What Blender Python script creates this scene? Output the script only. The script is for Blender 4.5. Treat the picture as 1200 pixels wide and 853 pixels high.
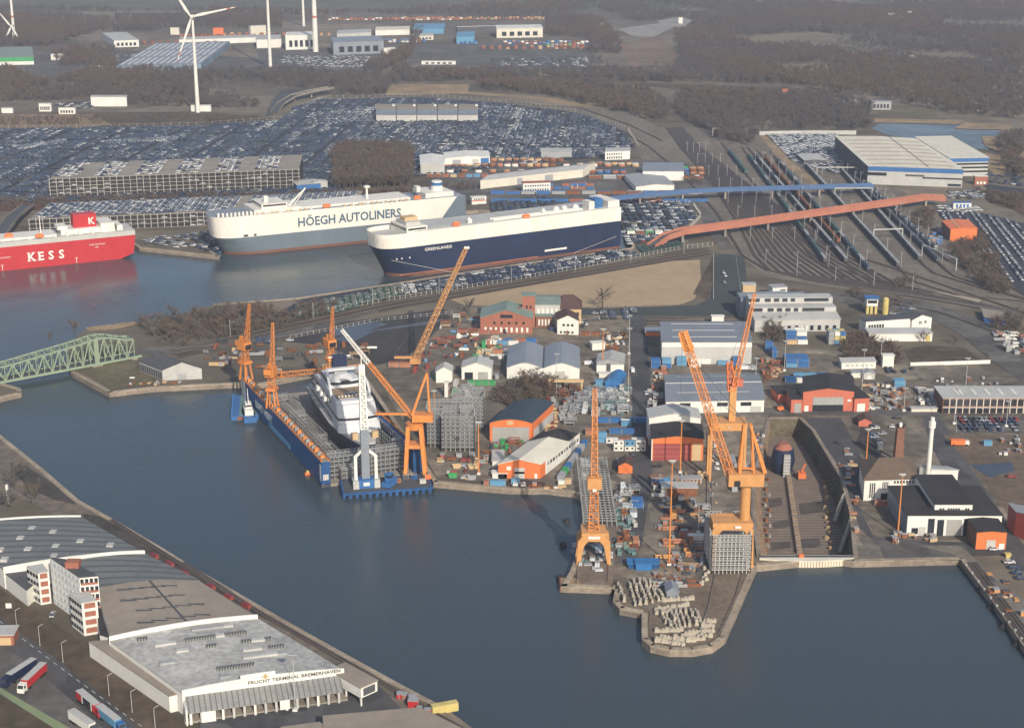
import bpy, bmesh, math, random
import numpy as np
from mathutils import Vector, Matrix
from mathutils.geometry import tessellate_polygon
R=math.radians
rnd=random.Random(7)
for o in list(bpy.data.objects): bpy.data.objects.remove(o)
scene=bpy.context.scene
COL=scene.collection
# ---------------------------------------------------------------- camera, sky, sun, exposure
CH=262.0; FPX=1820.0; PITCH=R(17.2)
cam=bpy.data.cameras.new('camera'); camo=bpy.data.objects.new('camera',cam); COL.objects.link(camo)
cam.sensor_width=36.0; cam.lens=FPX/1200*36; cam.clip_start=1; cam.clip_end=60000
camo.location=(0,0,CH); camo.rotation_euler=(math.pi/2-PITCH,0,0); scene.camera=camo
SUN_EL=R(30); SUN_AZ=R(160)      # compass bearing of the sun, seen from above (0 = away from camera, clockwise)
world=bpy.data.worlds.new("World"); scene.world=world; world.use_nodes=True
wn=world.node_tree; bg=wn.nodes['Background']; sky=wn.nodes.new('ShaderNodeTexSky'); sky.sky_type='NISHITA'
sky.sun_disc=False; sky.sun_elevation=SUN_EL; sky.sun_rotation=SUN_AZ; sky.air_density=1.0; sky.dust_density=2.0
wn.links.new(sky.outputs[0],bg.inputs[0]); bg.inputs[1].default_value=0.11
sl=bpy.data.lights.new('sun','SUN'); sl.energy=3.7; sl.angle=R(0.6); sl.color=(1.0,0.90,0.76)
so=bpy.data.objects.new('sun',sl); COL.objects.link(so); so.location=(0,0,900)
sd=Vector((math.sin(SUN_AZ)*math.cos(SUN_EL),math.cos(SUN_AZ)*math.cos(SUN_EL),math.sin(SUN_EL)))
so.rotation_euler=sd.to_track_quat('Z','Y').to_euler()
scene.view_settings.view_transform='Standard'; scene.view_settings.look='None'
scene.view_settings.exposure=0.36; scene.view_settings.gamma=1.0
scene.render.engine='CYCLES'; scene.render.resolution_x=1024; scene.render.resolution_y=727
scene.cycles.max_bounces=5; scene.cycles.volume_bounces=0; scene.cycles.transparent_max_bounces=6
WZ=-2.2
# ---------------------------------------------------------------- photo pixel -> point of the terrain
def G(x,y,z=0.0):
    dx=(x-600.0)/FPX; v=-(y-426.5)/FPX
    d=Vector((dx, math.cos(PITCH)+v*math.sin(PITCH), -math.sin(PITCH)+v*math.cos(PITCH)))
    t=(z-CH)/d.z
    return Vector((d.x*t,d.y*t,z))
def PX(p):
    y=p[1]; z=p[2]-CH
    zc=y*math.cos(PITCH)-z*math.sin(PITCH); yc=y*math.sin(PITCH)+z*math.cos(PITCH)
    return (600+FPX*p[0]/zc, 426.5-FPX*yc/zc)
def HT(b,ytop):          # height above b whose top is seen at row ytop
    lo,hi=0,400
    for _ in range(40):
        m=(lo+hi)/2
        if PX((b[0],b[1],b[2]+m))[1]>ytop: lo=m
        else: hi=m
    return lo
# ---------------------------------------------------------------- materials
MATS={}
def mat(name,col,rough=0.8,var=0.18,scale=0.15,metal=0.0,bump=0.0,col2=None,detail=4,spec=0.3,stretch=None,fine=0.0,cells=0.0,camt=.22):
    if name in MATS: return MATS[name]
    m=bpy.data.materials.new(name); m.use_nodes=True; nt=m.node_tree; b=nt.nodes['Principled BSDF']
    b.inputs['Roughness'].default_value=rough; b.inputs['Metallic'].default_value=metal
    b.inputs['Specular IOR Level'].default_value=spec
    tc=nt.nodes.new('ShaderNodeTexCoord'); src=tc.outputs['Object']
    if stretch:
        mp=nt.nodes.new('ShaderNodeMapping'); mp.inputs['Scale'].default_value=stretch; nt.links.new(src,mp.inputs[0]); src=mp.outputs[0]
    n=nt.nodes.new('ShaderNodeTexNoise'); n.inputs['Scale'].default_value=scale; n.inputs['Detail'].default_value=detail; n.inputs['Roughness'].default_value=0.65
    nt.links.new(src,n.inputs[0])
    cr=nt.nodes.new('ShaderNodeValToRGB'); cr.color_ramp.elements[0].position=0.3; cr.color_ramp.elements[1].position=0.7
    c2=col2 or tuple(min(1,c*(1+var)) for c in col); c1=col if col2 else tuple(c*(1-var) for c in col)
    cr.color_ramp.elements[0].color=(*c1,1); cr.color_ramp.elements[1].color=(*c2,1)
    nt.links.new(n.outputs[0],cr.inputs[0]); out=cr.outputs[0]
    if fine:
        n2=nt.nodes.new('ShaderNodeTexNoise'); n2.inputs['Scale'].default_value=scale*9; n2.inputs['Detail'].default_value=3
        nt.links.new(src,n2.inputs[0])
        mr=nt.nodes.new('ShaderNodeMapRange'); mr.inputs[1].default_value=.3; mr.inputs[2].default_value=.7; mr.inputs[3].default_value=1-fine; mr.inputs[4].default_value=1+fine
        nt.links.new(n2.outputs[0],mr.inputs[0])
        vm=nt.nodes.new('ShaderNodeVectorMath'); vm.operation='SCALE'; nt.links.new(out,vm.inputs[0]); nt.links.new(mr.outputs[0],vm.inputs['Scale']); out=vm.outputs[0]
    if cells:
        vo=nt.nodes.new('ShaderNodeTexVoronoi'); vo.inputs['Scale'].default_value=cells; vo.distance='CHEBYCHEV'; nt.links.new(tc.outputs['Object'],vo.inputs['Vector'])
        sx=nt.nodes.new('ShaderNodeSeparateColor'); nt.links.new(vo.outputs['Color'],sx.inputs[0])
        mr=nt.nodes.new('ShaderNodeMapRange'); mr.inputs[3].default_value=1-camt; mr.inputs[4].default_value=1+camt*1.2; nt.links.new(sx.outputs[0],mr.inputs[0])
        vm=nt.nodes.new('ShaderNodeVectorMath'); vm.operation='SCALE'; nt.links.new(out,vm.inputs[0]); nt.links.new(mr.outputs[0],vm.inputs['Scale']); out=vm.outputs[0]
    nt.links.new(out,b.inputs['Base Color'])
    if bump:
        bp=nt.nodes.new('ShaderNodeBump'); bp.inputs['Strength'].default_value=bump; bp.inputs['Distance'].default_value=0.3
        nt.links.new(n.outputs[0],bp.inputs['Height']); nt.links.new(bp.outputs[0],b.inputs['Normal'])
    MATS[name]=m; return m
def stripe(name,col,col2,axis,period,duty=0.5,rough=0.7):     # corrugated sheet, tracks, glazing bars: stripes that belong to the surface
    if name in MATS: return MATS[name]
    m=mat(name,col,rough,0.14,0.12,fine=.14); nt=m.node_tree; b=nt.nodes['Principled BSDF']
    base=b.inputs['Base Color'].links[0].from_socket
    tc=nt.nodes.new('ShaderNodeTexCoord'); sp=nt.nodes.new('ShaderNodeSeparateXYZ'); nt.links.new(tc.outputs['Object'],sp.inputs[0])
    d=nt.nodes.new('ShaderNodeMath'); d.operation='DIVIDE'; d.inputs[1].default_value=period; nt.links.new(sp.outputs[axis],d.inputs[0])
    f=nt.nodes.new('ShaderNodeMath'); f.operation='FRACT'; nt.links.new(d.outputs[0],f.inputs[0])
    g=nt.nodes.new('ShaderNodeMath'); g.operation='GREATER_THAN'; g.inputs[1].default_value=duty; nt.links.new(f.outputs[0],g.inputs[0])
    mx=nt.nodes.new('ShaderNodeMix'); mx.data_type='RGBA'; nt.links.new(g.outputs[0],mx.inputs[0]); nt.links.new(base,mx.inputs[6]); mx.inputs[7].default_value=(*col2,1)
    nt.links.new(mx.outputs[2],b.inputs['Base Color']); return m
C=dict(
 white=mat('white_paint',(.66,.65,.60),.55,.08,.08,fine=.05), cream=mat('cream_render',(.60,.57,.48),.8,.1,.1,fine=.05),
 yachtwhite=mat('yacht_white',(.50,.51,.52),.45,.06,.06,fine=.05), shipwhite=mat('ship_white',(.68,.65,.58),.5,.07,.12,stretch=(1,1,.12),fine=.07), grey=mat('grey_sheet',(.30,.31,.32),.6,.1,.1),
 ltgrey=mat('light_grey_sheet',(.42,.42,.40),.6,.1,.08,fine=.06), dkgrey=mat('dark_grey',(.075,.078,.085),.7,.2,.1),
 bluegrey=mat('blue_grey_roof',(.21,.235,.27),.5,.1,.07,fine=.08), black=mat('bitumen_roof',(.035,.034,.036),.9,.25,.1,fine=.1),
 navyroof=mat('dark_blue_roof',(.035,.055,.075),.7,.2,.1), red=mat('brick_red',(.30,.12,.08),.85,.15,.5,fine=.1),
 brick=mat('brown_brick',(.20,.10,.07),.9,.2,.5,fine=.12), tile=mat('dark_red_tiles',(.085,.05,.045),.85,.2,.4),
 brtile=mat('brown_tiles',(.13,.095,.07),.85,.15,.4,fine=.1),
 orange=mat('orange_paint',(.64,.17,.055),.5,.08,.2), crane=mat('crane_orange',(.60,.225,.06),.5,.12,.4), crane2=mat('crane_yellow_orange',(.52,.265,.10),.5,.12,.4),
 bridgered=mat('bridge_red',(.37,.15,.10),.6,.12,.1,fine=.06), bridgeblue=mat('bridge_blue',(.065,.125,.25),.6,.12,.1,fine=.06), salmon=mat('salmon_red_sheet',(.47,.14,.09),.6,.08,.15), maroon=mat('maroon_door',(.26,.06,.05),.6,.12,.3), rust=mat('rust',(.20,.085,.045),.9,.3,.5),
 kessred=mat('hull_red',(.42,.03,.035),.45,.08,.03,fine=.05), hullblue=mat('hull_navy',(.018,.028,.065),.4,.2,.03,fine=.08), hullgrey=mat('hull_grey',(.12,.155,.185),.45,.1,.02,fine=.05,stretch=(1,1,.3)),
 lettering=mat('letter_blue',(.06,.115,.17),.5), boot=mat('boot_topping',(.15,.072,.05),.6,.25,.05), dockblue=mat('dock_blue',(.02,.075,.20),.5,.25,.06,fine=.12),
 blue=mat('blue_paint',(.04,.13,.32),.5,.12,.2), ltblue=mat('light_blue_paint',(.11,.27,.42),.5,.15,.2), palewindow=mat('pale_window',(.5,.55,.58),.3,.2,.5),
 glass=mat('dark_glass',(.025,.03,.038),.15,.2,.6,spec=.6), concrete=mat('concrete',(.26,.235,.20),.9,.2,.06,fine=.15,bump=.1),
 quay=mat('quay_concrete',(.23,.19,.15),.9,.3,.08,fine=.2), green=mat('green_paint',(.05,.28,.10),.6,.15,.3), gutgreen=mat('copper_green_roof',(.19,.25,.22),.7,.15,.1),
 truss=mat('truss_green',(.23,.29,.205),.6,.1,.2), scaff=mat('scaffold_steel',(.33,.34,.34),.5,.15,.4,metal=.3), yellow=mat('yellow_paint',(.52,.43,.16),.5,.1,.3),
 blockc=mat('pale_block',(.40,.36,.29),.95,.15,.4), tan=mat('tan_panel',(.50,.36,.20),.7,.1,.2), wood=mat('timber',(.27,.19,.12),.9,.3,.5), tarp=mat('blue_tarp',(.035,.15,.35),.5,.1,.3), bark=mat('bark',(.10,.085,.07),.95,.2,.6),
 tyre=mat('tyre',(.02,.02,.02),.9), contor=mat('faded_orange',(.37,.17,.10),.65,.2,.2), teal=mat('teal_paint',(.13,.22,.22),.6,.15,.2), purple=mat('purple_red_sheet',(.20,.04,.06),.7,.15,.2))
# ---------------------------------------------------------------- mesh building
class MB:
    def __init__(s): s.v=[];s.f=[];s.m=[];s.sl=[];s.cur=0;s.T=None
    def mat(s,m):
        if isinstance(m,str): m=C[m]
        if m not in s.sl: s.sl.append(m)
        s.cur=s.sl.index(m); return s
    def _add(s,vs,fs):
        b=len(s.v); s.v+=[tuple(s.T@Vector(p)) if s.T else tuple(p) for p in vs]; s.f+=[tuple(b+i for i in f) for f in fs]; s.m+=[s.cur]*len(fs); return s
    def box(s,x0,x1,y0,y1,z0,z1):
        return s._add([(x0,y0,z0),(x1,y0,z0),(x1,y1,z0),(x0,y1,z0),(x0,y0,z1),(x1,y0,z1),(x1,y1,z1),(x0,y1,z1)],
                      [(0,3,2,1),(4,5,6,7),(0,1,5,4),(1,2,6,5),(2,3,7,6),(3,0,4,7)])
    def bar(s,p,q,w,w2=None):          # square bar, tapering from w to w2
        p=Vector(p);q=Vector(q);d=(q-p)
        if d.length<1e-4: return s
        d.normalize(); a=Vector((0,0,1)) if abs(d.z)<.9 else Vector((1,0,0))
        u=d.cross(a).normalized(); v=d.cross(u); w2=w if w2 is None else w2
        vs=[c+(u*i+v*j)*k/2 for c,k in ((p,w),(q,w2)) for i,j in ((-1,-1),(1,-1),(1,1),(-1,1))]
        return s._add(vs,[(3,2,1,0),(4,5,6,7),(0,1,5,4),(1,2,6,5),(2,3,7,6),(3,0,4,7)])
    def cyl(s,c,r,h,n=12,r2=None):
        r2=r if r2 is None else r2; c=Vector(c)
        vs=[c+Vector((math.cos(2*math.pi*i/n)*rr,math.sin(2*math.pi*i/n)*rr,zz)) for rr,zz in ((r,0),(r2,h)) for i in range(n)]
        return s._add(vs,[tuple(range(n-1,-1,-1)),tuple(range(n,2*n))]+[(i,(i+1)%n,n+(i+1)%n,n+i) for i in range(n)])
    def hcyl(s,p,q,r,n=10):
        p=Vector(p);q=Vector(q);d=(q-p).normalized();a=Vector((0,0,1)) if abs(d.z)<.9 else Vector((1,0,0));u=d.cross(a).normalized();v=d.cross(u)
        vs=[c+(u*math.cos(2*math.pi*i/n)+v*math.sin(2*math.pi*i/n))*r for c in (p,q) for i in range(n)]
        return s._add(vs,[tuple(range(n-1,-1,-1)),tuple(range(n,2*n))]+[(i,(i+1)%n,n+(i+1)%n,n+i) for i in range(n)])
    def quad(s,*p): return s._add(p,[tuple(range(len(p)))])
    def prism(s,poly,z0,z1):           # simple polygon (list of (x,y)), any shape
        n=len(poly)
        if sum(poly[i][0]*poly[(i+1)%n][1]-poly[(i+1)%n][0]*poly[i][1] for i in range(n))<0: poly=poly[::-1]
        tr=tessellate_polygon([[Vector((p[0],p[1],0)) for p in poly]])
        vs=[(p[0],p[1],z) for z in (z0,z1) for p in poly]; fs=[]
        for t in tr:
            a,b,c=t
            if (poly[b][0]-poly[a][0])*(poly[c][1]-poly[a][1])-(poly[c][0]-poly[a][0])*(poly[b][1]-poly[a][1])<0: a,c=c,a
            fs.append((n+a,n+b,n+c)); fs.append((c,b,a))
        return s._add(vs,fs+[(i,(i+1)%n,n+(i+1)%n,n+i) for i in range(n)])
    def ext(s,prof,y0,y1):             # profile in x,z extruded along y
        n=len(prof); vs=[(p[0],y,p[1]) for y in (y0,y1) for p in prof]
        return s._add(vs,[tuple(range(n)),tuple(range(2*n-1,n-1,-1))]+[((i+1)%n,i,n+i,n+(i+1)%n) for i in range(n)])
    def extx(s,prof,x0,x1):            # profile in y,z extruded along x
        n=len(prof); vs=[(x,p[0],p[1]) for x in (x0,x1) for p in prof]
        return s._add(vs,[tuple(range(n-1,-1,-1)),tuple(range(n,2*n))]+[(i,(i+1)%n,n+(i+1)%n,n+i) for i in range(n)])
    def truss(s,p,q,w,w2,n,t,tri=False):
        t*=.62      # lattice boom
        p=Vector(p);q=Vector(q);d=(q-p).normalized(); a=Vector((0,0,1)) if abs(d.z)<.95 else Vector((1,0,0))
        u=d.cross(a).normalized(); v=u.cross(d)
        R_=[]
        for i in range(n+1):
            k=i/n; c=p.lerp(q,k); ww=w+(w2-w)*k
            R_.append([c+(u*a_+v*b_)*ww/2 for a_,b_ in ((-1,-1),(1,-1),(1,1),(-1,1))])
        for j in range(4): s.bar(R_[0][j],R_[n][j],t*1.5)
        for i in range(n):
            for j in range(4):
                s.bar(R_[i][j],R_[i+1][(j+1)%4] if i%2 else R_[i][j],t) if i%2 else s.bar(R_[i][(j+1)%4],R_[i+1][j],t)
                s.bar(R_[i][j],R_[i][(j+1)%4],t)
        return s
    def build(s,name,parent=None,smooth=False):
        me=bpy.data.meshes.new(name); me.from_pydata(s.v,[],s.f)
        for m in s.sl: me.materials.append(m)
        me.polygons.foreach_set('material_index',s.m); me.update()
        if smooth: me.polygons.foreach_set('use_smooth',[True]*len(me.polygons))
        o=bpy.data.objects.new(name,me); COL.objects.link(o)
        if parent: o.parent=parent
        return o
def M(m): return MB().mat(m)
def tag(o,label,cat,group=None,kind=None):
    if label: o['label']=label
    if cat: o['category']=cat
    if group: o['group']=group
    if kind: o['kind']=kind
    return o
def thing(name,label,cat,loc=(0,0,0),rz=0,group=None):
    o=bpy.data.objects.new(name,None); COL.objects.link(o); o.location=loc; o.rotation_euler=(0,0,rz); o.empty_display_size=1
    return tag(o,label,cat,group)
def solo(name,mb,label,cat,loc=(0,0,0),rz=0,group=None):
    o=mb.build(name); o.location=loc; o.rotation_euler=(0,0,rz); return tag(o,label,cat,group)
def struct(name,mb): o=mb.build(name); o['kind']='structure'; return o
def dup(root,loc,rz=None,label=None,group=None,scale=None):
    r=root.copy(); COL.objects.link(r); r.location=loc
    if rz is not None: r.rotation_euler=(0,0,rz)
    if label: r['label']=label
    if group: r['group']=group
    if scale: r.scale=scale if hasattr(scale,'__len__') else (scale,)*3
    for ch in list(root.children):
        c=ch.copy(); COL.objects.link(c); c.parent=r
        for g in ch.children: d=g.copy(); COL.objects.link(d); d.parent=c
    return r
SERIF={}
def text(s,size,m,parent=None,name='lettering',sx=1,bold=0.0,thick=.04):      # lettering lies in local x (reading direction), z (up)
    cu=bpy.data.curves.new('t','FONT'); cu.body=s; cu.size=size; cu.extrude=thick; cu.offset=bold; cu.resolution_u=2
    ob=bpy.data.objects.new('t',cu); COL.objects.link(ob); dg=bpy.context.evaluated_depsgraph_get()
    me=bpy.data.meshes.new_from_object(ob.evaluated_get(dg)); bpy.data.objects.remove(ob)
    me.transform(Matrix.Rotation(math.pi/2,4,'X')@Matrix.Diagonal((sx,1,1,1))); me.materials.clear(); me.materials.append(C[m])
    o=bpy.data.objects.new(name,me); COL.objects.link(o)
    if parent: o.parent=parent
    return o
# ---------------------------------------------------------------- ground, harbour water
def P2(pts,z=0): return [tuple(G(x,y,z))[:2] for x,y in pts]
HARB=[(-520,300),(0,288),(150,282),(163,291),(257,301),(236,286),(560,247),(744,262),(740,291),(600,311),(460,333),(345,350),(250,357),(205,371),(158,378),(100,386),(84,400),(78,418),(83,437),
 (128,461),(180,455),(240,452),(283,450),(300,452),(372,437),(420,436),(508,566),(598,574),(640,574),(674,578),(684,584),(680,640),(667,672),(657,688),(716,690),(722,684),(718,706),(726,714),(752,719),(752,750),
 (762,758),(785,763),(812,763),(835,759),(850,748),(866,712),(887,664),(975,655),(1000,659),(1125,656),(1160,701),(1198,756),(1330,930),(1500,1130),(900,1130),(700,960),(527,833),(468,802),(408,769),(345,734),(288,701),(233,669),(182,638),(143,615),(93,587),(50,550),(0,510),(-45,475),
 (-30,469),(0,467),(25,461),(25,456),(0,449),(-30,440),(-520,420)]
DOCK=[(893,655),(890,620),(884,580),(884,560),(903,490),(945,490),(950,506),(982,560),(1000,620),(999,655)]
hp=P2(HARB); gate_w=G(893,655); 
def dockpoly():
    a=[G(*p) for p in [(892,654),(885,600),(885,560),(903,491),(936,491),(951,505),(984,560),(995,600),(1000,654)]]
    return [(p.x,p.y) for p in a]
dp=dockpoly()
pond=P2([(1035,142),(1115,143),(1140,152),(1172,151),(1172,160),(1150,166),(1160,176),(1120,172),(1080,165),(1040,158),(1020,150)])
big=[(-30000,-3000),(30000,-3000),(30000,45000),(-30000,45000)]
def sheet(name,outer,holes,z,m):
    loops=[outer]+holes; tr=tessellate_polygon([[Vector((p[0],p[1],0)) for p in l] for l in loops])
    pts=[p for l in loops for p in l]; mb=M(m); fs=[]
    for a,b,c in tr:
        if (pts[b][0]-pts[a][0])*(pts[c][1]-pts[a][1])-(pts[c][0]-pts[a][0])*(pts[b][1]-pts[a][1])<0: a,c=c,a
        fs.append((a,b,c))
    mb._add([(p[0],p[1],z) for p in pts],fs); return struct(name,mb)
gm=mat('ground_soil',(.095,.082,.062),.95,0,.004,col2=(.175,.147,.11),detail=8,fine=.28,bump=.2,cells=.006,camt=.25)
sheet('ground',big,[hp,dp,pond],0,gm)
def watermat(name,col,sc,bs):
    m=bpy.data.materials.new(name); m.use_nodes=True; nt=m.node_tree; b=nt.nodes['Principled BSDF']
    b.inputs['Base Color'].default_value=(*col,1); b.inputs['Roughness'].default_value=.12; b.inputs['IOR'].default_value=1.33
    tc=nt.nodes.new('ShaderNodeTexCoord'); mp=nt.nodes.new('ShaderNodeMapping'); mp.inputs['Scale'].default_value=(1,.45,1); mp.inputs['Rotation'].default_value=(0,0,.25); nt.links.new(tc.outputs['Object'],mp.inputs[0])
    n=nt.nodes.new('ShaderNodeTexNoise'); n.inputs['Scale'].default_value=sc; n.inputs['Detail'].default_value=6; n.inputs['Roughness'].default_value=.6; nt.links.new(mp.outputs[0],n.inputs[0])
    n2=nt.nodes.new('ShaderNodeTexNoise'); n2.inputs['Scale'].default_value=.012; n2.inputs['Detail'].default_value=5; n2.inputs['Distortion'].default_value=1.5; nt.links.new(tc.outputs['Object'],n2.inputs[0])
    mr=nt.nodes.new('ShaderNodeMapRange'); mr.inputs[1].default_value=.4; mr.inputs[2].default_value=.62; mr.inputs[3].default_value=bs*.55; mr.inputs[4].default_value=bs; nt.links.new(n2.outputs[0],mr.inputs[0])
    bp=nt.nodes.new('ShaderNodeBump'); bp.inputs['Distance'].default_value=.5; nt.links.new(mr.outputs[0],bp.inputs['Strength']); nt.links.new(n.outputs[0],bp.inputs['Height']); nt.links.new(bp.outputs[0],b.inputs['Normal'])
    mr2=nt.nodes.new('ShaderNodeMapRange'); mr2.inputs[1].default_value=.35; mr2.inputs[2].default_value=.65; mr2.inputs[3].default_value=.16; mr2.inputs[4].default_value=.3; nt.links.new(n2.outputs[0],mr2.inputs[0]); nt.links.new(mr2.outputs[0],b.inputs['Roughness'])
    return m
wm=watermat('harbour_water',(.042,.060,.072),.35,.45)
sheet('harbour_water',hp,[],WZ,wm); sheet('pond_water',pond,[],-.3,watermat('pond_water_m',(.05,.07,.09),.3,.2))
# quay walls around the basin and a coping strip on the land side
def poly_in(p,poly):
    c=False;n=len(poly);j=n-1
    for i in range(n):
        if (poly[i][1]>p[1])!=(poly[j][1]>p[1]) and p[0]<(poly[j][0]-poly[i][0])*(p[1]-poly[i][1])/(poly[j][1]-poly[i][1])+poly[i][0]: c=not c
        j=i
    return c
mb=M('quay'); n=len(hp)
for i in range(n):
    a,b=hp[i],hp[(i+1)%n]; mb.quad((a[0],a[1],WZ-2),(b[0],b[1],WZ-2),(b[0],b[1],0),(a[0],a[1],0))
struct('quay_wall',mb)
cw=mat('quay_coping',(.30,.25,.19),.9,.3,.06,fine=.2)
mb=MB().mat(cw)
SK={(83,437)}
for i in range(n):
    a,b=Vector(hp[i]),Vector(hp[(i+1)%n]); d=(b-a)
    px=HARB[i]
    if px[0]<-100 or px[1]>900: continue
    if i in (12,13,14,15,16,17): continue
    d.normalize(); nr=Vector((d.y,-d.x)); mid=(a+b)/2+nr*1.0
    if poly_in(mid,hp): nr=-nr
    w=2.2
    p=[a,b,b+nr*w,a+nr*w]; mb.prism([(q.x,q.y) for q in p],.02,.55)
struct('quay_edge',mb)
# ---------------------------------------------------------------- ground patches
PZ=[0.03]
def patch(name,pts,m,z=None):
    PZ[0]+=0.004; pl=P2(pts); return sheet(name,pl,[],z or PZ[0],m)
asph=mat('asphalt',(.075,.075,.078),.9,.25,.02,fine=.15,detail=6,cells=.05); asph2=mat('asphalt_worn',(.10,.095,.088),.9,.3,.02,fine=.2,detail=6,cells=.06)
lot=mat('car_park_asphalt',(.040,.046,.058),.9,.2,.01,fine=.1); sand=mat('sand',(.36,.27,.17),.95,.12,.01,fine=.08,detail=7); reed=mat('reed',(.26,.19,.115),.95,.3,.03,fine=.3)
grass=mat('dry_grass',(.12,.105,.065),.95,.3,.03,fine=.25,detail=6); heath=mat('heath',(.085,.065,.045),.95,.35,.02,fine=.3); ballast=mat('ballast',(.155,.135,.11),.95,.25,.03,fine=.2,stretch=(1,.3,1))
yard=mat('yard_ground',(.095,.083,.067),.95,0,.02,col2=(.22,.187,.145),fine=.3,detail=8,cells=.045,camt=.28); puddle=mat('puddle',(.045,.055,.075),.3,.4,.03,detail=7); redhedge=mat('red_brown_scrub',(.10,.05,.038),.95,.35,.06,fine=.3)
farfield=mat('far_field',(.105,.10,.075),.95,.25,.003,fine=.15)
patch('field',[(0,0),(0,14),(330,12),(600,20),(820,8),(700,-8),(-60,-12)],farfield)
patch('field',[(0,-14),(400,-12),(380,-30),(-50,-32)],farfield)
patch('field',[(560,3),(700,11),(840,8),(760,1)],mat('far_green_field',(.10,.12,.07),.95,.2,.003))
patch('heath_strip',[(0,133),(240,131),(330,139),(300,150),(0,152)],heath)
patch('reed_strip',[(0,134),(110,134),(130,146),(100,150),(0,150)],mat('reed_far',(.20,.145,.09),.95,.25,.02,fine=.2))
patch('reed_strip',[(455,99),(550,99),(548,110),(452,112)],reed); patch('reed_strip',[(500,108),(610,115),(760,137),(745,132),(640,114),(520,106)],reed)
patch('sand_slope',[(744,48),(770,42),(795,66),(790,74),(760,76),(748,66)],mat('sand_slope',(.17,.12,.085),.95,.25,.01,fine=.2))
patch('sand_slope',[(728,50),(742,52),(752,78),(738,78)],MATS['sand_slope']); patch('gravel_hill',[(724,34),(770,28),(790,32),(765,44),(740,42)],mat('pale_gravel',(.26,.25,.23),.95,.2,.01,fine=.2))
patch('gravel_hill',[(770,25),(795,20),(812,24),(800,32),(775,30)],MATS['pale_gravel']); patch('sand_slope',[(784,112),(800,118),(806,130),(800,134),(790,128)],MATS['sand_slope'])
patch('grass_field',[(1025,122),(1095,125),(1100,138),(1030,136)],grass); patch('heath_strip',[(720,96),(960,104),(1000,112),(1005,126),(880,118),(780,104)],heath)
patch('reed_bank',[(1024,139),(1128,141),(1122,146),(1024,144)],reed); patch('reed_bank',[(1130,144),(1185,146),(1185,152),(1150,152),(1118,151)],reed)
patch('reed_bank',[(1150,160),(1172,160),(1200,170),(1200,185),(1175,180),(1155,172)],reed); patch('heath_strip',[(1140,178),(1200,186),(1200,206),(1165,205)],reed)
patch('road',[(330,106),(392,102),(378,108),(345,118),(322,134),(310,138),(318,118)],asph)
patch('path',[(388,112),(372,120),(352,136),(340,142),(334,142),(352,126),(372,114)],mat('concrete_path',(.24,.21,.17),.95,.2,.02))
patch('road',[(600,74),(500,76),(430,100),(440,102),(520,84),(690,84),(690,76)],asph2)
patch('industrial_yard',[(480,62),(560,50),(690,46),(700,80),(500,82)],asph2); patch('industrial_yard',[(0,70),(60,60),(180,60),(320,70),(330,84),(120,78),(60,110),(0,112)],asph2)
patch('industrial_yard',[(300,58),(530,52),(480,78),(400,86),(310,80)],asph2)
# the big car park
LOT_A=[(-40,152),(230,148),(330,141),(348,124),(378,117),(500,115),(600,123),(680,134),(728,152),(744,172),(720,182),(640,190),(480,208),(355,230),(0,238),(-40,240)]
patch('car_park',LOT_A,lot); patch('car_park_lane',[(28,150),(42,152),(0,200),(-20,210),(-20,196)],asph2)
patch('car_park_lane',[(0,206),(70,204),(60,212),(0,214)],asph2)
patch('red_scrub_strip',[(0,236),(120,234),(330,226),(500,222),(660,212),(640,222),(330,240),(120,245),(0,248)],redhedge)
patch('railway_bed',[(560,120),(740,128),(800,170),(900,200),(1010,240),(1200,318),(1200,372),(1100,352),(980,338),(900,325),(866,300),(840,262),(800,235),(760,200),(745,175),(735,155),(640,126)],ballast)
patch('railway_bed',[(770,150),(880,150),(960,195),(1060,225),(1150,300),(1200,340),(1200,360),(880,260),(800,185)],ballast)
LOT_B=[(725,236),(790,234),(808,240),(815,256),(800,266),(760,282),(735,288),(728,262)]
patch('car_park',LOT_B,lot); patch('road',[(770,232),(815,236),(838,252),(842,270),(855,290),(845,292),(828,270),(818,248),(790,240)],asph2)
patch('container_yard',[(540,188),(640,188),(720,186),(800,190),(840,210),(830,226),(700,232),(560,240),(500,215)],asph2)
LOT_C=[(352,352),(470,331),(600,309),(728,291),(740,300),(640,323),(450,349),(340,372),(318,372)]
patch('car_park',LOT_C,lot); patch('sand_field',[(520,348),(600,336),(700,315),(735,308),(820,305),(822,340),(812,352),(795,358),(700,361),(600,360),(545,358)],sand)
patch('grass_strip',[(250,385),(350,372),(470,348),(640,322),(760,303),(830,290),(828,296),(740,308),(600,333),(470,358),(320,388),(255,398)],heath)
patch('railway_bed',[(200,410),(330,381),(470,353),(640,325),(830,294),(830,299),(645,331),(470,361),(330,392),(210,420)],mat('rail_bed_dark',(.085,.065,.05),.95,.2,.05))
patch('reed_bank',[(100,384),(158,377),(165,380),(130,387),(104,388)],reed)
patch('grass_field',[(90,432),(130,420),(185,425),(195,448),(130,456)],grass)
patch('road',[(160,408),(215,405),(330,390),(440,362),(445,366),(330,398),(215,414),(165,416)],asph2)
patch('yard_asphalt',[(330,400),(400,378),(520,362),(528,372),(480,420),(440,428),(380,405)],mat('dark_yard',(.05,.047,.045),.8,.3,.03,fine=.2)); patch('puddle',[(388,398),(420,390),(520,374),(508,380),(440,388),(412,402)],puddle)
patch('puddle',[(385,385),(440,376),(455,380),(420,392),(390,394)],puddle)
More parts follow.
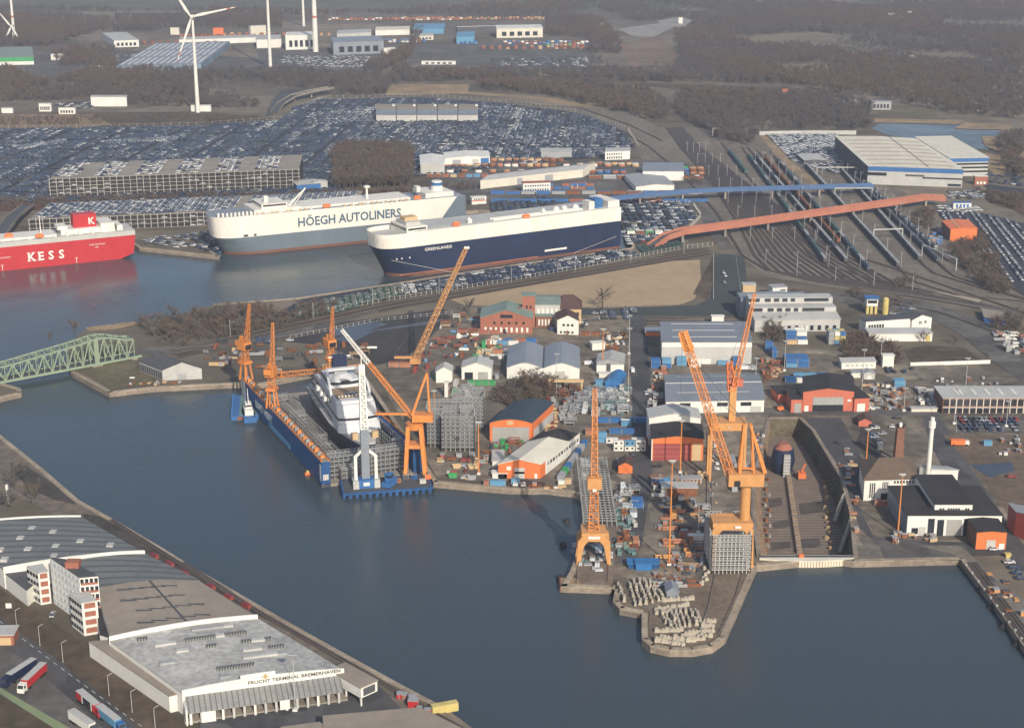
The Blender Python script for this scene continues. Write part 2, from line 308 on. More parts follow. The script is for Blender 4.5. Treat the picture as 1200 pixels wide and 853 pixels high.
patch('shipyard_ground',[(440,440),(560,365),(860,365),(885,400),(1200,440),(1200,640),(1150,652),(1002,652),(1000,600),(975,540),(945,486),(900,486),(884,550),(884,650),(880,655),(842,735),(812,752),(770,750),(760,715),(724,700),(724,680),(680,672),(690,600),(700,578),(600,566),(512,560)],yard)
patch('street',[(738,362),(756,362),(764,470),(764,560),(752,640),(742,660),(724,660),(740,560),(740,470)],asph)
patch('road',[(838,298),(852,298),(872,300),(878,352),(1000,370),(878,372),(560,368),(560,361),(720,362),(815,358),(832,350)],mat('asphalt_greenish',(.05,.06,.06),.9,.2,.02,fine=.1))
patch('cobbled_strip',[(838,296),(812,345),(830,352),(836,330)],heath)
patch('road',[(905,340),(1000,345),(1080,352),(1150,375),(1200,415),(1200,450),(1165,425),(1125,392),(1080,368),(1000,356),(905,350)],asph2)
patch('road',[(1080,485),(1100,485),(1145,560),(1200,640),(1200,670),(1168,640),(1120,580),(1090,520)],asph)
patch('road',[(860,478),(1100,478),(1200,482),(1200,487),(860,487)],asph2)
patch('road',[(945,490),(985,490),(1008,530),(1012,560),(1005,590),(1024,630),(1200,640),(1200,650),(1130,652),(1030,640),(1008,620),(998,590),(985,550),(965,520)],asph)
patch('dirt_field',[(1105,510),(1200,510),(1200,630),(1150,560)],mat('dirt',(.13,.10,.072),.95,.25,.03,fine=.25,detail=7)); patch('puddle',[(1136,545),(1185,542),(1190,552),(1160,560),(1145,552)],puddle)
patch('car_park',[(1118,486),(1200,486),(1200,508),(1122,508)],asph2)
patch('grass_field',[(1060,410),(1085,405),(1130,408),(1155,425),(1068,425)],heath)
patch('sand_heap_strip',[(1090,342),(1115,344),(1150,352),(1145,356),(1100,350)],mat('pale_sand',(.30,.26,.2),.95,.2,.05))
LOT_D=[(1095,245),(1150,250),(1200,262),(1200,345),(1180,330),(1140,285),(1110,265)]
patch('car_park',LOT_D,lot); patch('car_park',[(1150,215),(1200,222),(1200,245),(1168,232)],lot)
LOT_E=[(898,158),(980,158),(990,180),(985,205),(930,190)]
patch('car_park',LOT_E,lot); patch('sand_strip',[(890,160),(898,160),(940,200),(975,225),(965,225),(920,195)],reed)
patch('hedge_bed',[(1145,222),(1200,232),(1200,250),(1160,238)],redhedge)
# south bank
patch('quay_road',[(0,512),(93,590),(143,618),(182,641),(233,672),(288,704),(345,737),(408,772),(468,805),(524,836),(560,880),(440,880),(400,820),(300,745),(200,690),(120,640),(40,590),(-60,560),(-60,480)],mat('quay_ground',(.15,.125,.10),.95,.3,.03,fine=.25,detail=7))
patch('heath_strip',[(-60,690),(0,690),(105,758),(218,850),(240,880),(120,880),(20,770),(-60,720)],heath)
patch('road',[(-60,690),(0,724),(60,768),(120,815),(180,870),(225,900),(165,900),(95,830),(40,790),(-60,735)],asph)
patch('truck_yard',[(-60,742),(10,760),(60,800),(140,870),(120,890),(-60,890)],asph2)
patch('field',[(-60,812),(0,815),(60,850),(90,880),(-60,880)],heath)
patch('green_path',[(-60,785),(0,806),(86,856),(76,862),(0,813),(-60,795)],mat('green_strip',(.20,.25,.14),.95,.15,.05))
patch('loading_yard',[(230,830),(415,800),(440,800),(470,830),(420,870),(240,880)],asph)
mb=MB().mat(mat('road_paint',(.5,.5,.5),.8))
for i in range(22):
    t=i/21; x=-10+t*190; y=720+t*140+2*math.sin(t*3); a=G(x,y,.35); b=G(x+4.2,y+3.3,.35); a.z=b.z=PZ[0]+.01; d=(b-a).normalized(); p=Vector((-d.y,d.x,0))*.12
    mb.quad(a-p,b-p,b+p,a+p)
for i in range(20):
    a=G(862.5+i*.35,300+i*2.6); mb.box(a.x-.15,a.x+.15,a.y-1.5,a.y+1.5,PZ[0]+.005,PZ[0]+.01)
struct('lane_markings',mb)

patch('pier_ground',[(762,716),(800,690),(836,676),(880,660),(862,710),(846,742),(832,752),(810,757),(785,757),(768,752),(758,744)],mat('pier_ground',(.15,.12,.09),.95,.25,.05,fine=.25,detail=7))
patch('slip_deck',[(686,622),(724,620),(718,686),(684,686),(672,672),(682,640)],mat('slip_deck',(.17,.135,.105),.95,.25,.08,fine=.25))
patch('quay_apron',[(1000,640),(1125,640),(1200,705),(1200,750),(1128,657),(1002,657)],mat('apron',(.15,.135,.115),.95,.25,.04,fine=.2))
patch('stain',[(1028,634),(1060,636),(1110,648),(1130,655),(1036,655)],asph2)
patch('wet_ground',[(392,395),(470,380),(520,370),(470,405),(420,412)],puddle) if False else None
for pp in ([(752,500),(764,498),(764,512),(753,516)],[(770,590),(800,585),(812,600),(780,606)],[(600,560),(640,566),(636,572),(590,568)],[(1010,500),(1035,530),(1020,545),(1003,520)],[(250,820),(330,812),(350,822),(270,836)],[(455,400),(480,394),(490,408),(460,412)],[(700,575),(722,574),(718,600),(700,600)]): patch('oil_stain',pp,mat('stain',(.055,.05,.045),.9,.3,.1,fine=.3))

patch('red_paving',[(172,650),(188,648),(300,710),(284,716)],mat('red_paving',(.13,.07,.07),.9,.3,.1,fine=.3))
patch('clearing',[(860,44),(960,38),(1010,46),(960,54),(880,54)],mat('clearing',(.16,.14,.095),.95,.2,.01,fine=.2)); patch('clearing',[(1040,60),(1130,64),(1180,72),(1100,74)],MATS['clearing']); patch('clearing',[(900,78),(960,74),(985,82),(930,86)],MATS['clearing']); patch('clearing',[(1100,24),(1200,28),(1200,34),(1110,31)],MATS['clearing'])

patch('painted_shade',[(96,602),(118,606),(176,640),(215,664),(300,712),(345,738),(332,736),(240,690),(165,655),(100,612)],mat('painted_shade',(.065,.058,.052),.9,.35,.06,fine=.3))  # dark strip along the quay, tree shade painted in as ground colour
patch('painted_shade',[(14,548),(30,546),(60,566),(90,592),(60,585),(30,570)],MATS['painted_shade'])  # tree shadows painted on the quay as a dark patch
for k in range(7): patch('faded_marking',[(1120+k*9,487.5),(1120.6+k*9,487.5),(1121.6+k*9,507),(1121+k*9,507)],MATS['road_paint'] if 'road_paint' in MATS else asph)
# ---------------------------------------------------------------- buildings
def shear(o,u,v,rz=0):
    Mx=Matrix.Identity(4)
    for i in range(2): Mx[i][0]=u[i]; Mx[i][1]=v[i]
    return Mx
def prof(kind,h,rise,W,n=8):      # roof line across a width W, from 0 to W
    if kind=='flat': return [(0,h),(W,h)]
    if kind=='gable': return [(0,h),(W/2,h+rise),(W,h)]
    if kind=='shed': return [(0,h),(W,h+rise)]
    if kind=='arc': return [(W*i/n,h+rise*(1-(2*i/n-1)**2)) for i in range(n+1)]
    if kind=='twin': return [(W*i/16,h+rise*(1-(4*(i%8 if i<16 else 8)/8/1*.5*1-1)**2) if False else h+rise*(1-abs((i%8)/4-1)**1.4) if i<16 else h) for i in range(17)]
def bl(name,label,cat,A,B,h,D,roof='flat',rise=0,wall='white',rf='bluegrey',feats=(),group=None,axis='y',side=None,over=.4,base=0,par=None):
    """A,B front base corners (photo px), h eave height (m, or row of the eave above A as a string), D depth in m or px of the far left eave corner"""
    a=G(A[0],A[1],0); b=G(B[0],B[1],0)
    if isinstance(h,str): h=HT(a,float(h))
    W=(b-a).length; u=(b-a).normalized()
    if isinstance(D,(int,float)): Dp=D; v=Vector((-u.y,u.x,0))
    else: d=G(D[0],D[1],h); d.z=0; vv=d-a; Dp=vv.length; v=vv.normalized()
    T=shear(None,u,v)
    if par: root=par
    else: root=thing(name,label,cat,(a.x,a.y,base),0,group)
    off=(a-root.location) if par else Vector((0,0,0)); off.z=0
    T=Matrix.Translation(off)@T
    # roof line function
    along=W if axis=='y' else Dp
    pr=prof(roof,h,rise,along)
    def rz(x,y):
        t=x if axis=='y' else y
        for i in range(len(pr)-1):
            if pr[i][0]<=t<=pr[i+1][0]+1e-6: return pr[i][1]+(pr[i+1][1]-pr[i][1])*(t-pr[i][0])/max(1e-6,pr[i+1][0]-pr[i][0])
        return pr[-1][1]
    w=M(wall); w.T=T
    poly=[(0,0)]+[(along,0)]+[(p[0],p[1]) for p in reversed(pr)]
    if axis=='y': w.ext([(p[0],p[1]) for p in poly],0,Dp)
    else: w.extx([(p[0],p[1]) for p in poly],0,W)
    wo=w.build('wall',root)
    if side: 
        for m_,f_ in zip(wo.data.materials[:1],(0,)): pass
    r=M(rf); r.T=T; o_=over
    if roof=='hip':
        pass
    th=.35; p2=list(pr); p2[0]=(p2[0][0]-o_,p2[0][1]-(o_*.2 if roof!='flat' else 0)); p2[-1]=(p2[-1][0]+o_,p2[-1][1]-(o_*.2 if roof!='flat' else 0))
    loop=[(x,z+.03) for x,z in p2]+[(x,z+th) for x,z in reversed(p2)]
    if axis=='y': r.ext(loop,-o_,Dp+o_)
    else: r.extx(loop,-o_,W+o_)
    r.build('roof',root)
    for f in feats:
        nm,fc,u0,u1,v0,v1,mt=f[:7]
        q=M(mt); q.T=T
        n=f[7] if len(f)>7 else 1; gap=f[8] if len(f)>8 else .35
        for k in range(n):
            a0=u0+(u1-u0)*(k+gap/2)/n if n>1 else u0; a1=u0+(u1-u0)*(k+1-gap/2)/n if n>1 else u1
            q=M(mt); q.T=T
            if fc=='F': q.box(a0*W,a1*W,-.12,.05,v0*h,v1*h)
            elif fc=='L': q.box(-.12,.05,a0*Dp,a1*Dp,v0*h,v1*h)
            elif fc=='R': q.box(W-.05,W+.12,a0*Dp,a1*Dp,v0*h,v1*h)
            elif fc=='T':
                nx_=16 if a1-a0>.3 and roof in('arc','twin','gable') else 4
                xs=[a0*W+(a1-a0)*W*i/nx_ for i in range(nx_+1)]; ys=[v0*Dp+(v1-v0)*Dp*i/4 for i in range(5)]
                for i in range(nx_):
                    for j in range(4):
                        P=[(xs[i],ys[j]),(xs[i+1],ys[j]),(xs[i+1],ys[j+1]),(xs[i],ys[j+1])]
                        q.quad(*[(x,y,rz(x,y)+th+.15) for x,y in P])
            elif fc=='B':   # a raised box standing on the roof
                zt=max(rz(a0*W,v0*Dp),rz(a1*W,v1*Dp))+th; q.box(a0*W,a1*W,v0*Dp,v1*Dp,min(rz(a0*W,v0*Dp),h),zt+1.2)
            q.build(nm,root)
    root['W']=W; return root,W,Dp,h,T
def hip(name,label,cat,A,B,h,D,rise,wall,rf,feats=(),ridge=.25,over=.7):
    root,W,Dp,h,T=bl(name,label,cat,A,B,h,D,'flat',0,wall,rf,feats,over=over)
    r=M(rf); r.T=T; o=over; z=h+.36
    r._add([(-o,-o,z),(W+o,-o,z),(W+o,Dp+o,z),(-o,Dp+o,z),(W*ridge,Dp/2,z+rise),(W*(1-ridge),Dp/2,z+rise)],[(0,1,5,4),(1,2,5),(2,3,4,5),(3,0,4),(3,2,1,0)])
    r.build('roof',root); return root
corr=stripe('corrugated_blue_grey',(.20,.225,.26),(.165,.19,.22),0,1.2,.6); glazed=stripe('glazed_roof',(.15,.16,.16),(.095,.105,.11),1,5.2,.66); glazed.name='glazed_roof'
canopy=stripe('canopy_sheet',(.25,.25,.24),(.13,.13,.125),0,1.8,.78); C['skyl']=stripe('skylight_bars',(.07,.075,.075),(.25,.25,.24),0,.9,.6); C['palegrey']=mat('pale_blue_sheet',(.17,.24,.31),.6,.3,.03); C['corr']=corr; C['glazed']=glazed; C['canopy']=canopy
C['gdoor']=stripe('roller_shutter',(.33,.33,.31),(.25,.25,.24),2,.6,.7); C['mdoor']=stripe('maroon_shutter',(.27,.06,.055),(.36,.12,.10),2,2.4,.85)
C['tanroof']=mat('tan_roof',(.26,.225,.185),.9,.12,.03,fine=.08); C['whiteroof']=mat('worn_white_roof',(.27,.27,.26),.85,0,.06,col2=(.43,.43,.41),fine=.2,detail=9,cells=.12,camt=.12)
# -- shipyard, row by row
bl('brick_hall','red brick hall with a wide green gable roof beside the sand field','brick hall',(563,391),(624,392),'372.5',(565,361.5),'gable',5.2,'red','gutgreen',
 [('window','F',.05,.95,.12,.42,'white',9,.6),('window','F',.2,.9,.62,.78,'glass',5,.7),('door','F',.44,.5,0,.3,'glass'),('window','F',.38,.62,1.02,1.22,'glass'),('chimney','B',.72,.76,.5,.56,'brick')])
bl('brick_tower','square red brick tower behind the green-roofed hall','tower',(612,384),(627,384),'347',9,'flat',0,'red','gutgreen',[('window','F',.2,.8,.6,.7,'glass',2,.5)])
bl('office_building','low office wing with grey-green roof between brick tower and red tiled house','office building',(627,381),(656,381),'357',(628,346),'gable',1.5,'ltgrey','gutgreen',[('window','F',.05,.95,.55,.8,'white',5,.5)],axis='x')
bl('gatehouse','single-storey annex with tall white windows in front of the office wing','annex',(628,384),(647,384),'371',7,'flat',0,'brick','gutgreen',[('window','F',.1,.9,.2,.75,'white',4,.5)])
hip('villa','yellowish brick house with a dark red hipped tile roof behind the white house','house',(651,380),(681,380),'362',(651,353),6.5,'tan','tile',[('window','F',.08,.95,.5,.78,'glass',5,.5),('door','F',.42,.5,0,.3,'glass')],ridge=.3)
bl('gabled_house','white two-storey gabled house in front of the red tiled roof','house',(653,392),(678,393),'375',(651,367),'gable',3.2,'white','tile',[('window','F',.2,.8,.6,.75,'glass',3,.45),('window','F',.08,.8,.1,.25,'glass',4,.5),('door','F',.42,.52,0,.3,'brick')])
bl('twin_warehouse','pale warehouse under two blue-grey vaulted roofs with a dark gutter between them','warehouse',(594,444),(679,445),'431',(597,406.5),'twin',3.2,'white','bluegrey',[('door','F',.66,.8,0,.75,'ltgrey'),('gutter','T',.49,.51,0,1,'dkgrey')])
bl('workshop','white gabled workshop with green roof edges, one open dark door and one grey shutter','workshop',(541,445),(576,445),'431',(543,423),'gable',3,'white','ltgrey',[('door','F',.1,.38,0,.62,'glass'),('shutter','F',.55,.88,.05,.65,'gdoor'),('ridge_cap','T',.49,.51,0,1,'green')])
bl('boat_shed','narrow white shed with a steep pale roof left of the green-edged workshop','shed',(511,449),(530,448),'436',(512,430),'gable',2.5,'white','ltgrey')
A=bl('factory_hall','large blue-grey roofed hall with three white skylight strips and a double white fascia','factory hall',(775,427),(880,427),'401',(774,377.5),'flat',0,'ltgrey','corr',
 [('fascia','F',0,1,.78,.98,'white'),('fascia','F',0,1,.30,.62,'ltgrey'),('door','F',.42,.55,0,.25,'white')]+[('skylight','T',.12,.84,v,v+.035,'white') for v in (.2,.52,.85)])
bl('factory_hall','blue-grey gabled hall with a white wall and three long dark windows behind the orange cranes','factory hall',(780,485),(895,483),'470.5',(779,439.5),'gable',2.2,'white','corr',
 [('window','F',u,u+.11,.55,.85,'glass') for u in (.14,.52,.76)]+[('skylight','T',.12,.86,v,v+.03,'ltgrey') for v in (.2,.82)]+[('ridge_light','T',0,1,.48,.52,'white'),('door','F',.86,.97,0,.5,'ltgrey'),('door','F',.38,.46,0,.5,'ltgrey')],axis='x')
bl('roof_cabin','small white cabin on the far side of the grey hall roof','cabin',(834,380),(848,380),5,3,'flat',0,'white','white')
# stepped window hall
r,W,Dp,h,T=bl('window_hall','long pale hall with two stepped rows of dark roof windows beside the blue containers','hall',(884,389),(984,388),'375',12,'shed',1.5,'ltgrey','ltgrey',
 [('window','F',.36,.98,.1,.5,'glass',7,.55),('door','F',.55,.62,0,.5,'white')],axis='x')
for k,(y0,z0) in enumerate(((12,h+1.5),(22,h+5))):
    w=M('ltgrey'); w.T=T; w.box(0,W,y0,y0+10,0,z0+3); w.build('wall',r)
    for u0,u1 in ((.0,.13),(.19,.26),(.3,.36),(.4,.46),(.5,.55),(.6,.86) if k==0 else (.66,.95)):
        q=M('glass'); q.T=T; q.box(u0*W,u1*W,y0-.25,y0+.05,z0+.5,z0+2.6); q.build('window',r)
w=M('bluegrey'); w.T=T; w.box(-3,W*.75,32,48,0,h+5); w.build('wall',r)
bl('white_block','low white block with small square windows behind the window hall','office block',(876,355),(923,353),'347',8,'flat',0,'white','grey',[('window','F',.5,.95,.35,.6,'glass',5,.6)])
bl('white_block','upper white block with blue roof plant next to the rail tracks','office block',(905,349),(922,348),'337.5',8,'flat',0,'white','grey',[('window','F',.5,.9,.7,.8,'glass')])
bl('sandstone_block','windowless beige block beside the head of the orange jib','store',(870,352),(885,352),'334',6,'flat',0,'tan','ltgrey')
bl('white_depot','white depot with a dark roof and a gabled right end below the rail tracks','depot',(1014,391),(1068,387),'377',9,'flat',0,'white','dkgrey',[('window','F',.05,.4,.3,.7,'glass',6,.3)])
bl('gabled_depot','white gabled wing with red lettering marks at the right end of the depot','depot',(1068,388),(1091,385),'375',14,'gable',2.5,'white','dkgrey',[('window','F',.35,.5,.55,.8,'glass',2,.4),('window','F',.62,.75,.55,.8,'glass',2,.4)])
bl('long_shed','long white low shed with a pale grey roof in front of the depot','shed',(1018,400),(1092,400),'391',(1014,386),'shed',.8,'white','ltgrey',[('door','F',.9,.97,0,.8,'yellow')],axis='x')
bl('canopy_hall','open car depot under a flat tan canopy right of the rail tracks','canopy',(1153,378),(1178,382),'372',(1150,362),'flat',0,'blue','tanroof')
t=thing('control_tower','white signal cabin on yellow columns beside the tracks','signal cabin',G(1015,368)); s=G(1028,368).x-G(1015,368).x
b=M('white').box(0,s,0,6,5,10); b.build('cabin',t)
for x in (0,s*.35,s*.75): M('yellow').box(x,x+1.6,0,3,0,5.2).build('column',t)
M('blue').box(-1,s+1,-1,7,10,10.6).build('roof',t); M('glass').box(.6,s-.6,-.1,.1,7,9).build('window',t)
solo('silo',M('yellow').cyl((0,0,0),1.9,10,16).cyl((0,0,10),1.9,1,16,.5),'tall yellow silo right of the signal cabin','silo',G(1037,368))
r,W,Dp,h,T=bl('red_hall','salmon-red gabled hall with a half-raised grey shutter at the head of the dry dock','ship hall',(940,482.5),(999.5,482),'459',(941,441.5),'gable',1.8,'salmon','black',
 [('opening','F',.2,.8,0,.34,'glass'),('shutter','F',.2,.8,.34,.72,'gdoor'),('door','F',.04,.12,0,.3,'white'),('sign','F',.88,.95,.5,.6,'white')])
bl('red_annex','salmon-red low annex with a grey door left of the dock hall','annex',(926.5,484),(939.5,484),'468',16,'flat',0,'salmon','black',[('door','F',.3,.9,0,.7,'gdoor')])
bl('red_annex','salmon-red annex with a bright white door right of the dock hall','annex',(1000.5,483),(1018,482),'467',20,'flat',0,'salmon','black',[('door','F',.2,.72,0,.6,'white')])
bl('red_annex','small salmon-red lean-to at the far left of the dock hall','annex',(911.5,472.5),(925,472),'462',14,'flat',0,'salmon','black')
r,W,Dp,h,T=bl('works_building','long grey-roofed works building with two rows of framed windows by the car park','works building',(1104,485),(1262,485),'467',(1095,453),'flat',0,'brick','ltgrey',
 [('window','F',.0,1,.06,.4,'glass',20,.22),('window','F',.0,1,.54,.92,'glass',20,.22),('band','F',0,1,.4,.44,'white')]+[('skylight','T',u,u+.022,.25,.75,'white') for u in (.12,.15,.25,.35,.45,.55,.65)]+[('column','F',k/20-.003,k/20+.003,0,1,'cream') for k in range(1,20)])
# power house
r=hip('power_house','white power house with tall slit windows under a brown hipped roof','power house',(1011.5,587),(1073,585),'562.5',(1008,540),5.5,'white','brtile',
 [('window','F',.10,.22,.15,.85,'glass',3,.45),('window','F',.34,.46,.55,.88,'glass',4,.5),('window','F',.33,.47,.05,.35,'glass'),('window','F',.55,.95,.8,.92,'glass',7,.45)],ridge=.3)
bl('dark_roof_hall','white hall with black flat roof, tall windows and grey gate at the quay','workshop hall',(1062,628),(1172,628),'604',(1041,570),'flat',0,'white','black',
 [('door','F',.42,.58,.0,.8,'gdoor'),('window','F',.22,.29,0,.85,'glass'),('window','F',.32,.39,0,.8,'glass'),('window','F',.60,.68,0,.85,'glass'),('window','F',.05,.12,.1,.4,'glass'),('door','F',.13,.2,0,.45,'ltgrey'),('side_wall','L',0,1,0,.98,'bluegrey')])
r,W,Dp,h,T=bl('roof_storey','white raised storey with three groups of small windows on top of the black-roofed hall','roof storey',(1093,622),(1137,622),'591',(1073,557),'flat',0,'white','black',
 [('window','F',.12,.27,.66,.86,'glass',2,.25),('window','F',.34,.68,.66,.86,'glass',5,.25),('window','F',.8,.93,.66,.86,'glass',2,.25)])
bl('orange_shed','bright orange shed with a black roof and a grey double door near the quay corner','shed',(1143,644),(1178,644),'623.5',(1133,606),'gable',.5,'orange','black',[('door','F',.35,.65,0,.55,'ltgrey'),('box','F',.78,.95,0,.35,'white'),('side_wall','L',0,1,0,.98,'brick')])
bl('flat_annex','low annex with a grey roof and a white roof edge behind the white chimney','annex',(1090,562),(1122,563),5,(1078,546),'flat',0,'white','grey',[('fascia','F',0,1,.8,1.08,'white')])
bl('orange_hut','small salmon hut with a brown gabled roof beside the parked cars','hut',(1006,500),(1021,500),'494',(1005,488),'gable',1.6,'salmon','tile')
bl('boathouse','dark red warehouse cut by the right edge of the quay','warehouse',(1188,628),(1240,650),'600',(1182,590),'gable',2,'maroon','grey')
bl('painting_hall','orange hall with a broad grey gate and a dark blue vaulted roof','painting hall',(574,518),(623,518),'495.5',(601,472),'arc',1.9,'orange','navyroof',[('gate','F',.06,.94,0,.78,'gdoor'),('sign','F',.42,.56,.9,1.1,'tan'),('side_wall','R',.1,1,0,.55,'ltgrey')])
r,W,Dp,h,T=bl('boat_hall','long hall with a cream vaulted roof, black at the far end, and an orange front','boat hall',(584,561),(633.5,561),'544',(632,508.5),'gable',2.4,'orange','cream',
 [('door','F',.38,.62,0,.75,'ltgrey'),('window','F',.38,.62,.35,.5,'glass'),('sign','F',.2,.3,.6,.85,'white'),('door','F',.86,.92,0,.35,'white'),('far_roof','T',0,1,.72,1.0,'black'),('side_wall','R',.12,1,0,1,'white'),('window','R',.15,.98,.55,.8,'glass',12,.3)])
bl('flat_annex','white single-storey annex with two dark windows at the foot of the orange hall front','annex',(577,561),(594,561),'555',4,'flat',0,'white','white',[('window','F',.35,.8,.3,.8,'glass',2,.3)])
bl('flat_annex','pale side annex on the left flank of the cream-roofed boat hall','annex',(577,547),(590,547),'540',14,'flat',0,'white','ltgrey')
bl('steel_hall','orange-fronted hall with a wide maroon shutter and a black roof beside the yard street','steel hall',(763,540),(823.5,540),'514',(763,497.5),'gable',1.4,'orange','black',
 [('gate','F',.04,.77,0,.78,'mdoor'),('door','F',.79,.96,0,.78,'tan'),('corner','F',0,.02,0,1,'white')])
bl('steel_hall','white gabled hall standing directly behind the maroon-shuttered hall','steel hall',(760,522),(820,522),'490',14,'gable',2.5,'white','ltgrey')
bl('orange_hut','small orange hut with a dark brown gabled roof beside the yard street','hut',(724.5,555),(741,555),'546',(725,538),'gable',1.8,'orange','tile')
bl('lean_to','orange-trimmed shelter with a small flat roof left of the blue-grey hall','shelter',(756,394),(773,394),'389',(756,384),'flat',0,'orange','bluegrey')
bl('quay_warehouse','grey-white gabled warehouse with a dark roof and pillared side on the headland by the bridge','warehouse',(191,446),(237,444),'434',(163,423.5),'gable',4.2,'ltgrey','dkgrey',
 [('door','F',.38,.6,0,.6,'grey'),('bay','L',.02,.98,.08,.8,'dkgrey',10,.25)])
# -- car terminal
def garage(label,A,B,h,D,levels,nb):
    r,W,Dp,h,T=bl('car_park_building',label,'parking garage',A,B,h,D,'flat',0,'black','concrete',over=.1)  # black wall colour paints in the shade inside the open decks
    for k in range(levels+1):
        z=h*k/levels
        q=M('concrete'); q.T=T; q.box(-1.2,W+1.2,-1.6,-.2,z-.2 if k else 0,z+.3 if k else .2); q.build('deck_edge',r)
    q=M('ltgrey'); q.T=T
    for i in range(nb+1): q=M('ltgrey'); q.T=T; q.box(W*i/nb-.22,W*i/nb+.22,-1.9,-1.5,0,h+.8); q.build('pillar',r)
    return r,W,Dp,h,T
GA=garage('long five-deck car park building with white cars on its roof behind the red scrub strip',(60,232),(351,220),'210',(78,192),5,38)
GB=garage('low three-deck car park building behind the red ship',(36,273),(420,256),'257.5',(58,239),3,50)
bl('blue_depot','blue-walled depot with a pale flat roof by the long car park building','depot',(348,224),(376,222),'217',(342,212),'flat',0,'blue','ltgrey')
bl('blue_depot','pale depot shed just behind the blue-walled depot','depot',(368,222),(384,221),'214',8,'gable',1,'ltgrey','ltgrey')
for k in range(5):
    bl('repair_hall','grey and cream roofed repair hall, %s of five amid the parked cars'%('leftmost','second from the left','middle one','second from the right','rightmost')[k],'hall',(441+k*24,143-k*.2),(464+k*24,143-k*.2),'135',(441+k*24.3,124),'shed',1.5,'ltgrey','tanroof',[('roof_band','T',0,1,.02,.45,'bluegrey'),('vent','B',.85,.98,.8,.9,'white')],group='five repair halls in a row',axis='x')
bl('workshop_hall','white workshop hall with a grey front left of the orange containers','hall',(493,204),(521,204),'193',(492,182),'gable',1.5,'ltgrey','white')
bl('workshop_hall','white workshop hall with several grey gates next to the orange containers','hall',(521,196),(574,194),'186',(520,179),'gable',1.2,'white','white',[('gate','F',.18,.36,0,.8,'grey'),('gate','F',.6,.75,0,.8,'ltgrey'),('gate','F',.8,.98,0,.9,'blue')])
bl('freight_shed','very long beige freight shed with a pale roof behind the dark-hulled ship','freight shed',(563,222),(683,208),'212',(581,204),'gable',1.5,'cream','ltgrey',[('door','F',.35,.4,0,.8,'grey'),('door','F',.62,.7,0,.8,'grey')],axis='x')
bl('port_office','white two-storey port office with a reddish flat roof before the freight shed','office',(613,226),(645,225),'215',8,'flat',0,'white','red',[('window','F',.05,.95,.6,.8,'glass',10,.5),('window','F',.05,.95,.15,.4,'glass',10,.5)])
bl('port_office','small red-roofed office between the freight shed and the blue bridge','office',(670,222),(688,221),'216',6,'flat',0,'cream','red')
bl('port_office','pink-banded white port cabin at the stern of the white ship','office',(553,240),(570,239),'232',6,'flat',0,'white','white',[('band','F',0,1,.45,.6,'salmon'),('window','F',.1,.9,.65,.85,'glass',5,.4)])
bl('customs_house','white two-storey customs house with small windows by the container yard','office',(709,188),(738,187),'178',(710,174),'flat',0,'white','ltgrey',[('window','F',.05,.7,.6,.78,'glass',7,.5),('window','F',.05,.7,.15,.4,'glass',7,.5)])
bl('grey_depot','flat grey depot among the orange containers','depot',(634,186),(670,186),'178',(634,174),'flat',0,'grey','ltgrey')
bl('rail_shed','white-walled shed with a light grey roof beside the railway fan','shed',(753,212),(801,212),'201',(754,191),'flat',0,'white','bluegrey')
bl('rail_shed','grey-roofed twin shed just in front of the white-walled railway shed','shed',(745,225),(790,223),'219',(732,205),'gable',1.5,'white','grey')
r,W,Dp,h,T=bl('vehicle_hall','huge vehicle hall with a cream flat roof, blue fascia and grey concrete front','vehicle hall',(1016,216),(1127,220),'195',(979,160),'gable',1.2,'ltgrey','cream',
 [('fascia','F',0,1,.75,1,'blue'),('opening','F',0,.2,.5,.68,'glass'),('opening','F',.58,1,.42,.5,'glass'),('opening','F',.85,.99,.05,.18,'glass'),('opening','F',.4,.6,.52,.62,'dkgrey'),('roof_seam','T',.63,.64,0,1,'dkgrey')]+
 [('skylight','T',.06,.93,v,v+.018,'tan') for v in (.06,.19,.32,.45,.58,.71,.84)]+[('side_wall','L',0,1,0,1,'dkgrey')])  # left wall's shade is painted in as dark grey
bl('vehicle_hall','set-back right wing of the vehicle hall with open decks and a blue fascia','vehicle hall',(1111,207),(1157,206),17.0,(1072,160.5),'flat',0,'ltgrey','cream',[('fascia','F',0,1,.78,1,'blue'),('opening','F',0,1,.62,.72,'glass'),('opening','F',0,1,.42,.52,'glass'),('opening','F',0,1,.2,.3,'glass')])
bl('stair_tower','small brick and white block at the right foot of the vehicle hall','annex',(1142,217),(1157,217),'207',5,'flat',0,'red','white',[('window','F',.1,.9,.1,.4,'white',3,.4)])
bl('washing_hall','orange hall with a dark left wall beside the white car rows','hall',(1113,283),(1144,282),'269',(1104,259),'gable',1,'orange','orange',[('side_wall','L',0,1,0,1,'brick'),('ridge_cap','T',.3,.36,0,1,'tan')])  # brown left wall: its shade is painted into the colour
bl('loading_roof','open loading roof spanning the wagon tracks beside the silver cars','loading roof',(942,193),(968,193),'188',(934,181),'gable',.8,'dkgrey','ltgrey')
bl('gate_hut','white and blue gate hut above the orange bridge end','gate hut',(1117,245),(1138,245),'238',5,'flat',0,'white','blue',[('panel','F',.1,.9,.2,.8,'blue',4,.4)])
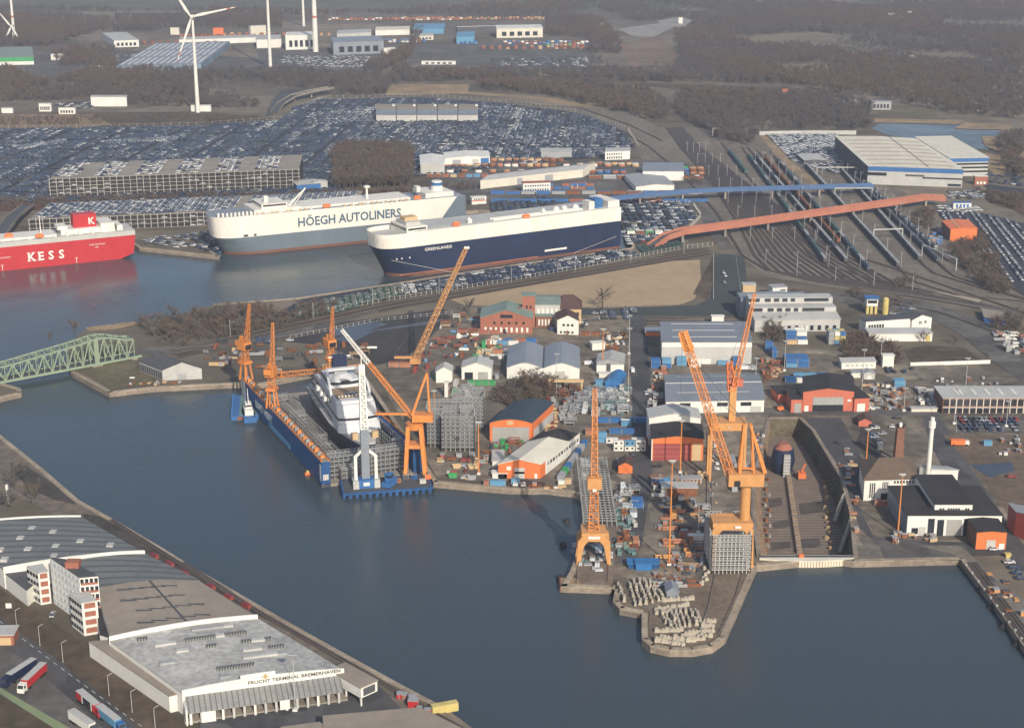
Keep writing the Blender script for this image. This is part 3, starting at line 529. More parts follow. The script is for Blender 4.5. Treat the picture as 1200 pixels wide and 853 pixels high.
# -- far industrial belt
FAR=[('green and white hall at the far left edge',(-5,77),(40,76),'68',(-5,56),'white','gutgreen','green'),
('white hall with a grey gabled roof and dark windows in the far left industrial area',(134,56),(163,55),'48',(120,39),'white','ltgrey','glass'),
('enormous far hall with a blue front and rows of white roof strips',(137,86),(236,83),'78',(183,51),'palegrey','bluegrey','roof'),
('long far shed with a white edge behind the striped roof',(210,53),(300,50),'47',(212,44),'white','ltgrey',None),
('white hall with a dark gate at the foot of the thick turbine tower',(335,59),(372,58),'42',(336,38),'white','white','glass'),
('blue-grey far hall with dark gates beside the parked trucks',(391,65),(450,63),'50',(388,44),'bluegrey','bluegrey','glass'),
('white cabin block in front of the blue-grey far hall',(450,64),(464,63),'57',6,'white','white',None),
('long flat-roofed far shed left of the white turbine base',(301,57),(330,56),'47',(300,42),'white','ltgrey',None),
('white terminal with a row of gates behind the red containers',(582,45),(636,44),'34',(581,30),'cream','white','glass'),
('light blue far shed left of the long white canopy',(535,52),(556,51),'44',(536,38),'ltblue','ltblue',None),
('long thin white canopy above the far container stacks',(536,38),(600,36),'32',6,'dkgrey','white',None),
('white far block right of the road at the head of the yellow sheds',(484,48),(508,47),'43',(484,40),'cream','ltgrey','glass'),
('pale blue far block beside the trees',(484,40),(520,40),'34',(487,28),'ltblue','ltblue',None),
('long white barracks behind the far car compound',(494,76),(534,76),'72',5,'white','ltgrey','glass'),
('white hall with a pale roof in front of the far wood',(107,125),(149,125),'114',(107,112),'white','ltgrey',None),
('small white office left of the pale-roofed hall',(46,131),(60,131),'122',5,'white','white','glass'),
('low white building with a dark window band by the reeds',(69,134),(88,134),'127',5,'white','white','glass'),
('small white store at the left edge before the reeds',(2,133),(15,133),'127',4,'white','ltgrey',None),
('white farm building far to the left beside the road',(60,71),(74,71),'64',5,'white','white',None),
('white base building at the foot of the nearest wind turbine',(224,131),(247,131),'124',5,'white','white',None),
('white farmhouses in the distant woodland',(1040,20),(1049,20),'16',5,'white','white',None),
('second white farmhouse in the distant woodland',(1052,21),(1061,21),'18',4,'white','white',None),
('third white farmhouse with a small tower in the distant woodland',(1064,20),(1068,20),'14',5,'white','white',None),
('small white house in the right-hand woodland',(1066,68),(1074,68),'65',5,'white','red',None),
('white bungalow at the right edge of the far woodland',(1186,68),(1192,68),'65',5,'white','ltgrey',None),
('grey blockhouse beside the far meadow',(1021,129),(1044,129),'119',7,'grey','bluegrey','glass'),
('tiny white block left of the big reclaimed hill',(700,32),(706,32),'28',5,'white','white',None),
('white house at the edge of the tallest reclaimed hill',(795,28),(800,28),'21',5,'white','ltgrey',None),
('pale shed with red ends by the far compound',(917,110),(924,110),'105',5,'salmon','red',None),
('far green-grey hall half hidden by the leftmost trees',(395,48),(435,46),'40',(396,36),'ltgrey','ltgrey',None),
('white low hall behind the blue-grey far hall',(440,42),(480,41),'36',(441,32),'white','cream',None),
('far white store beside the containers at the horizon',(200,41),(210,41),'33',5,'cream','cream',None),
('far orange store beside the containers at the horizon',(250,42),(262,42),'33',5,'orange','red',None),
('far pale hall at the right of the orange store',(294,42),(312,41),'31',8,'cream','ltgrey',None)]
for lb,a,b,h,d,w,r_,f in FAR:
    fe=[]
    if f=='glass': fe=[('window','F',.08,.92,.2,.65,'glass',5,.4)]
    if f=='green': fe=[('cladding','F',0,1,.45,1,'green')]
    if f=='roof': fe=[('skylight','T',u,u+.025,v,v+.27,'white') for u in [i/13+.02 for i in range(13)] for v in (.04,.36,.68)]
    bl('industrial_building' if w!='cream' else 'store_building',lb,'building',a,b,h,d,'flat',0,w,r_,fe)
# -- south bank: fruit terminal
def qhall(name,label,cat,corners,h,rf,wall='white',vault=0,extra=None,rough=None):     # corners: near-left, near-right, far-right, far-left (px of the roof corners)
    P=[G(x,y,h) for x,y in corners]; o0=Vector((P[0].x,P[0].y,0)); root=thing(name,label,cat,o0)
    L=[p-o0 for p in P]
    M(wall).prism([(p.x,p.y) for p in L],0,h).build('wall',root)
    mb=M(rf); n=12 if vault else 1
    for i in range(n):
        a=i/n;b=(i+1)/n; fz=lambda t: h+.3+vault*(1-(2*t-1)**2)
        q=[L[0].lerp(L[1],a),L[0].lerp(L[1],b),L[3].lerp(L[2],b),L[3].lerp(L[2],a)]
        mb.quad((q[0].x,q[0].y,fz(a)),(q[1].x,q[1].y,fz(b)),(q[2].x,q[2].y,fz(b)),(q[3].x,q[3].y,fz(a)))
    for e in ((0,1),(1,2),(2,3),(3,0)):
        if not (e in ((1,2),(3,0)) and False):
            a_,b_=L[e[0]],L[e[1]]
            if e in ((0,1),(2,3)):
                for i in range(n):
                    t0,t1=(i/n,(i+1)/n); 
                    if e==(2,3): t0,t1=1-t0,1-t1; p,q=L[3].lerp(L[2],t0),L[3].lerp(L[2],t1)
                    else: p,q=L[0].lerp(L[1],t0),L[0].lerp(L[1],t1)
                    mb.quad((p.x,p.y,h-.1),(q.x,q.y,h-.1),(q.x,q.y,fz(t1)),(p.x,p.y,fz(t0)))
            else: mb.quad((a_.x,a_.y,h-.1),(b_.x,b_.y,h-.1),(b_.x,b_.y,h+.3),(a_.x,a_.y,h+.3))
    mb.build('roof',root); return root,L
def parapet(root,p,q,h0,h1,vault,th=.5,n=14,m='white',mid=0):
    mb=M(m); d=(q-p).normalized(); nn=Vector((d.y,-d.x,0))*th
    for i in range(n):
        a,b=i/n,(i+1)/n; P,Q=p.lerp(q,a),p.lerp(q,b); fa=h1+vault*(1-(2*a-1)**2); fb=h1+vault*(1-(2*b-1)**2)
        if mid and .33<(a+b)/2<.6: fa+=mid; fb+=mid
        vs=[(P.x,P.y,h0),(Q.x,Q.y,h0),(Q.x+nn.x,Q.y+nn.y,h0),(P.x+nn.x,P.y+nn.y,h0),(P.x,P.y,fa),(Q.x,Q.y,fb),(Q.x+nn.x,Q.y+nn.y,fb),(P.x+nn.x,P.y+nn.y,fa)]
        mb._add(vs,[(0,3,2,1),(4,5,6,7),(0,1,5,4),(1,2,6,5),(2,3,7,6),(3,0,4,7)])
    return mb.build('parapet',root)
W0,L0=qhall('fruit_warehouse','northernmost warehouse with a dark grey glazed shed roof on the south bank','warehouse',[(4,668),(169,648),(95,606),(-60,617)],8,'glazed',vault=1.2)
parapet(W0,L0[3],L0[2],7,9,1.2); parapet(W0,L0[0],L0[1],5,9.4,1.2); 
for (fx,fy) in ((.05,.6),(.22,.72),(.35,.55),(.3,.3),(.5,.3),(.12,.35),(.62,.62),(.7,.35),(.52,.75),(.85,.2),(.07,.15),(.4,.1)):
    p=L0[0].lerp(L0[1],fx).lerp(L0[3].lerp(L0[2],fx),fy); M('ltgrey').box(p.x-1.3,p.x+1.3,p.y-1.5,p.y+1.5,8.6,9.8).build('roof_hatch',W0)
W1,L1=qhall('fruit_warehouse','warehouse with a striped dark glazed roof right behind the office tower','warehouse',[(120,693),(234,680),(170,649),(60,662)],8,'glazed',vault=1.2); parapet(W1,L1[3],L1[2],7,9.6,1.2)
W2,L2=qhall('fruit_warehouse','warehouse with a smooth tan vaulted roof in the middle of the terminal','warehouse',[(130,749),(302,724),(233,681),(112,690)],8,'tanroof',vault=1.6); 
qs=L2[0].lerp(L2[1],.52); qe=L2[3].lerp(L2[2],.52); M('dkgrey').bar((qs.x,qs.y,9.75),(qe.x,qe.y,9.75),.7).build('roof_seam',W2)
for (u,v) in ((.45,.85),(.43,.62),(.5,.38),(.46,.14)):
    for k in range(5):
        p=L2[0].lerp(L2[1],u-.2+k*.1).lerp(L2[3].lerp(L2[2],u-.2+k*.1),v); M('dkgrey').box(p.x-3,p.x+3,p.y-.4,p.y+.4,9,9.9).build('skylight',W2)
W3,L3=qhall('fruit_warehouse','southern warehouse with a worn whitish roof and a lettered white front','warehouse',[(213,812),(403,786),(302,725),(128,751)],8,'whiteroof',vault=1.2)
parapet(W3,L3[3],L3[2],7,9.9,1.3); parapet(W3,L3[0],L3[1],4,9.2,1.3,mid=1.3)
r3=random.Random(3)
for k in range(20):
    u=r3.uniform(.1,.9); v=r3.choice((.1,.22,.34,.46,.6,.75,.9)); p=L3[0].lerp(L3[1],u).lerp(L3[3].lerp(L3[2],u),v); d=(L3[1]-L3[0]).normalized()
    s=r3.uniform(1.5,6); mb=M(r3.choice(('skyl','skyl','skyl','grey','ltgrey'))); z=8.75+1.2*(1-(2*u-1)**2)
    mb.T=Matrix.Translation((p.x,p.y,z-.6))@Matrix.Rotation(math.atan2(d.y,d.x),4,'Z'); mb.box(-s,s,-.9,.9,0,.9); mb.build('skylight',W3)
# side aisle, canopy, loading bays
W4,L4=qhall('side_aisle','long low side aisle with a tan-grey roof and a white outer wall along the road','side aisle',[(198,816),(214,812),(129,750),(104,752)],6,'tanroof')
dd=L3[1]-L3[0]; LW=dd.length; dx=dd.normalized(); nn=Vector((dx.y,-dx.x,0)); base=Vector((W3.location.x,W3.location.y,0))
cp=thing('loading_canopy','striped metal canopy on pale pillars along the lettered warehouse front','canopy',base,math.atan2(dx.y,dx.x))
M('canopy')._add([(1,-.3,7.0),(LW*.97,-.3,7.0),(LW*.97,-7.5,4.6),(1,-7.5,4.6),(1,-.3,6.7),(LW*.97,-.3,6.7),(LW*.97,-7.5,4.2),(1,-7.5,4.2)],[(3,2,1,0),(4,5,6,7),(3,7,6,2),(0,3,7,4),(1,5,6,2)]).build('roof',cp)
for i in range(15): 
    x=2+i*(LW*.96-3)/14; M('ltgrey' if i%3 else 'white').box(x-.4,x+.4,-7.2,-6.4,0,4.3).build('pillar',cp)
for i in range(14):
    x=2+i*(LW*.96-3)/14; M('grey' if i in(2,8) else 'dkgrey').box(x+.8,x+3.2,-1.2,-.7,.8,3.6).build('loading_door',cp)
M('white').box(5.5,10,-7.4,-7.1,.2,4.2).build('panel',cp); M('white').box(LW*.575,LW*.635,-7.6,-7.3,1,4.4).build('panel',cp); M('white').box(.4,1,-7.5,-.5,0,5.6).build('end_wall',cp)
M('concrete').box(0,LW,-6.3,-.5,0,.8).build('ramp',cp)
tx=text('FRUCHT TERMINAL BREMERHAVEN',1.75,'dkgrey',cp,bold=.02); tx.location=(LW*.40,-.75,8.2); tx.scale=(1.12,1,1)
e=M('tan').box(LW*.5,LW*.52,-.8,-.6,9.6,11.2).box(LW*.485,LW*.535,-.8,-.6,10.2,10.5); e.build('emblem',cp)
pb=thing('raised_gangway','white raised gangway box with a tan roof on thin legs at the warehouse corner','gangway',G(386,811)); 
a=G(386,792,5)-pb.location; b=G(423,813,5)-pb.location
u=(b-a); u.z=0; Lg=u.length; u.normalize(); vv=Vector((-u.y,u.x,0)); Tm=Matrix.Translation((a.x,a.y,0))@shear(None,u,vv)
for nm,mt,bb in (('wall','white',(0,Lg,0,7,3.4,7.2)),('roof','tanroof',(-.3,Lg+.3,-.3,7.3,7.2,7.6)),('opening','dkgrey',(Lg-.05,Lg+.1,1,6,3.9,6.6))):
    q=M(mt); q.T=Tm; q.box(*bb); q.build(nm,pb)
for t in (.15,.5,.97): q=M('white'); q.T=Tm; q.box(Lg*t-.25,Lg*t+.25,.1,.6,0,3.4); q.build('leg',pb)
qhall('quay_hut','low concrete store with a pale roof between the gangway and the railway','store',[(414,800),(428,803),(418,792),(408,795)],3.5,'ltgrey','ltgrey')
qhall('terminal_hall','tan flat-roofed hall cut off by the bottom edge below the gangway','hall',[(380,872),(575,870),(492,829),(378,839)],6.5,'tanroof','white')
qhall('terminal_hall','pale tan hall roof at the bottom left of the loading yard','hall',[(250,905),(440,905),(375,846),(330,852)],6,'tanroof','white')
# offices
OF,_=qhall('office_tower','white office tower with brick ends standing above the glazed warehouse roof','office tower',[(93,677),(115,675),(79,656),(58,653)],19,'dkgrey','white')
def facade(root,P,Q,h0,h1,rows,cols,m='glass',fill=.55,nm='window',th=.15,mbk=None):
    d=(Q-P); L=d.length; d.normalize(); n_=Vector((d.y,-d.x,0))
    Tm=Matrix.Translation((P.x,P.y,0))@shear(None,d,-n_)
    for r_ in range(rows):
        z0=h0+(h1-h0)*(r_+.3)/rows; z1=h0+(h1-h0)*(r_+.3+fill)/rows
        if mbk: q=M(mbk); q.T=Tm; q.box(0.3,L-.3,-.06,.05,z0-(h1-h0)/rows*.28,z0); q.build('spandrel',root)
        for c in range(cols):
            q=M(m); q.T=Tm; q.box(L*(c+.15)/cols,L*(c+.85)/cols,-th,.05,z0,z1); q.build(nm,root)
LO=_; facade(OF,LO[0],LO[1],0,19,6,4,'glass',.5,mbk='red'); facade(OF,LO[3],LO[0],0,19,6,8,'palewindow',.45)
M('red').box(*( (lambda p:(p.x-2,p.x+3,p.y-2,p.y+2))(LO[0].lerp(LO[2],.6))),19,21.6).build('lift_housing',OF)
OL,_=qhall('office_wing','low white office wing with red brick end panels left of the tower','office wing',[(44.5,672),(57,670),(50,661),(31,664)],13,'ltgrey','white'); facade(OL,_[0],_[1],0,13,4,1,'red',.62,nm='brick_panel'); facade(OL,_[3],_[0],0,13,4,4,'glass',.45)
OR,_=qhall('office_wing','low white office wing with red brick end panels in front of the tower','office wing',[(95.5,707),(114,704),(104,693),(81,696)],13,'ltgrey','white'); facade(OR,_[0],_[1],0,13,4,1,'red',.62,nm='brick_panel'); facade(OR,_[3],_[0],0,13,4,5,'glass',.45)
qhall('road_wall','white windowless wing with a blue door running along the road at the left','wing',[(31,692),(41,684),(52,662),(3,670)],6.5,'dkgrey','white')
qhall('road_wall','flat dark-roofed link building with round roof lights between office wing and tan roof','link building',[(117,744),(130,748),(175,739),(112,706)],6,'black','white')
solo('brick_gatehouse',M('red').box(0,9,0,7,0,4.2).mat('tan').box(1,8,-.1,.05,.3,3.2).mat('ltgrey').box(-.4,9.4,-.4,7.4,4.2,4.6),'small brick gatehouse with a cream door at the left edge beside the truck yard','gatehouse',G(-13,757)-Vector((0,0,0)),.05)
# ---------------------------------------------------------------- ships
def hull(root,L,B,levels,mats,deck='ltgrey',N=9):
    """levels: (z, x0, bowlen, q, xs). mats: one per band"""
    loops=[]
    for z,x0,bl_,q,xs in levels:
        lp=[(xs,0,z)]
        for i in range(N,-1,-1):
            a=math.pi/2*i/N; lp.append((x0+bl_*(1-math.cos(a)),B/2-B/2*math.sin(a)**q,z))
        for i in range(1,N+1):
            a=math.pi/2*i/N; lp.append((x0+bl_*(1-math.cos(a)),B/2+B/2*math.sin(a)**q,z))
        lp.append((xs,B,z)); loops.append(lp)
    n=len(loops[0])
    for k in range(len(loops)-1):
        mb=M(mats[k]); a,b=loops[k],loops[k+1]; vs=a+b
        mb._add(vs,[((i+1)%n,i,n+i,n+(i+1)%n) for i in range(n)]); mb.build('hull_band' if k else 'keel_band',root,smooth=False)
    top=loops[-1]; M(deck)._add(top,[tuple(range(n))[::-1]]).build('deck',root)
    return loops
def frame(a,b,z):
    A=G(a[0],a[1],z); B=G(b[0],b[1],z); d=B-A; return A,d.length,math.atan2(d.y,d.x)
def lifeboat(parent,x,y,z,m='orange'):
    mb=M(m); mb._add([(x-3.4,y,z+.6),(x-2.4,y-1.2,z),(x+2.4,y-1.2,z),(x+3.4,y,z+.6),(x+2.4,y+1.2,z),(x-2.4,y+1.2,z),(x-2.6,y-1,z+1.9),(x+2.6,y-1,z+1.9),(x+2.6,y+1,z+1.9),(x-2.6,y+1,z+1.9),(x-1.8,y,z+2.8),(x+1.8,y,z+2.8)],
      [(0,1,6),(1,2,7,6),(2,3,7),(3,4,8),(4,5,9,8),(5,0,9),(6,7,11,10),(7,8,11),(8,9,10,11),(9,6,10),(7,3,8),(6,9,0),(0,5,4,3,2,1)]); return mb.build('lifeboat',parent)
def rails(parent,x0,x1,y,z,h=1.1,m='white'):
    mb=M(m); mb.box(x0,x1,y-.06,y+.06,z+h-.12,z+h)
    x=x0
    while x<=x1: mb.box(x-.06,x+.06,y-.06,y+.06,z,z+h); x+=4
    return mb.build('railing',parent)
# dark-hulled car carrier
o,L,rz=frame((459,328),(727,291.5),WZ)
S1=thing('car_carrier','navy-hulled car carrier with white upper sides, moored beside the sand field','ship',o,rz)
B1=32; lv=[(0,3,30,.85,L),(2.2,2.5,30,.85,L),(12,-2,26,.7,L),(21.5,-7,18,.6,L),(28.5,-7.5,15,.55,L),(32.8,-7.5,15,.55,L)]
hull(S1,L,B1,[l for l in lv if l[0]<32],['boot','hullblue','hullblue','shipwhite'],deck='ltgrey')
# upper trunk set back from the open forecastle
mb=M('shipwhite'); mb.box(20,L,0,B1,28.5,31.8); mb.build('upper_side',S1); M('ltgrey').box(22,L-1,1,B1-1,31.8,32.1).build('weather_deck',S1)
mb=M('shipwhite')
lp=[]
for i in range(10,-1,-1):
    a=math.pi/2*i/10; lp.append((-7.5+15*(1-math.cos(a)),16-16*math.sin(a)**.55))
lp+= [(x,32-y) for x,y in reversed(lp[:-1])]; lp=[(20,0)]+lp+[(20,32)]
for i in range(len(lp)-1): 
    a,b=lp[i],lp[i+1]; mb.quad((a[0],a[1],28.5),(a[0],a[1],31.6),(b[0],b[1],31.6),(b[0],b[1],28.5))
mb.build('bulwark',S1)
br=M('shipwhite').box(14,30,3,29,28.5,35).build('wheelhouse',S1); M('glass').box(13.85,14,4,28,32.6,33.9).box(15,29,2.85,3,32.6,33.9).build('window',br)
M('ltgrey').box(16,27,8,24,35,37.5).build('top_house',S1); M('tan').box(17,27,12,20,37.5,40).build('radar_platform',S1)
lifeboat(S1,52,1.2,32.6,'orange'); lifeboat(S1,110,1.5,32.2,'orange')
for x in (66,128,146,170): M('shipwhite').box(x-1.5,x+1.5,6,9,32,34.5).cyl((x,7.5,34.5),1.6,1.6,10,.4).build('vent',S1)
for x in (140,147,157): M('white').cyl((x,9,32),3,3.2,12,2.2).cyl((x,9,35.2),2.2,1,12,.6).build('tank_dome',S1)
M('shipwhite').box(84,160,4,5,32,33.6).box(84,160,9,10,32,33.2).build('pipe_rack',S1)
M('shipwhite').box(L*.86,L*.885,3,12,32,38).box(L*.945,L-.5,2,28,32,37).build('engine_casing',S1)
fn=M('blue').box(L*.895,L*.93,5,15,32,38.8).build('funnel',S1); M('ltblue').cyl((L*.912,4.9,35.5),1.2,.2,12).build('emblem',fn)
M('white').box(L*.65,L*.75,-.15,.05,5.4,6.8).build('pilot_door',S1); rails(S1,30,L-10,.4,32)
for x in (4,8,14): M('white').box(x,x+.8,-.1,1.0,13.6,14.6).build('hawse_mark',S1)
t=text('GREENLANDS',3.0,'white',S1,bold=.03); t.location=(26,-.35,17.5); t.scale=(1.15,1,1)
M('red').box(6,L*.62,-.12,.05,2.2,2.9).build('waterline_stripe',S1)
# grey-hulled white car carrier
o,L,rz=frame((265,301.5),(540,273),WZ)
S2=thing('car_carrier','large grey and white car carrier lettered in dark blue behind the navy ship','ship',o,rz)
B2=32; hull(S2,L,B2,[(0,2,32,.9,L-4),(2.0,1.5,32,.9,L-4),(8,-2,28,.75,L),(13.5,-6,20,.62,L+4),(29.5,-8,16,.55,L+4)],['boot','hullgrey','hullgrey','shipwhite'],deck='bluegrey')
rp=M('hullgrey')._add([(L-16,-.2,13.5),(L+4.2,-.2,13.5),(L+4.2,-.2,29.5),(L-3,-.2,29.5)],[(0,1,2,3)]).box(L+4,L+4.6,0,32,8,29.6).build('stern_ramp',S2)
rails(S2,0,L,.4,29.5); mb=M('shipwhite').box(24,60,2,30,29.5,32.6); mb.build('bridge_deck',S2)
wh=M('shipwhite').box(30,50,4,28,32.6,36).build('wheelhouse',S2); M('glass').box(29.8,30,5,27,34.2,35.4).box(31,49,3.85,4,34.2,35.4).build('window',wh)
M('shipwhite').box(34,37,10,13,36,41).bar((52,8,32.6),(66,8,45),1.6,.6).bar((66,8,45),(57,8,33),.7,.5).build('mast',S2)
M('shipwhite').box(58,L-40,6,31,29.5,31).build('trunk_deck',S2); 
M('shipwhite').bar((118,16,31),(118,16,40),1.6,1.2).box(116,120,14,18,39.5,41).build('mast',S2)
M('shipwhite').box(L-28,L-4,4,30,29.5,33).build('aft_house',S2); fn=M('shipwhite').cyl((L-14,14,33),4.8,4,14,4.3).mat('blue').cyl((L-14,14,37),4.4,2.5,14,4.2).mat('shipwhite').cyl((L-14,14,39.5),4.3,1,14,4.1).build('funnel',S2)
M('shipwhite').box(L-32,L-29,12,18,33,37.5).build('crane_post',S2)
lifeboat(S2,80,1.4,30); lifeboat(S2,L-36,1.4,30)
for k in range(34):
    x=22+k*(L-60)/34+rnd.uniform(-1,1)
    if 70<x<92: continue
    M('tan' if k%3 else 'white').box(x-.9,x+.9,1.2,2.6,29.5,30.9).build('vent',S2)
for k in range(10): x=-3+k*3.0; y=(16-16*math.sin(math.acos(max(-1,1-(x+8)/16)))**.55) if x<8 else 0; M('shipwhite').box(x-.7,x+.7,y+1,y+2.4,29.5,32.4).build('mooring_post',S2)
for x,w in ((1,3),(14,3.6),(22,2)): M('glass').box(x,x+w,-.15 if x>10 else 2.5,.3 if x>10 else 4,13.9,15.4).build('mooring_opening',S2)
t=text('HÖEGH AUTOLINERS',9.4,'lettering',S2,bold=.17); t.location=(56,-.35,17.8); t.scale=(.92,1,1)
# red car carrier
a=G(0,318,WZ); b=G(160.5,301.6,WZ); d=(b-a).normalized(); a0=b-d*178
S3=thing('car_carrier','red-hulled car carrier with white letters and red funnel block, cut by the left edge','ship',a0,math.atan2(d.y,d.x))
L=178; hull(S3,L,28,[(0,4,30,.85,L-12),(3.5,2,30,.85,L-2),(17,-4,20,.6,L),(20.5,-4,20,.6,L)],['kessred','kessred','ltgrey'],deck='ltgrey')
for k,ch in enumerate('KESS'):
    t=text(ch,8.6,'white',S3,name='letter',bold=.22); t.location=(L-78+k*7.3,-.3,5.2)
    for x0,x1,z in (((-.3,2.2,0),(3.4,5.9,0),(-.3,2.2,5.8),(3.3,5.6,5.8)) if ch=='K' else ((-.3,1.0,0),(-.3,1.0,5.8)) if ch=='E' else ()): M('white').box(x0,x1,-.05,.05,z-.05,z+.4).build('serif',t)
t2=text('SAAR HIGHWAY',1.6,'white',S3); t2.location=(L-34,-.3,12.2); t2=text('KIEL',1.5,'white',S3); t2.location=(L-30,-.3,10.2); t2=text('SAAR HIGHWAY',1.6,'white',S3); t2.location=(L-101,-.3,9.0)
fb=M('kessred').box(L-42,L-25.5,10,20,21,33.5).build('funnel_block',S3); t=text('K',7,'white',fb,bold=.15); t.location=(L-31.5,9.85,26)
M('shipwhite').box(L-52,L-22,6,24,20.5,24).build('aft_house',S3); M('shipwhite').box(L-54,L-47,8,20,24,26.5).build('aft_house',S3)
M('shipwhite').box(L-24,L-14,3,25,20.5,27).build('aft_house',S3); M('shipwhite').box(L-12,L-8,4,20,20.5,24.5).build('vent',S3)
M('shipwhite').box(L-112,L-56,4,24,20.5,22).build('trunk_deck',S3); lifeboat(S3,L-68,1.4,21.5); M('shipwhite').bar((L-66,8,20.5),(L-66,8,36),.8,.4).build('mast',S3)
M('shipwhite').box(L-110,L-102,6,22,20.5,26).box(L-140,L-126,5,22,20.5,25).build('deck_house',S3); lifeboat(S3,L-88,10,22)
for x in range(30,int(L)-16,9): M('shipwhite').box(x,x+2,2,4,20.5,22.6).build('vent',S3)
rails(S3,20,L-2,.3,20.5)
for x in (L-96,L-44): M('white').box(x,x+.4,-.12,.05,.4,4.4).box(x-.8,x+1.2,-.12,.05,3.9,4.3).build('draught_mark',S3)
# mooring lines
solo('mooring_line',M('ltgrey').bar((0,0,0),G(671,298,.5)-G(711,256,0),.22) if False else M('ltgrey').bar(G(452+30,300,12)*0,G(545,322,.6)-(S1.location+Vector((0,0,14))),.22),'thin pale mooring line from the navy bow to the quay','mooring line',S1.location+Vector((0,0,14)))
p=S1.matrix_basis@Vector((L+10,0,10)); q=G(672,297,.6); solo('mooring_line',M('ltgrey').bar((0,0,0),q-Vector((p.x,p.y,p.z)),.22),'thin pale mooring line from the navy stern to the quay','mooring line',p)
# ---------------------------------------------------------------- floating dock
A=G(377,571.5,WZ); Bp=G(495,556,WZ); Cc=G(284,470,WZ)
u=(Bp-A); Wd=u.length; u.normalize(); v=(Cc-A); Ld=v.length; v.normalize()
FD=thing('floating_dock','blue floating dock with orange-topped side walls holding a white yacht','floating dock',A)
T=shear(None,u,v); H0=12.5; ww=4.3
def fd(m): q=M(m); q.T=T; return q
fd('concrete').box(0,Wd,0,Ld,-1.5,1.4).build('pontoon_deck',FD)
wl=fd('dockblue').box(0,ww,0,Ld,0,H0).build('side_wall',FD); fd('dockblue').box(Wd-ww,Wd,0,Ld,0,H0).build('side_wall',FD)
mb=fd('crane'); 
for x in (0.1,ww-.1,Wd-ww+.1,Wd-.1):
    mb.box(x-.08,x+.08,0,Ld,H0+1.0,H0+1.15)
    for k in range(int(Ld/3)): mb.box(x-.08,x+.08,k*3,k*3+.16,H0,H0+1.1)
mb.build('railing',FD)
fd('crane').box(.3,.9,0,Ld,H0,H0+.5).box(ww-.9,ww-.3,0,Ld,H0,H0+.5).box(Wd-.9,Wd-.3,0,Ld,H0,H0+.5).build('crane_rail',FD)
fd('concrete').box(1,ww-1,0,Ld,H0,H0+.2).build('walkway',FD)
for k in range(30): y=4+k*Ld/31; fd('scaff' if k%2 else 'crane').box(1.3,ww-1.2,y,y+1.6,H0+.2,H0+1.5+rnd.random()).build('deck_fitting',FD)
fd('ltgrey').box(.8,3.4,-.1,.1,3.5,6.2).build('ladder_panel',FD); fd('ltblue').box(-.12,.05,Ld*.36,Ld*.62,2.0,4.6).build('fender_strip',FD)
fd('ltgrey').box(-.14,.05,Ld-7,Ld-.5,.6,H0).build('draught_panel',FD)
fd('ltgrey').box(-.14,.05,.5,2.2,3,11).build('draught_mark',FD)
t=text('LLOYD WERFT',5.4,'palewindow',FD,bold=.05)
ang=math.atan2(-v.y,-v.x); t.rotation_euler=(0,0,ang); pp=T@Vector((0,Ld*.80,0)); n_=Vector((math.sin(ang),-math.cos(ang),0)); t.location=(pp.x+n_.x*.15,pp.y+n_.y*.15,5.6); t.scale=(.85,1,1)
# dock scaffolding across the near end and along the walls
def scaffold(w,d,h,cell=2.2,lv=2.1,t=.14,m='scaff',planks=True):
    mb=M(m); nx=max(1,round(w/cell)); nz=max(1,round(h/lv)); ny=max(1,round(d/cell))
    for i in range(nx+1):
        for y in (0,d): mb.box(w*i/nx-t,w*i/nx+t,y-t,y+t,0,h+.8)
    for j in range(ny+1):
        for x in (0,w): mb.box(x-t,x+t,d*j/ny-t,d*j/ny+t,0,h+.8)
    for k in range(1,nz+1):
        z=h*k/nz
        for y in (0,d): mb.box(0,w,y-t,y+t,z-t,z+t); mb.box(0,w,y-t*.7,y+t*.7,z+1-t*.7,z+1+t*.7)
        for x in (0,w): mb.box(x-t,x+t,0,d,z-t,z+t)
    if planks:
        mb.mat('wood' if False else 'grey')
        for k in range(1,nz+1): z=h*k/nz; mb.box(t,w-t,t,min(d-t,1.3),z-.1,z+.03); mb.box(t,w-t,max(t,d-1.3),d-t,z-.1,z+.03)
    return mb
def scf(label,px,w,d,h,rz=0,z=0,cell=2.2,base=None,Tm=None,**k):
    r=thing('scaffold',label,'scaffold',base if base is not None else G(px[0],px[1],z),rz)
    mb=scaffold(w,d,h,cell,**k); mb.build('frame',r); return r
rzd=math.atan2(u.y,u.x)
scf('steel scaffold wall across the near end of the dock in front of the yacht bow',None,Wd-2*ww-2,6,11,rzd,base=A+T.to_3x3()@Vector((ww+1,4,1.4)))
scf('scaffold bay with a dark opening left of the crane barge in the dock',None,7,4,6,rzd,base=A+T.to_3x3()@Vector((ww+5,-.5,1.4)))
scf('scaffold running inside the right dock wall beside the yacht',None,5,100,13,math.atan2(v.y,v.x)-math.pi/2,base=A+T.to_3x3()@Vector((Wd-ww-6,12,1.4)),cell=3)
scf('scaffold running inside the left dock wall beside the yacht',None,6,96,9,math.atan2(v.y,v.x)-math.pi/2,base=A+T.to_3x3()@Vector((ww+1,12,1.4)),cell=3)
rv=math.atan2(v.y,v.x)-math.pi/2
for lb,xx,yy,w_,d_,h_ in (('low scaffold deck on the dock floor left of the yacht bow',ww+8,16,6,26,4),('long scaffold stage on the dock floor beside the yacht flank',ww+8,48,6,34,6),('far scaffold stage on the dock floor near the dock cranes',ww+7,90,9,30,5),('tall scaffold against the right flank of the yacht',Wd-ww-11,26,4,60,12)):
    scf(lb,None,w_,d_,h_,rv,base=A+T.to_3x3()@Vector((xx,yy,1.4)),cell=2.6)
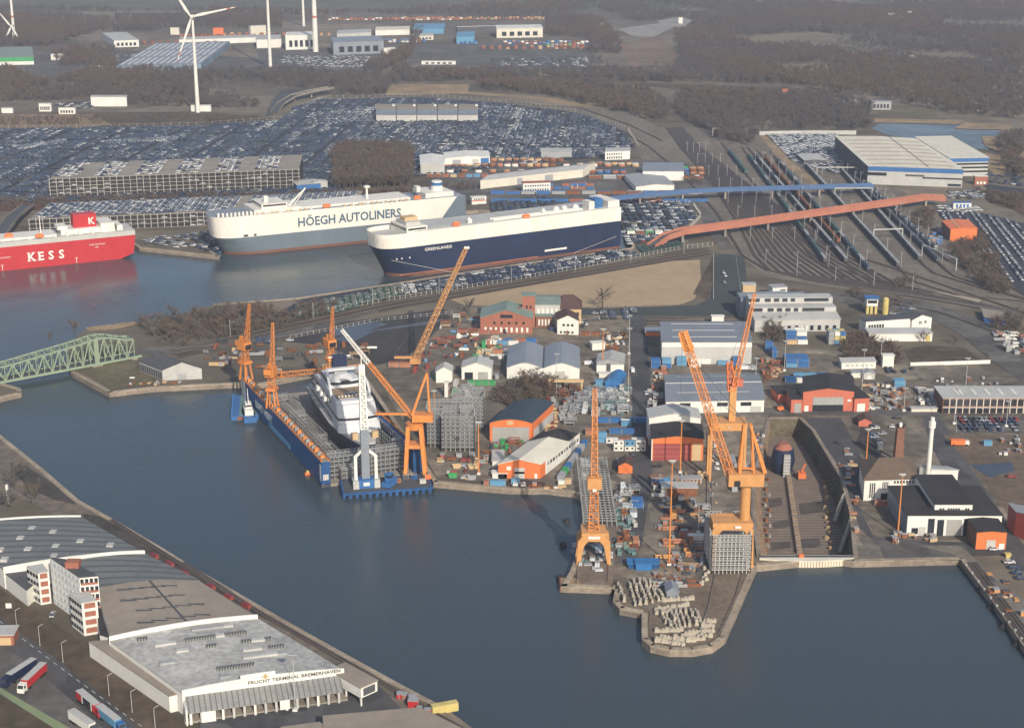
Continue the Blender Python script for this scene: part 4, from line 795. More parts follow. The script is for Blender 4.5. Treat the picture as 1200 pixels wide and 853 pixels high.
for k in range(26):
    m_=rnd.choice(('scaff','wood','grey','crane','blue','rust')); nm_={'scaff':'steel','wood':'wooden','grey':'grey','crane':'orange','blue':'blue','rust':'rusty'}[m_]
    solo('dock_box',M(m_).box(-1.2,1.2,-.8,.8,0,1.3).mat('dkgrey').box(-1.25,1.25,-.85,.85,1.3,1.4),'%s box on the floating dock floor left of the yacht'%nm_,'box',A+T.to_3x3()@Vector((rnd.uniform(ww+2,ww+7),rnd.uniform(8,125),1.4)),rnd.random()*3,'%s boxes on the dock floor'%nm_)
# ---- yacht (bow towards the camera)
yo=A+T.to_3x3()@Vector((Wd/2+3.2,14,1.6)); Y=thing('yacht','huge white motor yacht with a dark blue hull standing inside the floating dock','yacht',yo,math.atan2(v.y,v.x)-math.pi/2-R(6)); Y.scale=(.88,.73,.95)
def sec(y): # half breadth
    return 12.6*min(1,max(.06,(y/46)))**.42 if y<46 else 12.6-(max(0,y-105)/40)*2
lv=[(0,.55),(3,.82),(11.6,1.0),(13,1.04)]
for k,(mname,nm) in enumerate((('boot','hull_band'),('hullblue','hull_band'),('yachtwhite','hull_band'))):
    mb=M(mname); z0,s0=lv[k];z1,s1=lv[k+1]; ys=[(-6 if z1>12 else -3 if z1>8 else 0)*0+i*128/22 for i in range(23)]
    for sgn in (-1,1):
        for i in range(22):
            ya,yb=ys[i],ys[i+1]; o0=5*(1-z0/13)*max(0,1-ya/40); o1=5*(1-z1/13)*max(0,1-ya/40); o2=5*(1-z1/13)*max(0,1-yb/40); o3=5*(1-z0/13)*max(0,1-yb/40)
            q=[(sgn*sec(ya)*s0,ya+o0,z0),(sgn*sec(yb)*s0,yb+o3,z0),(sgn*sec(yb)*s1,yb+o2,z1),(sgn*sec(ya)*s1,ya+o1,z1)]
            mb.quad(*(q if sgn>0 else q[::-1]))
    mb.quad((-sec(128)*s0,128,z0),(-sec(128)*s1,128,z1),(sec(128)*s1,128,z1),(sec(128)*s0,128,z0)); mb.quad((sec(0)*s0,5*(1-z0/13),z0),(sec(0)*s1,5*(1-z1/13),z1),(-sec(0)*s1,5*(1-z1/13),z1),(-sec(0)*s0,5*(1-z0/13),z0)); mb.build(nm,Y)
ys=[i*128/22 for i in range(23)]
mb=M('ltgrey'); mb._add([(sec(y)*1.04,y,13) for y in ys]+[(-sec(y)*1.04,y,13) for y in reversed(ys)],[tuple(range(46))]); mb.build('foredeck',Y)
def tier(y0,y1,w,z0,z1,rake=3.0,n=8,m='yachtwhite',band=True):
    mb=M(m); loop=lambda ins,sh:[(-w+ins,y1-sh)]+[(-(w-ins)*math.cos(math.pi/2*i/n) ,y0+sh+ (3.6*(1-math.sin(math.pi/2*i/n)))) for i in range(n+1)]+[((w-ins)*math.cos(math.pi/2*i/n) ,y0+sh+(3.6*(1-math.sin(math.pi/2*i/n)))) for i in range(n-1,-1,-1)]+[(w-ins,y1-sh)]
    zs=[(z0,0,0),(z0+(z1-z0)*.42,.1,rake*.25),(z0+(z1-z0)*.78,.35,rake*.7),(z1,.4,rake)]
    if not band: zs=[zs[0],zs[-1]]
    lps=[[(x,y,z) for x,y in loop(i_,s_)] for z,i_,s_ in zs]; nn=len(lps[0])
    for k in range(len(lps)-1):
        q=M('glass' if (band and k==1) else m); q._add(lps[k]+lps[k+1],[((i+1)%nn,i,nn+i,nn+(i+1)%nn) for i in range(nn)]+([tuple(range(2*nn-1,nn-1,-1))] if k==len(lps)-2 else [])); q.build('window_band' if (band and k==1) else 'deckhouse',Y)
tier(20,120,11.8,13,17.2,3,band=False); tier(24,114,11.4,17.2,20.2,2,band=True); tier(27,108,11.2,20.2,25.2,4,band=False); tier(33,100,10.8,25.2,26.6,1,band=False); tier(62,94,9.2,26.6,30.2,2.5)
M('wood').box(-9,9,40,62,26.6,26.8).build('teak_deck',Y); M('glass').box(-3.5,3.5,46,52,26.8,27.4).build('pool',Y)
for k in range(9): M('white').box(-8+k*1.9,-7.2+k*1.9,42,44,26.8,27.4).build('lounger',Y)
for sx in (-1,1):
    M('glass').box(sx*11.25-.1,sx*11.25+.1,50,104,22.4,24.0).build('window_band',Y); M('glass').box(sx*11.9-.08,sx*11.9+.08,44,110,14.3,15.8).build('window_band',Y)
M('yachtwhite').cyl((0,70,26.8),6.6,4.4,24,5.6).cyl((0,70,31.2),5.6,1.6,24,2.6).build('dome',Y); M('glass').box(-2.6,2.6,63.0,63.6,27.2,30.2).build('window',Y)
for sx in (-1,1):
    mb=M('yachtwhite'); pts=[(sx*10.8,48,26.2),(sx*10.6,54,30.5),(sx*9.6,66,33.2),(sx*8,76,34)]
    for i in range(3): mb.bar(pts[i],pts[i+1],1.3)
    mb.build('arch',Y)
M('yachtwhite').box(-8,8,74,77,33.2,34.6).build('arch',Y)
ms=M('hullblue').box(-4,4,78,84,33.5,40).build('funnel_mast',Y); M('yachtwhite').box(-3.5,3.5,77,85,29,33.5).build('mast_base',Y); M('hullblue').bar((0,81,40),(0,81,47),.7,.3).build('mast',Y); M('white').box(-6.5,6.5,80.6,81.4,39,39.6).build('spreader',Y)
for sx in (-7.4,3.8): M('tan').box(sx,sx+3.2,7,10,13,16.4).build('deck_crate',Y)
for sx in (-1,1):
    for y in (62,74,86): lifeboat(Y,0,0,0,'white').matrix_basis=Matrix.Translation((sx*12,y,20.8))@Matrix.Rotation(math.pi/2,4,'Z')
# ---------------------------------------------------------------- cranes
def crane_dock(label,base,h,jib_ang,rz,m='crane',jl=22,name='dock_crane'):
    r=thing(name,label,'crane',base,rz)
    mb=M(m)
    for x in (-2.4,2.4):
        for y in (-2.4,2.4): M(m).bar((x,y,0),(x*.6,y*.6,h*.30),.8,.6).build('leg',r)
    M(m).box(-2.6,2.6,-2.6,2.6,h*.28,h*.32).build('portal_beam',r)
    M(m).truss((0,0,h*.32),(0,0,h*.52),3.0,2.6,4,.28).build('tower',r)
    M(m).box(-2.4,2.4,-2.8,3.6,h*.52,h*.52+4.2).build('machinery_house',r); M('glass').box(-1.8,1.8,-3.4,-2.7,h*.52+.6,h*.52+3).build('cabin',r)
    top=h*.52+4.2; M(m).truss((0,1.5,top),(0,2.5,h*.74),2.4,.8,4,.28).build('a_frame',r)
    c=Vector((0,-2,top)); e=c+Vector((0,-math.cos(jib_ang),math.sin(jib_ang)))*jl; M(m).truss(c,e,2.2,.8,12,.24).build('jib',r)
    M('dkgrey').bar((0,2.5,h*.74),e,.12).bar(e,e-Vector((0,0,9)),.1).build('cable',r); M(m).box(-2,2,3,5.4,top-2.5,top).build('counterweight',r)
    return r
Ti=T.to_3x3()
for (yy,h,lb,rz_,ja) in ((Ld*.985,32,'orange dock crane at the far end of the floating dock wall',.5,R(80)),(Ld*.62,32,'orange dock crane midway along the left dock wall with a white jib head',2.6,R(80))):
    crane_dock(lb,A+Ti@Vector((ww/2,yy,H0)),h,ja,rzd+rz_)
crane_dock('orange dock crane on the far right wall, rising behind the yacht mast',A+Ti@Vector((Wd-ww/2,Ld*.93,H0)),30,R(82),rzd+.2,jl=19)
solo('lowered_jib',M('crane').truss((0,0,1.5),(46,3,6),2.6,1.4,14,.26).bar((4,0,5),(4,0,0),.6).bar((30,0,5),(30,0,0),.6),'long orange lattice jib lying level behind the dock beside the shore','crane jib',G(322,443))
def portal_legs(r,w,d,h,m,t=2.2,taper=1.4,arch=False):
    for x in (-w/2,w/2):
        for y in (-d/2,d/2): M(m).bar((x,y,0),(x*.86,y*.7,h),taper,t).build('leg',r)
    for y in (-d/2*.75,d/2*.75): M(m).box(-w/2*.95,w/2*.95,y-.8,y+.8,h-t,h).build('portal_beam',r)
    for x in (-w/2*.9,w/2*.9): M(m).box(x-.7,x+.7,-d/2*.75,d/2*.75,h-t,h).build('portal_beam',r)
    for x in (-w/2,w/2): M('dkgrey').box(x-1.0,x+1.0,-d/2-1.5,-d/2+1.5,0,1).box(x-1,x+1,d/2-1.5,d/2+1.5,0,1).build('bogie',r)
# tall slewing crane on the right side of the floating dock
b=G(487,556); K=thing('slewing_crane','big orange slewing crane with a white-tipped jib standing beside the floating dock','crane',b,0)
sc=lambda y: HT(b,y)
for x in (-4.6,4.6):
    for y in (-4,4): M('crane').bar((x,y,0),(x*.62,y*.6,sc(498)),1.5,1.8).build('leg',K)
M('crane').box(-4.4,4.4,-3.4,3.4,sc(523),sc(519)).build('portal_beam',K); M('crane').cyl((0,0,sc(502)),3.4,3,16,4).build('slew_ring',K)
z1=sc(493); M('crane').box(-1,8.5,-2.4,3.6,z1,z1+3.4).build('machinery_house',K); M('glass').box(-4.6,-3.1,-3,-.5,z1+.6,z1+3).build('cabin',K)
M('crane').bar((7,0,z1+4),(6.2,0,sc(437)),1,.8).bar((-1,-1.4,z1+3),(6,-1.2,sc(437)),1.2,.9).bar((-1,1.4,z1+3),(6,1.2,sc(437)),1.2,.9).build('a_frame',K); M('crane').box(-18,-3,-.8,.8,z1+3,z1+3.8).build('boom_arm',K)
tip=Vector((-32.5,4,sc(389))); ft=Vector((-1,0,z1+2)); mid=ft.lerp(tip,.62)
M('crane').truss(ft,mid,1.8,1.6,14,.3).build('jib',K); M('white').truss(mid,tip,1.6,1.0,8,.3).box(mid.x-.4,mid.x+4,mid.y-.4,mid.y+.4,mid.z+7,mid.z+7.8).build('jib_head',K)
M('dkgrey').bar((6.2,0,sc(437)),mid,.14).build('cable',K)
# crawler crane with a long brown lattice boom
b=G(487,428); K=thing('crawler_crane','mobile crane with a very long tan lattice boom beside the grey yard','mobile crane',b,0); 
M('crane2').box(-3,3,-3,4,1.4,4.6).build('body',K); M('dkgrey').box(-3.4,-1.8,-4,5,0,1.4).box(1.8,3.4,-4,5,0,1.4).build('track',K); M('crane2').box(-12,-2,-.8,.8,4.2,5.3).build('counterweight_arm',K)
tz=HT(b,293)*.985; M('crane2').truss((0,0,4),(29,8,tz),3.0,1.8,30,.34).build('boom',K); M('white').box(28,31,7,9,tz,tz+1).build('boom_head',K)
M('dkgrey').bar((-12,0,6),(27,7.5,tz*.94),.14).bar((2,-20,0),(3,0,8),.2).build('cable',K)
# gantry crane on the slip
b=G(695,657); K=thing('gantry_crane','tan-orange portal crane with a tall lattice tower on the slip pier','gantry crane',b,0); h=HT(b,621)
def arch(r,w,y,h,m):
    mb=M(m)
    mb.ext([(-w/2,0),(-w/2+1.4,0),(-w/2+3.0,h-5),(-w/2+4.6,h-3),(w/2-4.6,h-3),(w/2-3.0,h-5),(w/2-1.4,0),(w/2,0),(w/2-.6,h-3),(w/2-3,h),(-w/2+3,h),(-w/2+.6,h-3)][::-1],y-.7,y+.7); mb.build('portal_frame',r)
arch(K,14,-4,h,'crane2'); arch(K,14,4,h,'crane2'); M('crane2').box(-5,5,-4.6,4.6,h-.8,h+.5).build('platform',K); 
M('white').box(-2.4,2.4,-4.95,-4.75,h-1.8,h-.7).build('sign',K)
zc=HT(b,571); M('crane').truss((0,0,h+.5),(0,0,zc),4.2,2.8,10,.34).build('tower',K); M('crane2').box(-2.8,2.8,-2.5,2.5,zc,zc+4.6).build('machinery_house',K); M('white').box(-.8,.8,-2.7,-2.5,zc-.8,zc+.2).build('cabin',K)
zt=HT(b,462); M('crane').truss((0,0,zc+4.6),(0,8,zt),2.6,1.5,22,.3).build('jib',K); M('dkgrey').bar((0,8,zt),(0,3,zc+4),.12).build('cable',K)
# big portal crane beside the dry dock
b=G(855,660); K=thing('portal_crane','big orange portal crane with thick column and leaning lattice jib beside the dry dock','portal crane',b,0); h=HT(b,607)
arch(K,17.5,-4.5,h,'crane2'); arch(K,17.5,4.5,h,'crane2'); M('crane2').box(-8,8,-4.9,4.9,h-2.0,h-.2).build('platform',K); M('white').box(.6,3,-5.95,-5.75,h-2,h-1).build('sign',K)
cx=(869-855)/2.75; z1=HT(b,566); M('crane2').cyl((cx,0,h-.2),2.1,z1-h+.4,18).build('column',K); z2=HT(b,552)
M('crane2').box(cx-7.5,cx+6.5,-4,4,z1,z2).build('machinery_house',K); M('glass').box(cx-5,cx-3,-5,-3.9,z1+.5,z1+2.6).build('cabin',K); za=HT(b,497)
for y in (-2,2): M('crane').bar((cx-3,y,z2),(cx-2,y*.5,za),1.1,.8).bar((cx+7,y,z2),(cx+.5,y*.5,za),1.5,.9).bar((cx+2.6,y,z2),(cx+1,y*.5,za),.7).build('a_frame',K)
M('crane').bar((cx-3,-2,z2+2),(cx+3,-2,z2+2),.6).build('a_frame',K)
ft=Vector((cx-6.5,0,z2-1)); tip=Vector((-21,10,HT(b,397))); M('crane').truss(ft,ft.lerp(tip,.88),2.9,2.5,26,.3).build('jib',K)
M('crane').truss(ft.lerp(tip,.88),tip,2.6,2.2,5,.9).box(tip.x+1,tip.x+4.5,tip.y-1,tip.y+1,tip.z-8,tip.z-5.5).build('jib_head',K)
M('dkgrey').bar((cx-1,0,za),ft.lerp(tip,.84),.16).bar((cx-1,1,za),ft.lerp(tip,.6),.14).bar(tip,tip-Vector((0,0,26)),.12).build('cable',K)
# second crane behind it
b=G(850,560); K=thing('portal_crane','orange crane on a flat portal with near vertical jib behind the dry-dock crane','portal crane',b,0); h=HT(b,492); w=15.5
for x in (-w/2,w/2):
    for y in (-4,4): M('crane2').box(x-.55,x+.55,y-.6,y+.6,0,h-2.6).build('leg',K)
M('crane2').box(-w/2-.6,w/2+.6,-4.8,4.8,h-3.6,h).build('portal_beam',K); M('white').cyl((0,-5,h-2),.5,.2,10).build('lamp',K)
zc=HT(b,452); M('crane2').box(.2,3.2,-1.6,1.6,h,zc).build('column',K); M('orange').truss((1,0,zc-2),(-.4,0,HT(b,424)),3.2,2.2,6,.5).build('a_frame',K); M('salmon').box(1,6,-1.6,1.6,zc,zc+3.4).build('machinery_house',K)
M('crane').truss((2.0,-2,zc+1),(10.5,6,HT(b,348)),2.3,1.2,22,.3).build('jib',K); M('dkgrey').bar((-.4,0,HT(b,424)),(10,6,HT(b,352)),.12).bar((-4,-2,zc+2),(-4,-2,h),.1).build('cable',K)
# gantry over the red storage yard
b=G(663,459); K=thing('storage_gantry','low pale orange gantry frame in front of the twin vaulted warehouse','gantry',b,0); w=(684-647)/2.17
for x in (-w/2,w/2): M('tan').box(x-.5,x+.5,-.8,.8,0,5.6).build('leg',K)
M('tan').box(-w/2-1,w/2+1,-.9,.9,5.6,7).build('beam',K)
# masts
def mast(label,x,y,ytop,m='crane',head='ltgrey',r=.38,ring=True):
    b=G(x,y); h=HT(b,ytop); t=thing('floodlight_mast',label,'floodlight mast',b); M(m).cyl((0,0,0),r,h,8,r*.55).build('pole',t)
    if ring: M(head).cyl((0,0,h-.5),1.0,.4,10,1.2).box(-1.5,1.5,-.2,.2,h,h+.4).build('lamp_head',t)
    M('white').box(-.8,.8,-.8,.8,0,1).build('base',t); return t
for a in (('orange floodlight mast in front of the maroon shutter',797,554,493),('tall orange floodlight mast between the grey crates and the yard road',784,662,540),('orange floodlight mast beside the white lattice shed',706,436,386),
 ('orange floodlight mast left of the painting hall',561,556,495),('orange floodlight mast beside the parked cars near the brown roof',1015,541,503),('orange floodlight mast in front of the power house',1052,627,556),
 ('orange mast next to the scaffold towers',509,480,458)): mast(*a)
for i,(x,y,t_) in enumerate(((346,833,768),(652,462,415),(818,625,590),(1059,482,455),(1118,497,455),(1009,470,410),(1032,422,400),(919,435,400),(885,455,420),(1130,470,420),(736,470,385),(737,415,370),(1179,500,470),(1203,470,440))):
    mast(('striped lamp mast in the loading yard of the fruit terminal','thin grey lamp pole in the red storage yard','thin lamp pole on the pier by the white crate','grey lamp pole right of the salmon dock hall','grey lamp pole in front of the works building','grey lamp pole behind the white long shed','grey lamp pole by the white cube','lamp pole left of the blue container block','lamp pole beside the red container','lamp pole above the works building roof','lamp pole along the yard street near the blue shed','lamp pole along the yard street near the parked vans','lamp pole above the works car park','lamp pole at the right edge')[i],x,y,t_,'ltgrey','grey',.2)
# chimneys
b=G(1051.5,548); t=thing('chimney','square brown brick chimney behind the brown hipped roof','chimney',b); h=HT(b,500); M('brick').bar((0,0,0),(0,0,h),4.4,3.2).build('shaft',t); M('white').cyl((0,0,h),.8,2,8).build('pot',t); M('brick').box(-2,2,-2,2,h-.8,h).build('crown',t)
b=G(1087,561); t=thing('chimney','slender white chimney with a thicker collar near its top','chimney',b); h=HT(b,489); M('white').cyl((0,0,0),1.1,h-4,16,1.0).build('shaft',t); M('white').cyl((0,0,h-5),1.6,3,16).cyl((0,0,h-2),.95,2,16).build('collar',t)
# wind turbines
def turbine(label,x,y,hub_row,hubx,bl_,angs,r0=2.6,yaw=0.2,ring=None,hubh=None):
    b=G(x,y); h=hubh or HT(b,hub_row); t=thing('wind_turbine',label,'wind turbine',b)
    M('white').cyl((0,0,0),r0,h,20,r0*.5).build('tower',t); M('white').box(-1.8,1.8,-4.5,6,h-1.6,h+2.2).build('nacelle',t); M('white').cyl((0,-6.4,h+.3-1.6),1.6,3.2,12).build('hub',t)
    if ring:
        for z in ring: M('salmon').cyl((0,0,z),r0*(1-.5*z/h)+.06,3.2,20,r0*(1-.5*z/h)).build('ring',t)
    for a in angs:
        a=R(a); d=Vector((math.cos(a),0,math.sin(a))); n=Vector((-math.sin(a),0,math.cos(a))); mb=M('white'); c0=Vector((0,-6.4,h+.3)); P=[]
        st=[(.03,1.2,1.2),(.08,2.0,1.2),(.2,3.4,.8),(.5,2.2,.5),(.78,1.5,.35)]; rd=[(.78,1.5,.35),(.87,1.2,.3)]; tp=[(.87,1.2,.3),(.95,.9,.25)]; ed=[(.95,.9,.25),(1,.3,.15)]
        bld=None
        for seg,mm in ((st,'white'),(rd,'salmon'),(tp,'white'),(ed,'salmon')):
            q=M(mm); vs=[]
            for s,w_,th in seg:
                c=c0+d*(s*bl_); vs+=[c-n*w_*.35+Vector((0,-th/2,0)),c+n*w_*.65+Vector((0,-th/2,0)),c+n*w_*.65+Vector((0,th/2,0)),c-n*w_*.35+Vector((0,th/2,0))]
            k=len(seg); q._add(vs,[(4*i+j,4*i+(j+1)%4,4*i+4+(j+1)%4,4*i+4+j) for i in range(k-1) for j in range(4)]+[(3,2,1,0),(4*k-4,4*k-3,4*k-2,4*k-1)])
            o_=q.build('blade' if mm=='white' and seg is st else 'blade_tip',bld or t)
            if seg is st: bld=o_
    return t
turbine('white wind turbine standing complete between the reeds and the blue striped hall',232,132,20,228,55,(121,12,249))
turbine('pale wind turbine tower with an orange ring at the far left',17,47,-60,17,46,(100,220,340),ring=(38,),hubh=150)
turbine('small distant wind turbine with crossing red-tipped blades at the far left',16,49,31,16,34,(128,-62,240),r0=1.5)
turbine('thin white wind turbine tower cut by the top edge above the wood',317,80,-70,313,48,(70,190,310),hubh=175)
turbine('short-looking distant wind turbine tower left of the thick one',356,31,-50,356,50,(80,200,320),hubh=150)
turbine('thick wind turbine tower with an orange ring beside the white far hall',370,61,-80,370,50,(60,180,300),r0=4.6,ring=(54,),hubh=178)
# ---------------------------------------------------------------- crane barge and tug
a=G(402,585,WZ); b=G(508,577,WZ); d=b-a; BG=thing('crane_barge','blue pontoon barge carrying a tall white sheerleg crane in front of the dock','crane barge',a,math.atan2(d.y,d.x)); L=d.length
M('dockblue').box(0,L,0,17,0,2.6).build('pontoon',BG); M('dkgrey').box(1,L-1,1,16,2.6,2.7).build('deck',BG)
for k in range(14): M('tyre').cyl((2+k*3,-.5,.6),.7,1,8).build('fender',BG)

for x in (6,15.2): M('white').box(x,x+1.4,6,8.5,5,17).build('crane_leg',BG)
M('ltgrey').box(5.2,7.8,4,10,2.6,6.5).box(14.8,17.4,4,10,2.6,6.5).build('crane_foot',BG); M('blue').box(7.8,14.8,4.2,9.5,2.6,6.8).build('winch_house',BG); M('white').box(9.8,12.6,4.0,4.2,4,5.6).build('sign',BG)
M('white').bar((6.4,7,17),(10.6,7,21),1.2).bar((16.2,7,17),(11.8,7,21),1.2).build('crane_head',BG); M('bluegrey').box(9.4,13,6,9,6.8,30).build('lower_boom',BG)
bt=Vector((11.2,8,27)); hh=HT(G(427,585,WZ)+Vector((0,8,0)),432); M('white').truss(bt,(11.2,12,hh),3.0,2.0,22,.7).build('boom',BG); M('white').box(9.9,12.5,10.8,13,hh*.93,hh).bar((11.2,12,hh),(11.2,12,hh+5),.4).build('boom_head',BG)
tg=thing('tugboat','small blue workboat lying between the barge and the dock opening','workboat',a+d*.48+Vector((0,4,3)),1.2); 
M('blue').prism([(-1.5,-2.2),(6,-2.2),(8.5,0),(6,2.2),(-1.5,2.2)],0,2.2).build('hull',tg); M('blue').box(.5,4,-1.4,1.4,2.2,5.6).build('wheelhouse',tg); M('glass').box(.4,4.1,-1.5,1.5,4,5).build('window',tg); M('blue').bar((-1,0,2),(-3,0,9),.5,.3).build('mast',tg)
for k,(x,y) in enumerate(((26,9),(30,12),(37,6),(40,11),(34,12))): solo('deck_crate',M(('rust','dkgrey','ltgrey','orange','dockblue')[k]).box(-1.4,1.4,-1,1,0,1.8).mat('ltgrey').box(-1.5,1.5,-.1,.1,0,1.9),('rusty','dark','pale grey','orange','dark blue')[k]+' crate on the deck of the crane barge','crate',BG.matrix_basis@Vector((x,y,2.7)),.1*k)
# work boats left of the dock
a=G(271,493,WZ); wb=thing('work_pontoon','blue work pontoon with a green-grey deck beside the floating dock','pontoon',a,R(8)); M('blue').box(0,14,0,34,0,2.4).build('hull',wb); M('grass' if 'grass' in C else 'teal').box(4,13.4,.6,33,2.4,2.6).build('deck',wb)
for y in range(1,33,3): M('blue').box(0,.6,y,y+.5,2.4,4.4).build('bollard',wb)
M('rust').box(3,12,-.1,.2,.2,2).build('ramp',wb)
wb=thing('tugboat','small tug with a white superstructure between work pontoon and dock wall','tugboat',G(293,494,WZ),R(105)); M('blue').prism([(-2,-3.2),(12,-3.2),(22,0),(12,3.2),(-2,3.2)],0,2.6).build('hull',wb); M('white').box(2,11,-2.2,2.2,2.6,5.4).box(5,10,-1.6,1.6,5.4,8).build('superstructure',wb); M('glass').box(4.9,10.1,-1.7,1.7,6.3,7.3).build('window',wb); M('white').bar((6,0,8),(6,0,16),.5,.2).bar((3,0,8),(6,0,13),.3).build('mast',wb)
wb=thing('rescue_boat','tiny orange boat on the water next to the dock wall','boat',G(361,556,WZ),.4); M('orange').prism([(-1.6,-.9),(1.2,-.9),(2.6,0),(1.2,.9),(-1.6,.9)],-.1,1).build('hull',wb); M('yellow').box(-.8,.4,-.5,.5,1,2).build('cabin',wb)
# ---------------------------------------------------------------- dry dock
dpx=[(892,654),(885,600),(885,560),(903,491),(936,491),(951,505),(984,560),(995,600),(1000,654)]
ZD=-9.5
dkw=mat('dock_wall',(.28,.20,.13),.95,.3,.08,fine=.3,bump=.2); dfm=stripe('dock_floor',(.21,.165,.125),(.13,.11,.095),1,3.0,.6,.85); dk2=mat('dock_wall_shaded',(.115,.10,.07),.95,.35,.08,fine=.3,bump=.2)  # dk2 paints the right wall's shade into a darker, algae-greenish colour
outer=[G(*p) for p in dpx]; cen=Vector((sum(p.x for p in outer)/9,sum(p.y for p in outer)/9,0)); inner=[]
for p in outer:
    q=p.copy(); q.x=cen.x+(p.x-cen.x)*(.82 if p.x<cen.x else .84); q.z=ZD; inner.append(q)
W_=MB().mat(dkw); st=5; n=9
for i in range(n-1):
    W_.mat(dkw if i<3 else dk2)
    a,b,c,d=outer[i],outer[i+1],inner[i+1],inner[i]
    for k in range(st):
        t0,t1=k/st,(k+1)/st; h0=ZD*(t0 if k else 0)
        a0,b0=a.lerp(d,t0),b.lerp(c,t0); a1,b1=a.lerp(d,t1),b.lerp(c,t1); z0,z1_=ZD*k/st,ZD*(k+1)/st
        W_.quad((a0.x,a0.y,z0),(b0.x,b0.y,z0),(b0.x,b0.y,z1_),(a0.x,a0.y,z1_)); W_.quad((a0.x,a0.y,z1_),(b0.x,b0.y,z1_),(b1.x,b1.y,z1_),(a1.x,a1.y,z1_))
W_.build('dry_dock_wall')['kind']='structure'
mb=MB().mat(dfm); pl=[(p.x,p.y) for p in outer]; mb.prism(pl,ZD-.5,ZD+.02); mb.build('dry_dock_floor')['kind']='structure'
mb=M('quay'); n=9
for i in range(n-1):
    a,b=outer[i],outer[i+1]; d=(b-a).normalized(); nr=Vector((-d.y,d.x,0))
    if (a+nr*2-cen).length<(a-cen).length: nr=-nr
    mb.prism([(a.x,a.y),(b.x,b.y),((b+nr*1.8).x,(b+nr*1.8).y),((a+nr*1.8).x,(a+nr*1.8).y)],.06,.7)
mb.build('dry_dock_edge')['kind']='structure'
a=G(890,656,0); b=G(1001,656,0); gt=thing('dock_gate','pale curved ribbed caisson gate closing the dry dock','dock gate',a); w=(b-a).length
arcp=[(w*i/16,-2.6*math.sin(math.pi*i/16)) for i in range(17)]; M('cream').prism(arcp+[(w,3.2),(0,3.2)],-10.5,.7).build('gate_body',gt)
mb=M('tan'); [mb.box(x-.12,x+.12,y-.25,y+.1,-2.4,.4) for x,y in [(w*i/32,-2.6*math.sin(math.pi*i/32)) for i in range(1,32)]]; mb.build('rib',gt); M('dkgrey').box(0,w,1,2.6,.7,.85).build('walkway',gt)
M('orange').box(w*.42,w*.47,.5,2.2,.85,1.9).build('winch',gt)
for pp in ([(900,585),(916,583),(917,592),(902,595)],[(905,612),(924,608),(926,617),(906,620)],[(936,590),(962,588),(966,600),(938,603)],[(932,632),(960,630),(962,640),(934,644)],[(903,636),(926,634),(927,642),(904,645)]):
    sheet('dock_puddle',P2(pp,ZD),[],ZD+.05,mat('dock_mud',(.085,.07,.058),.6,.3,.15))
mb=M('wood'); a=G(918,520,ZD); b=G(937,652,ZD); mb.bar((a.x,a.y,ZD+.9),(b.x,b.y,ZD+.9),2.2)
d=(b-a)
kb=thing('keel_block_row','long raised row of brown keel blocks down the middle of the dry dock','keel blocks',(a.x,a.y,ZD)); Lk=d.length
for i in range(44):
    c=d*(i/44); M('quay' if i%2 else 'wood').box(c.x-1.1,c.x+1.1,c.y-1.0,c.y+1.0,0,1.7).build('block',kb)
ds=thing('docked_hull_section','dark rounded hull section with a grey ladder standing at the head of the dry dock','hull section',G(918,556,ZD)); ds.scale=(.85,.85,.95); M('hullblue').cyl((0,4,0),5.2,7,20,6.8).cyl((0,4,7),6.8,6,20,5.6).mat('red').cyl((0,4,13),5,2.5,20,3).build('body',ds)
M('scaff').box(-.9,2.6,-4.6,-3.0,0,12).build('ladder_tower',ds)
for k in range(7): M('ltgrey').box(-1.1,2.8,-4.9,-3,k*1.7,k*1.7+.5).build('landing',ds)
for k in range(30):
    s=-1 if k%2 else 1; t=k/30; L_=G(898+ (900-898)*t,560+90*t,ZD); Rr=G(966+6*t,560+90*t,ZD); p=(L_ if s<0 else Rr)+Vector((rnd.uniform(-1,1),0,0))
    solo('shoring_block',M(('tan','rust','wood','concrete')[k%4]).box(-.6,.6,-.8,.8,0,1.2).box(-.4,.4,-.5,.5,1.2,1.6),'weathered shoring block along the %s foot of the dry dock wall'%('left' if s<0 else 'right'),'block',p,rnd.random(),'shoring blocks on the %s side of the dry dock'%('left' if s<0 else 'right'))
for k,(x0,y0,x1,y1) in enumerate(((974,570,984,545),(978,612,990,580),(984,648,998,610))):
    a=G(x0,y0,ZD+1); b=G(x1,y1,0); t=solo('dock_stair',M('concrete').bar((0,0,0),b-a,1.8).mat('ltgrey').bar((0,0,1.4),b-a+Vector((0,0,1.4)),.2),('far','middle','near')[k]+' concrete stair slanting down the right wall of the dry dock','stair',a)
cb=thing('cherry_picker','orange lifting platform on the dry dock floor by the right wall','lift',G(939,561,ZD)); M('orange').box(-1.8,1.8,-2,2,.8,3.4).build('body',cb); M('dkgrey').box(-2,2,-2.2,2.2,0,.8).build('track',cb); M('orange').bar((0,0,3.4),(2,2,7),.6).build('arm',cb)
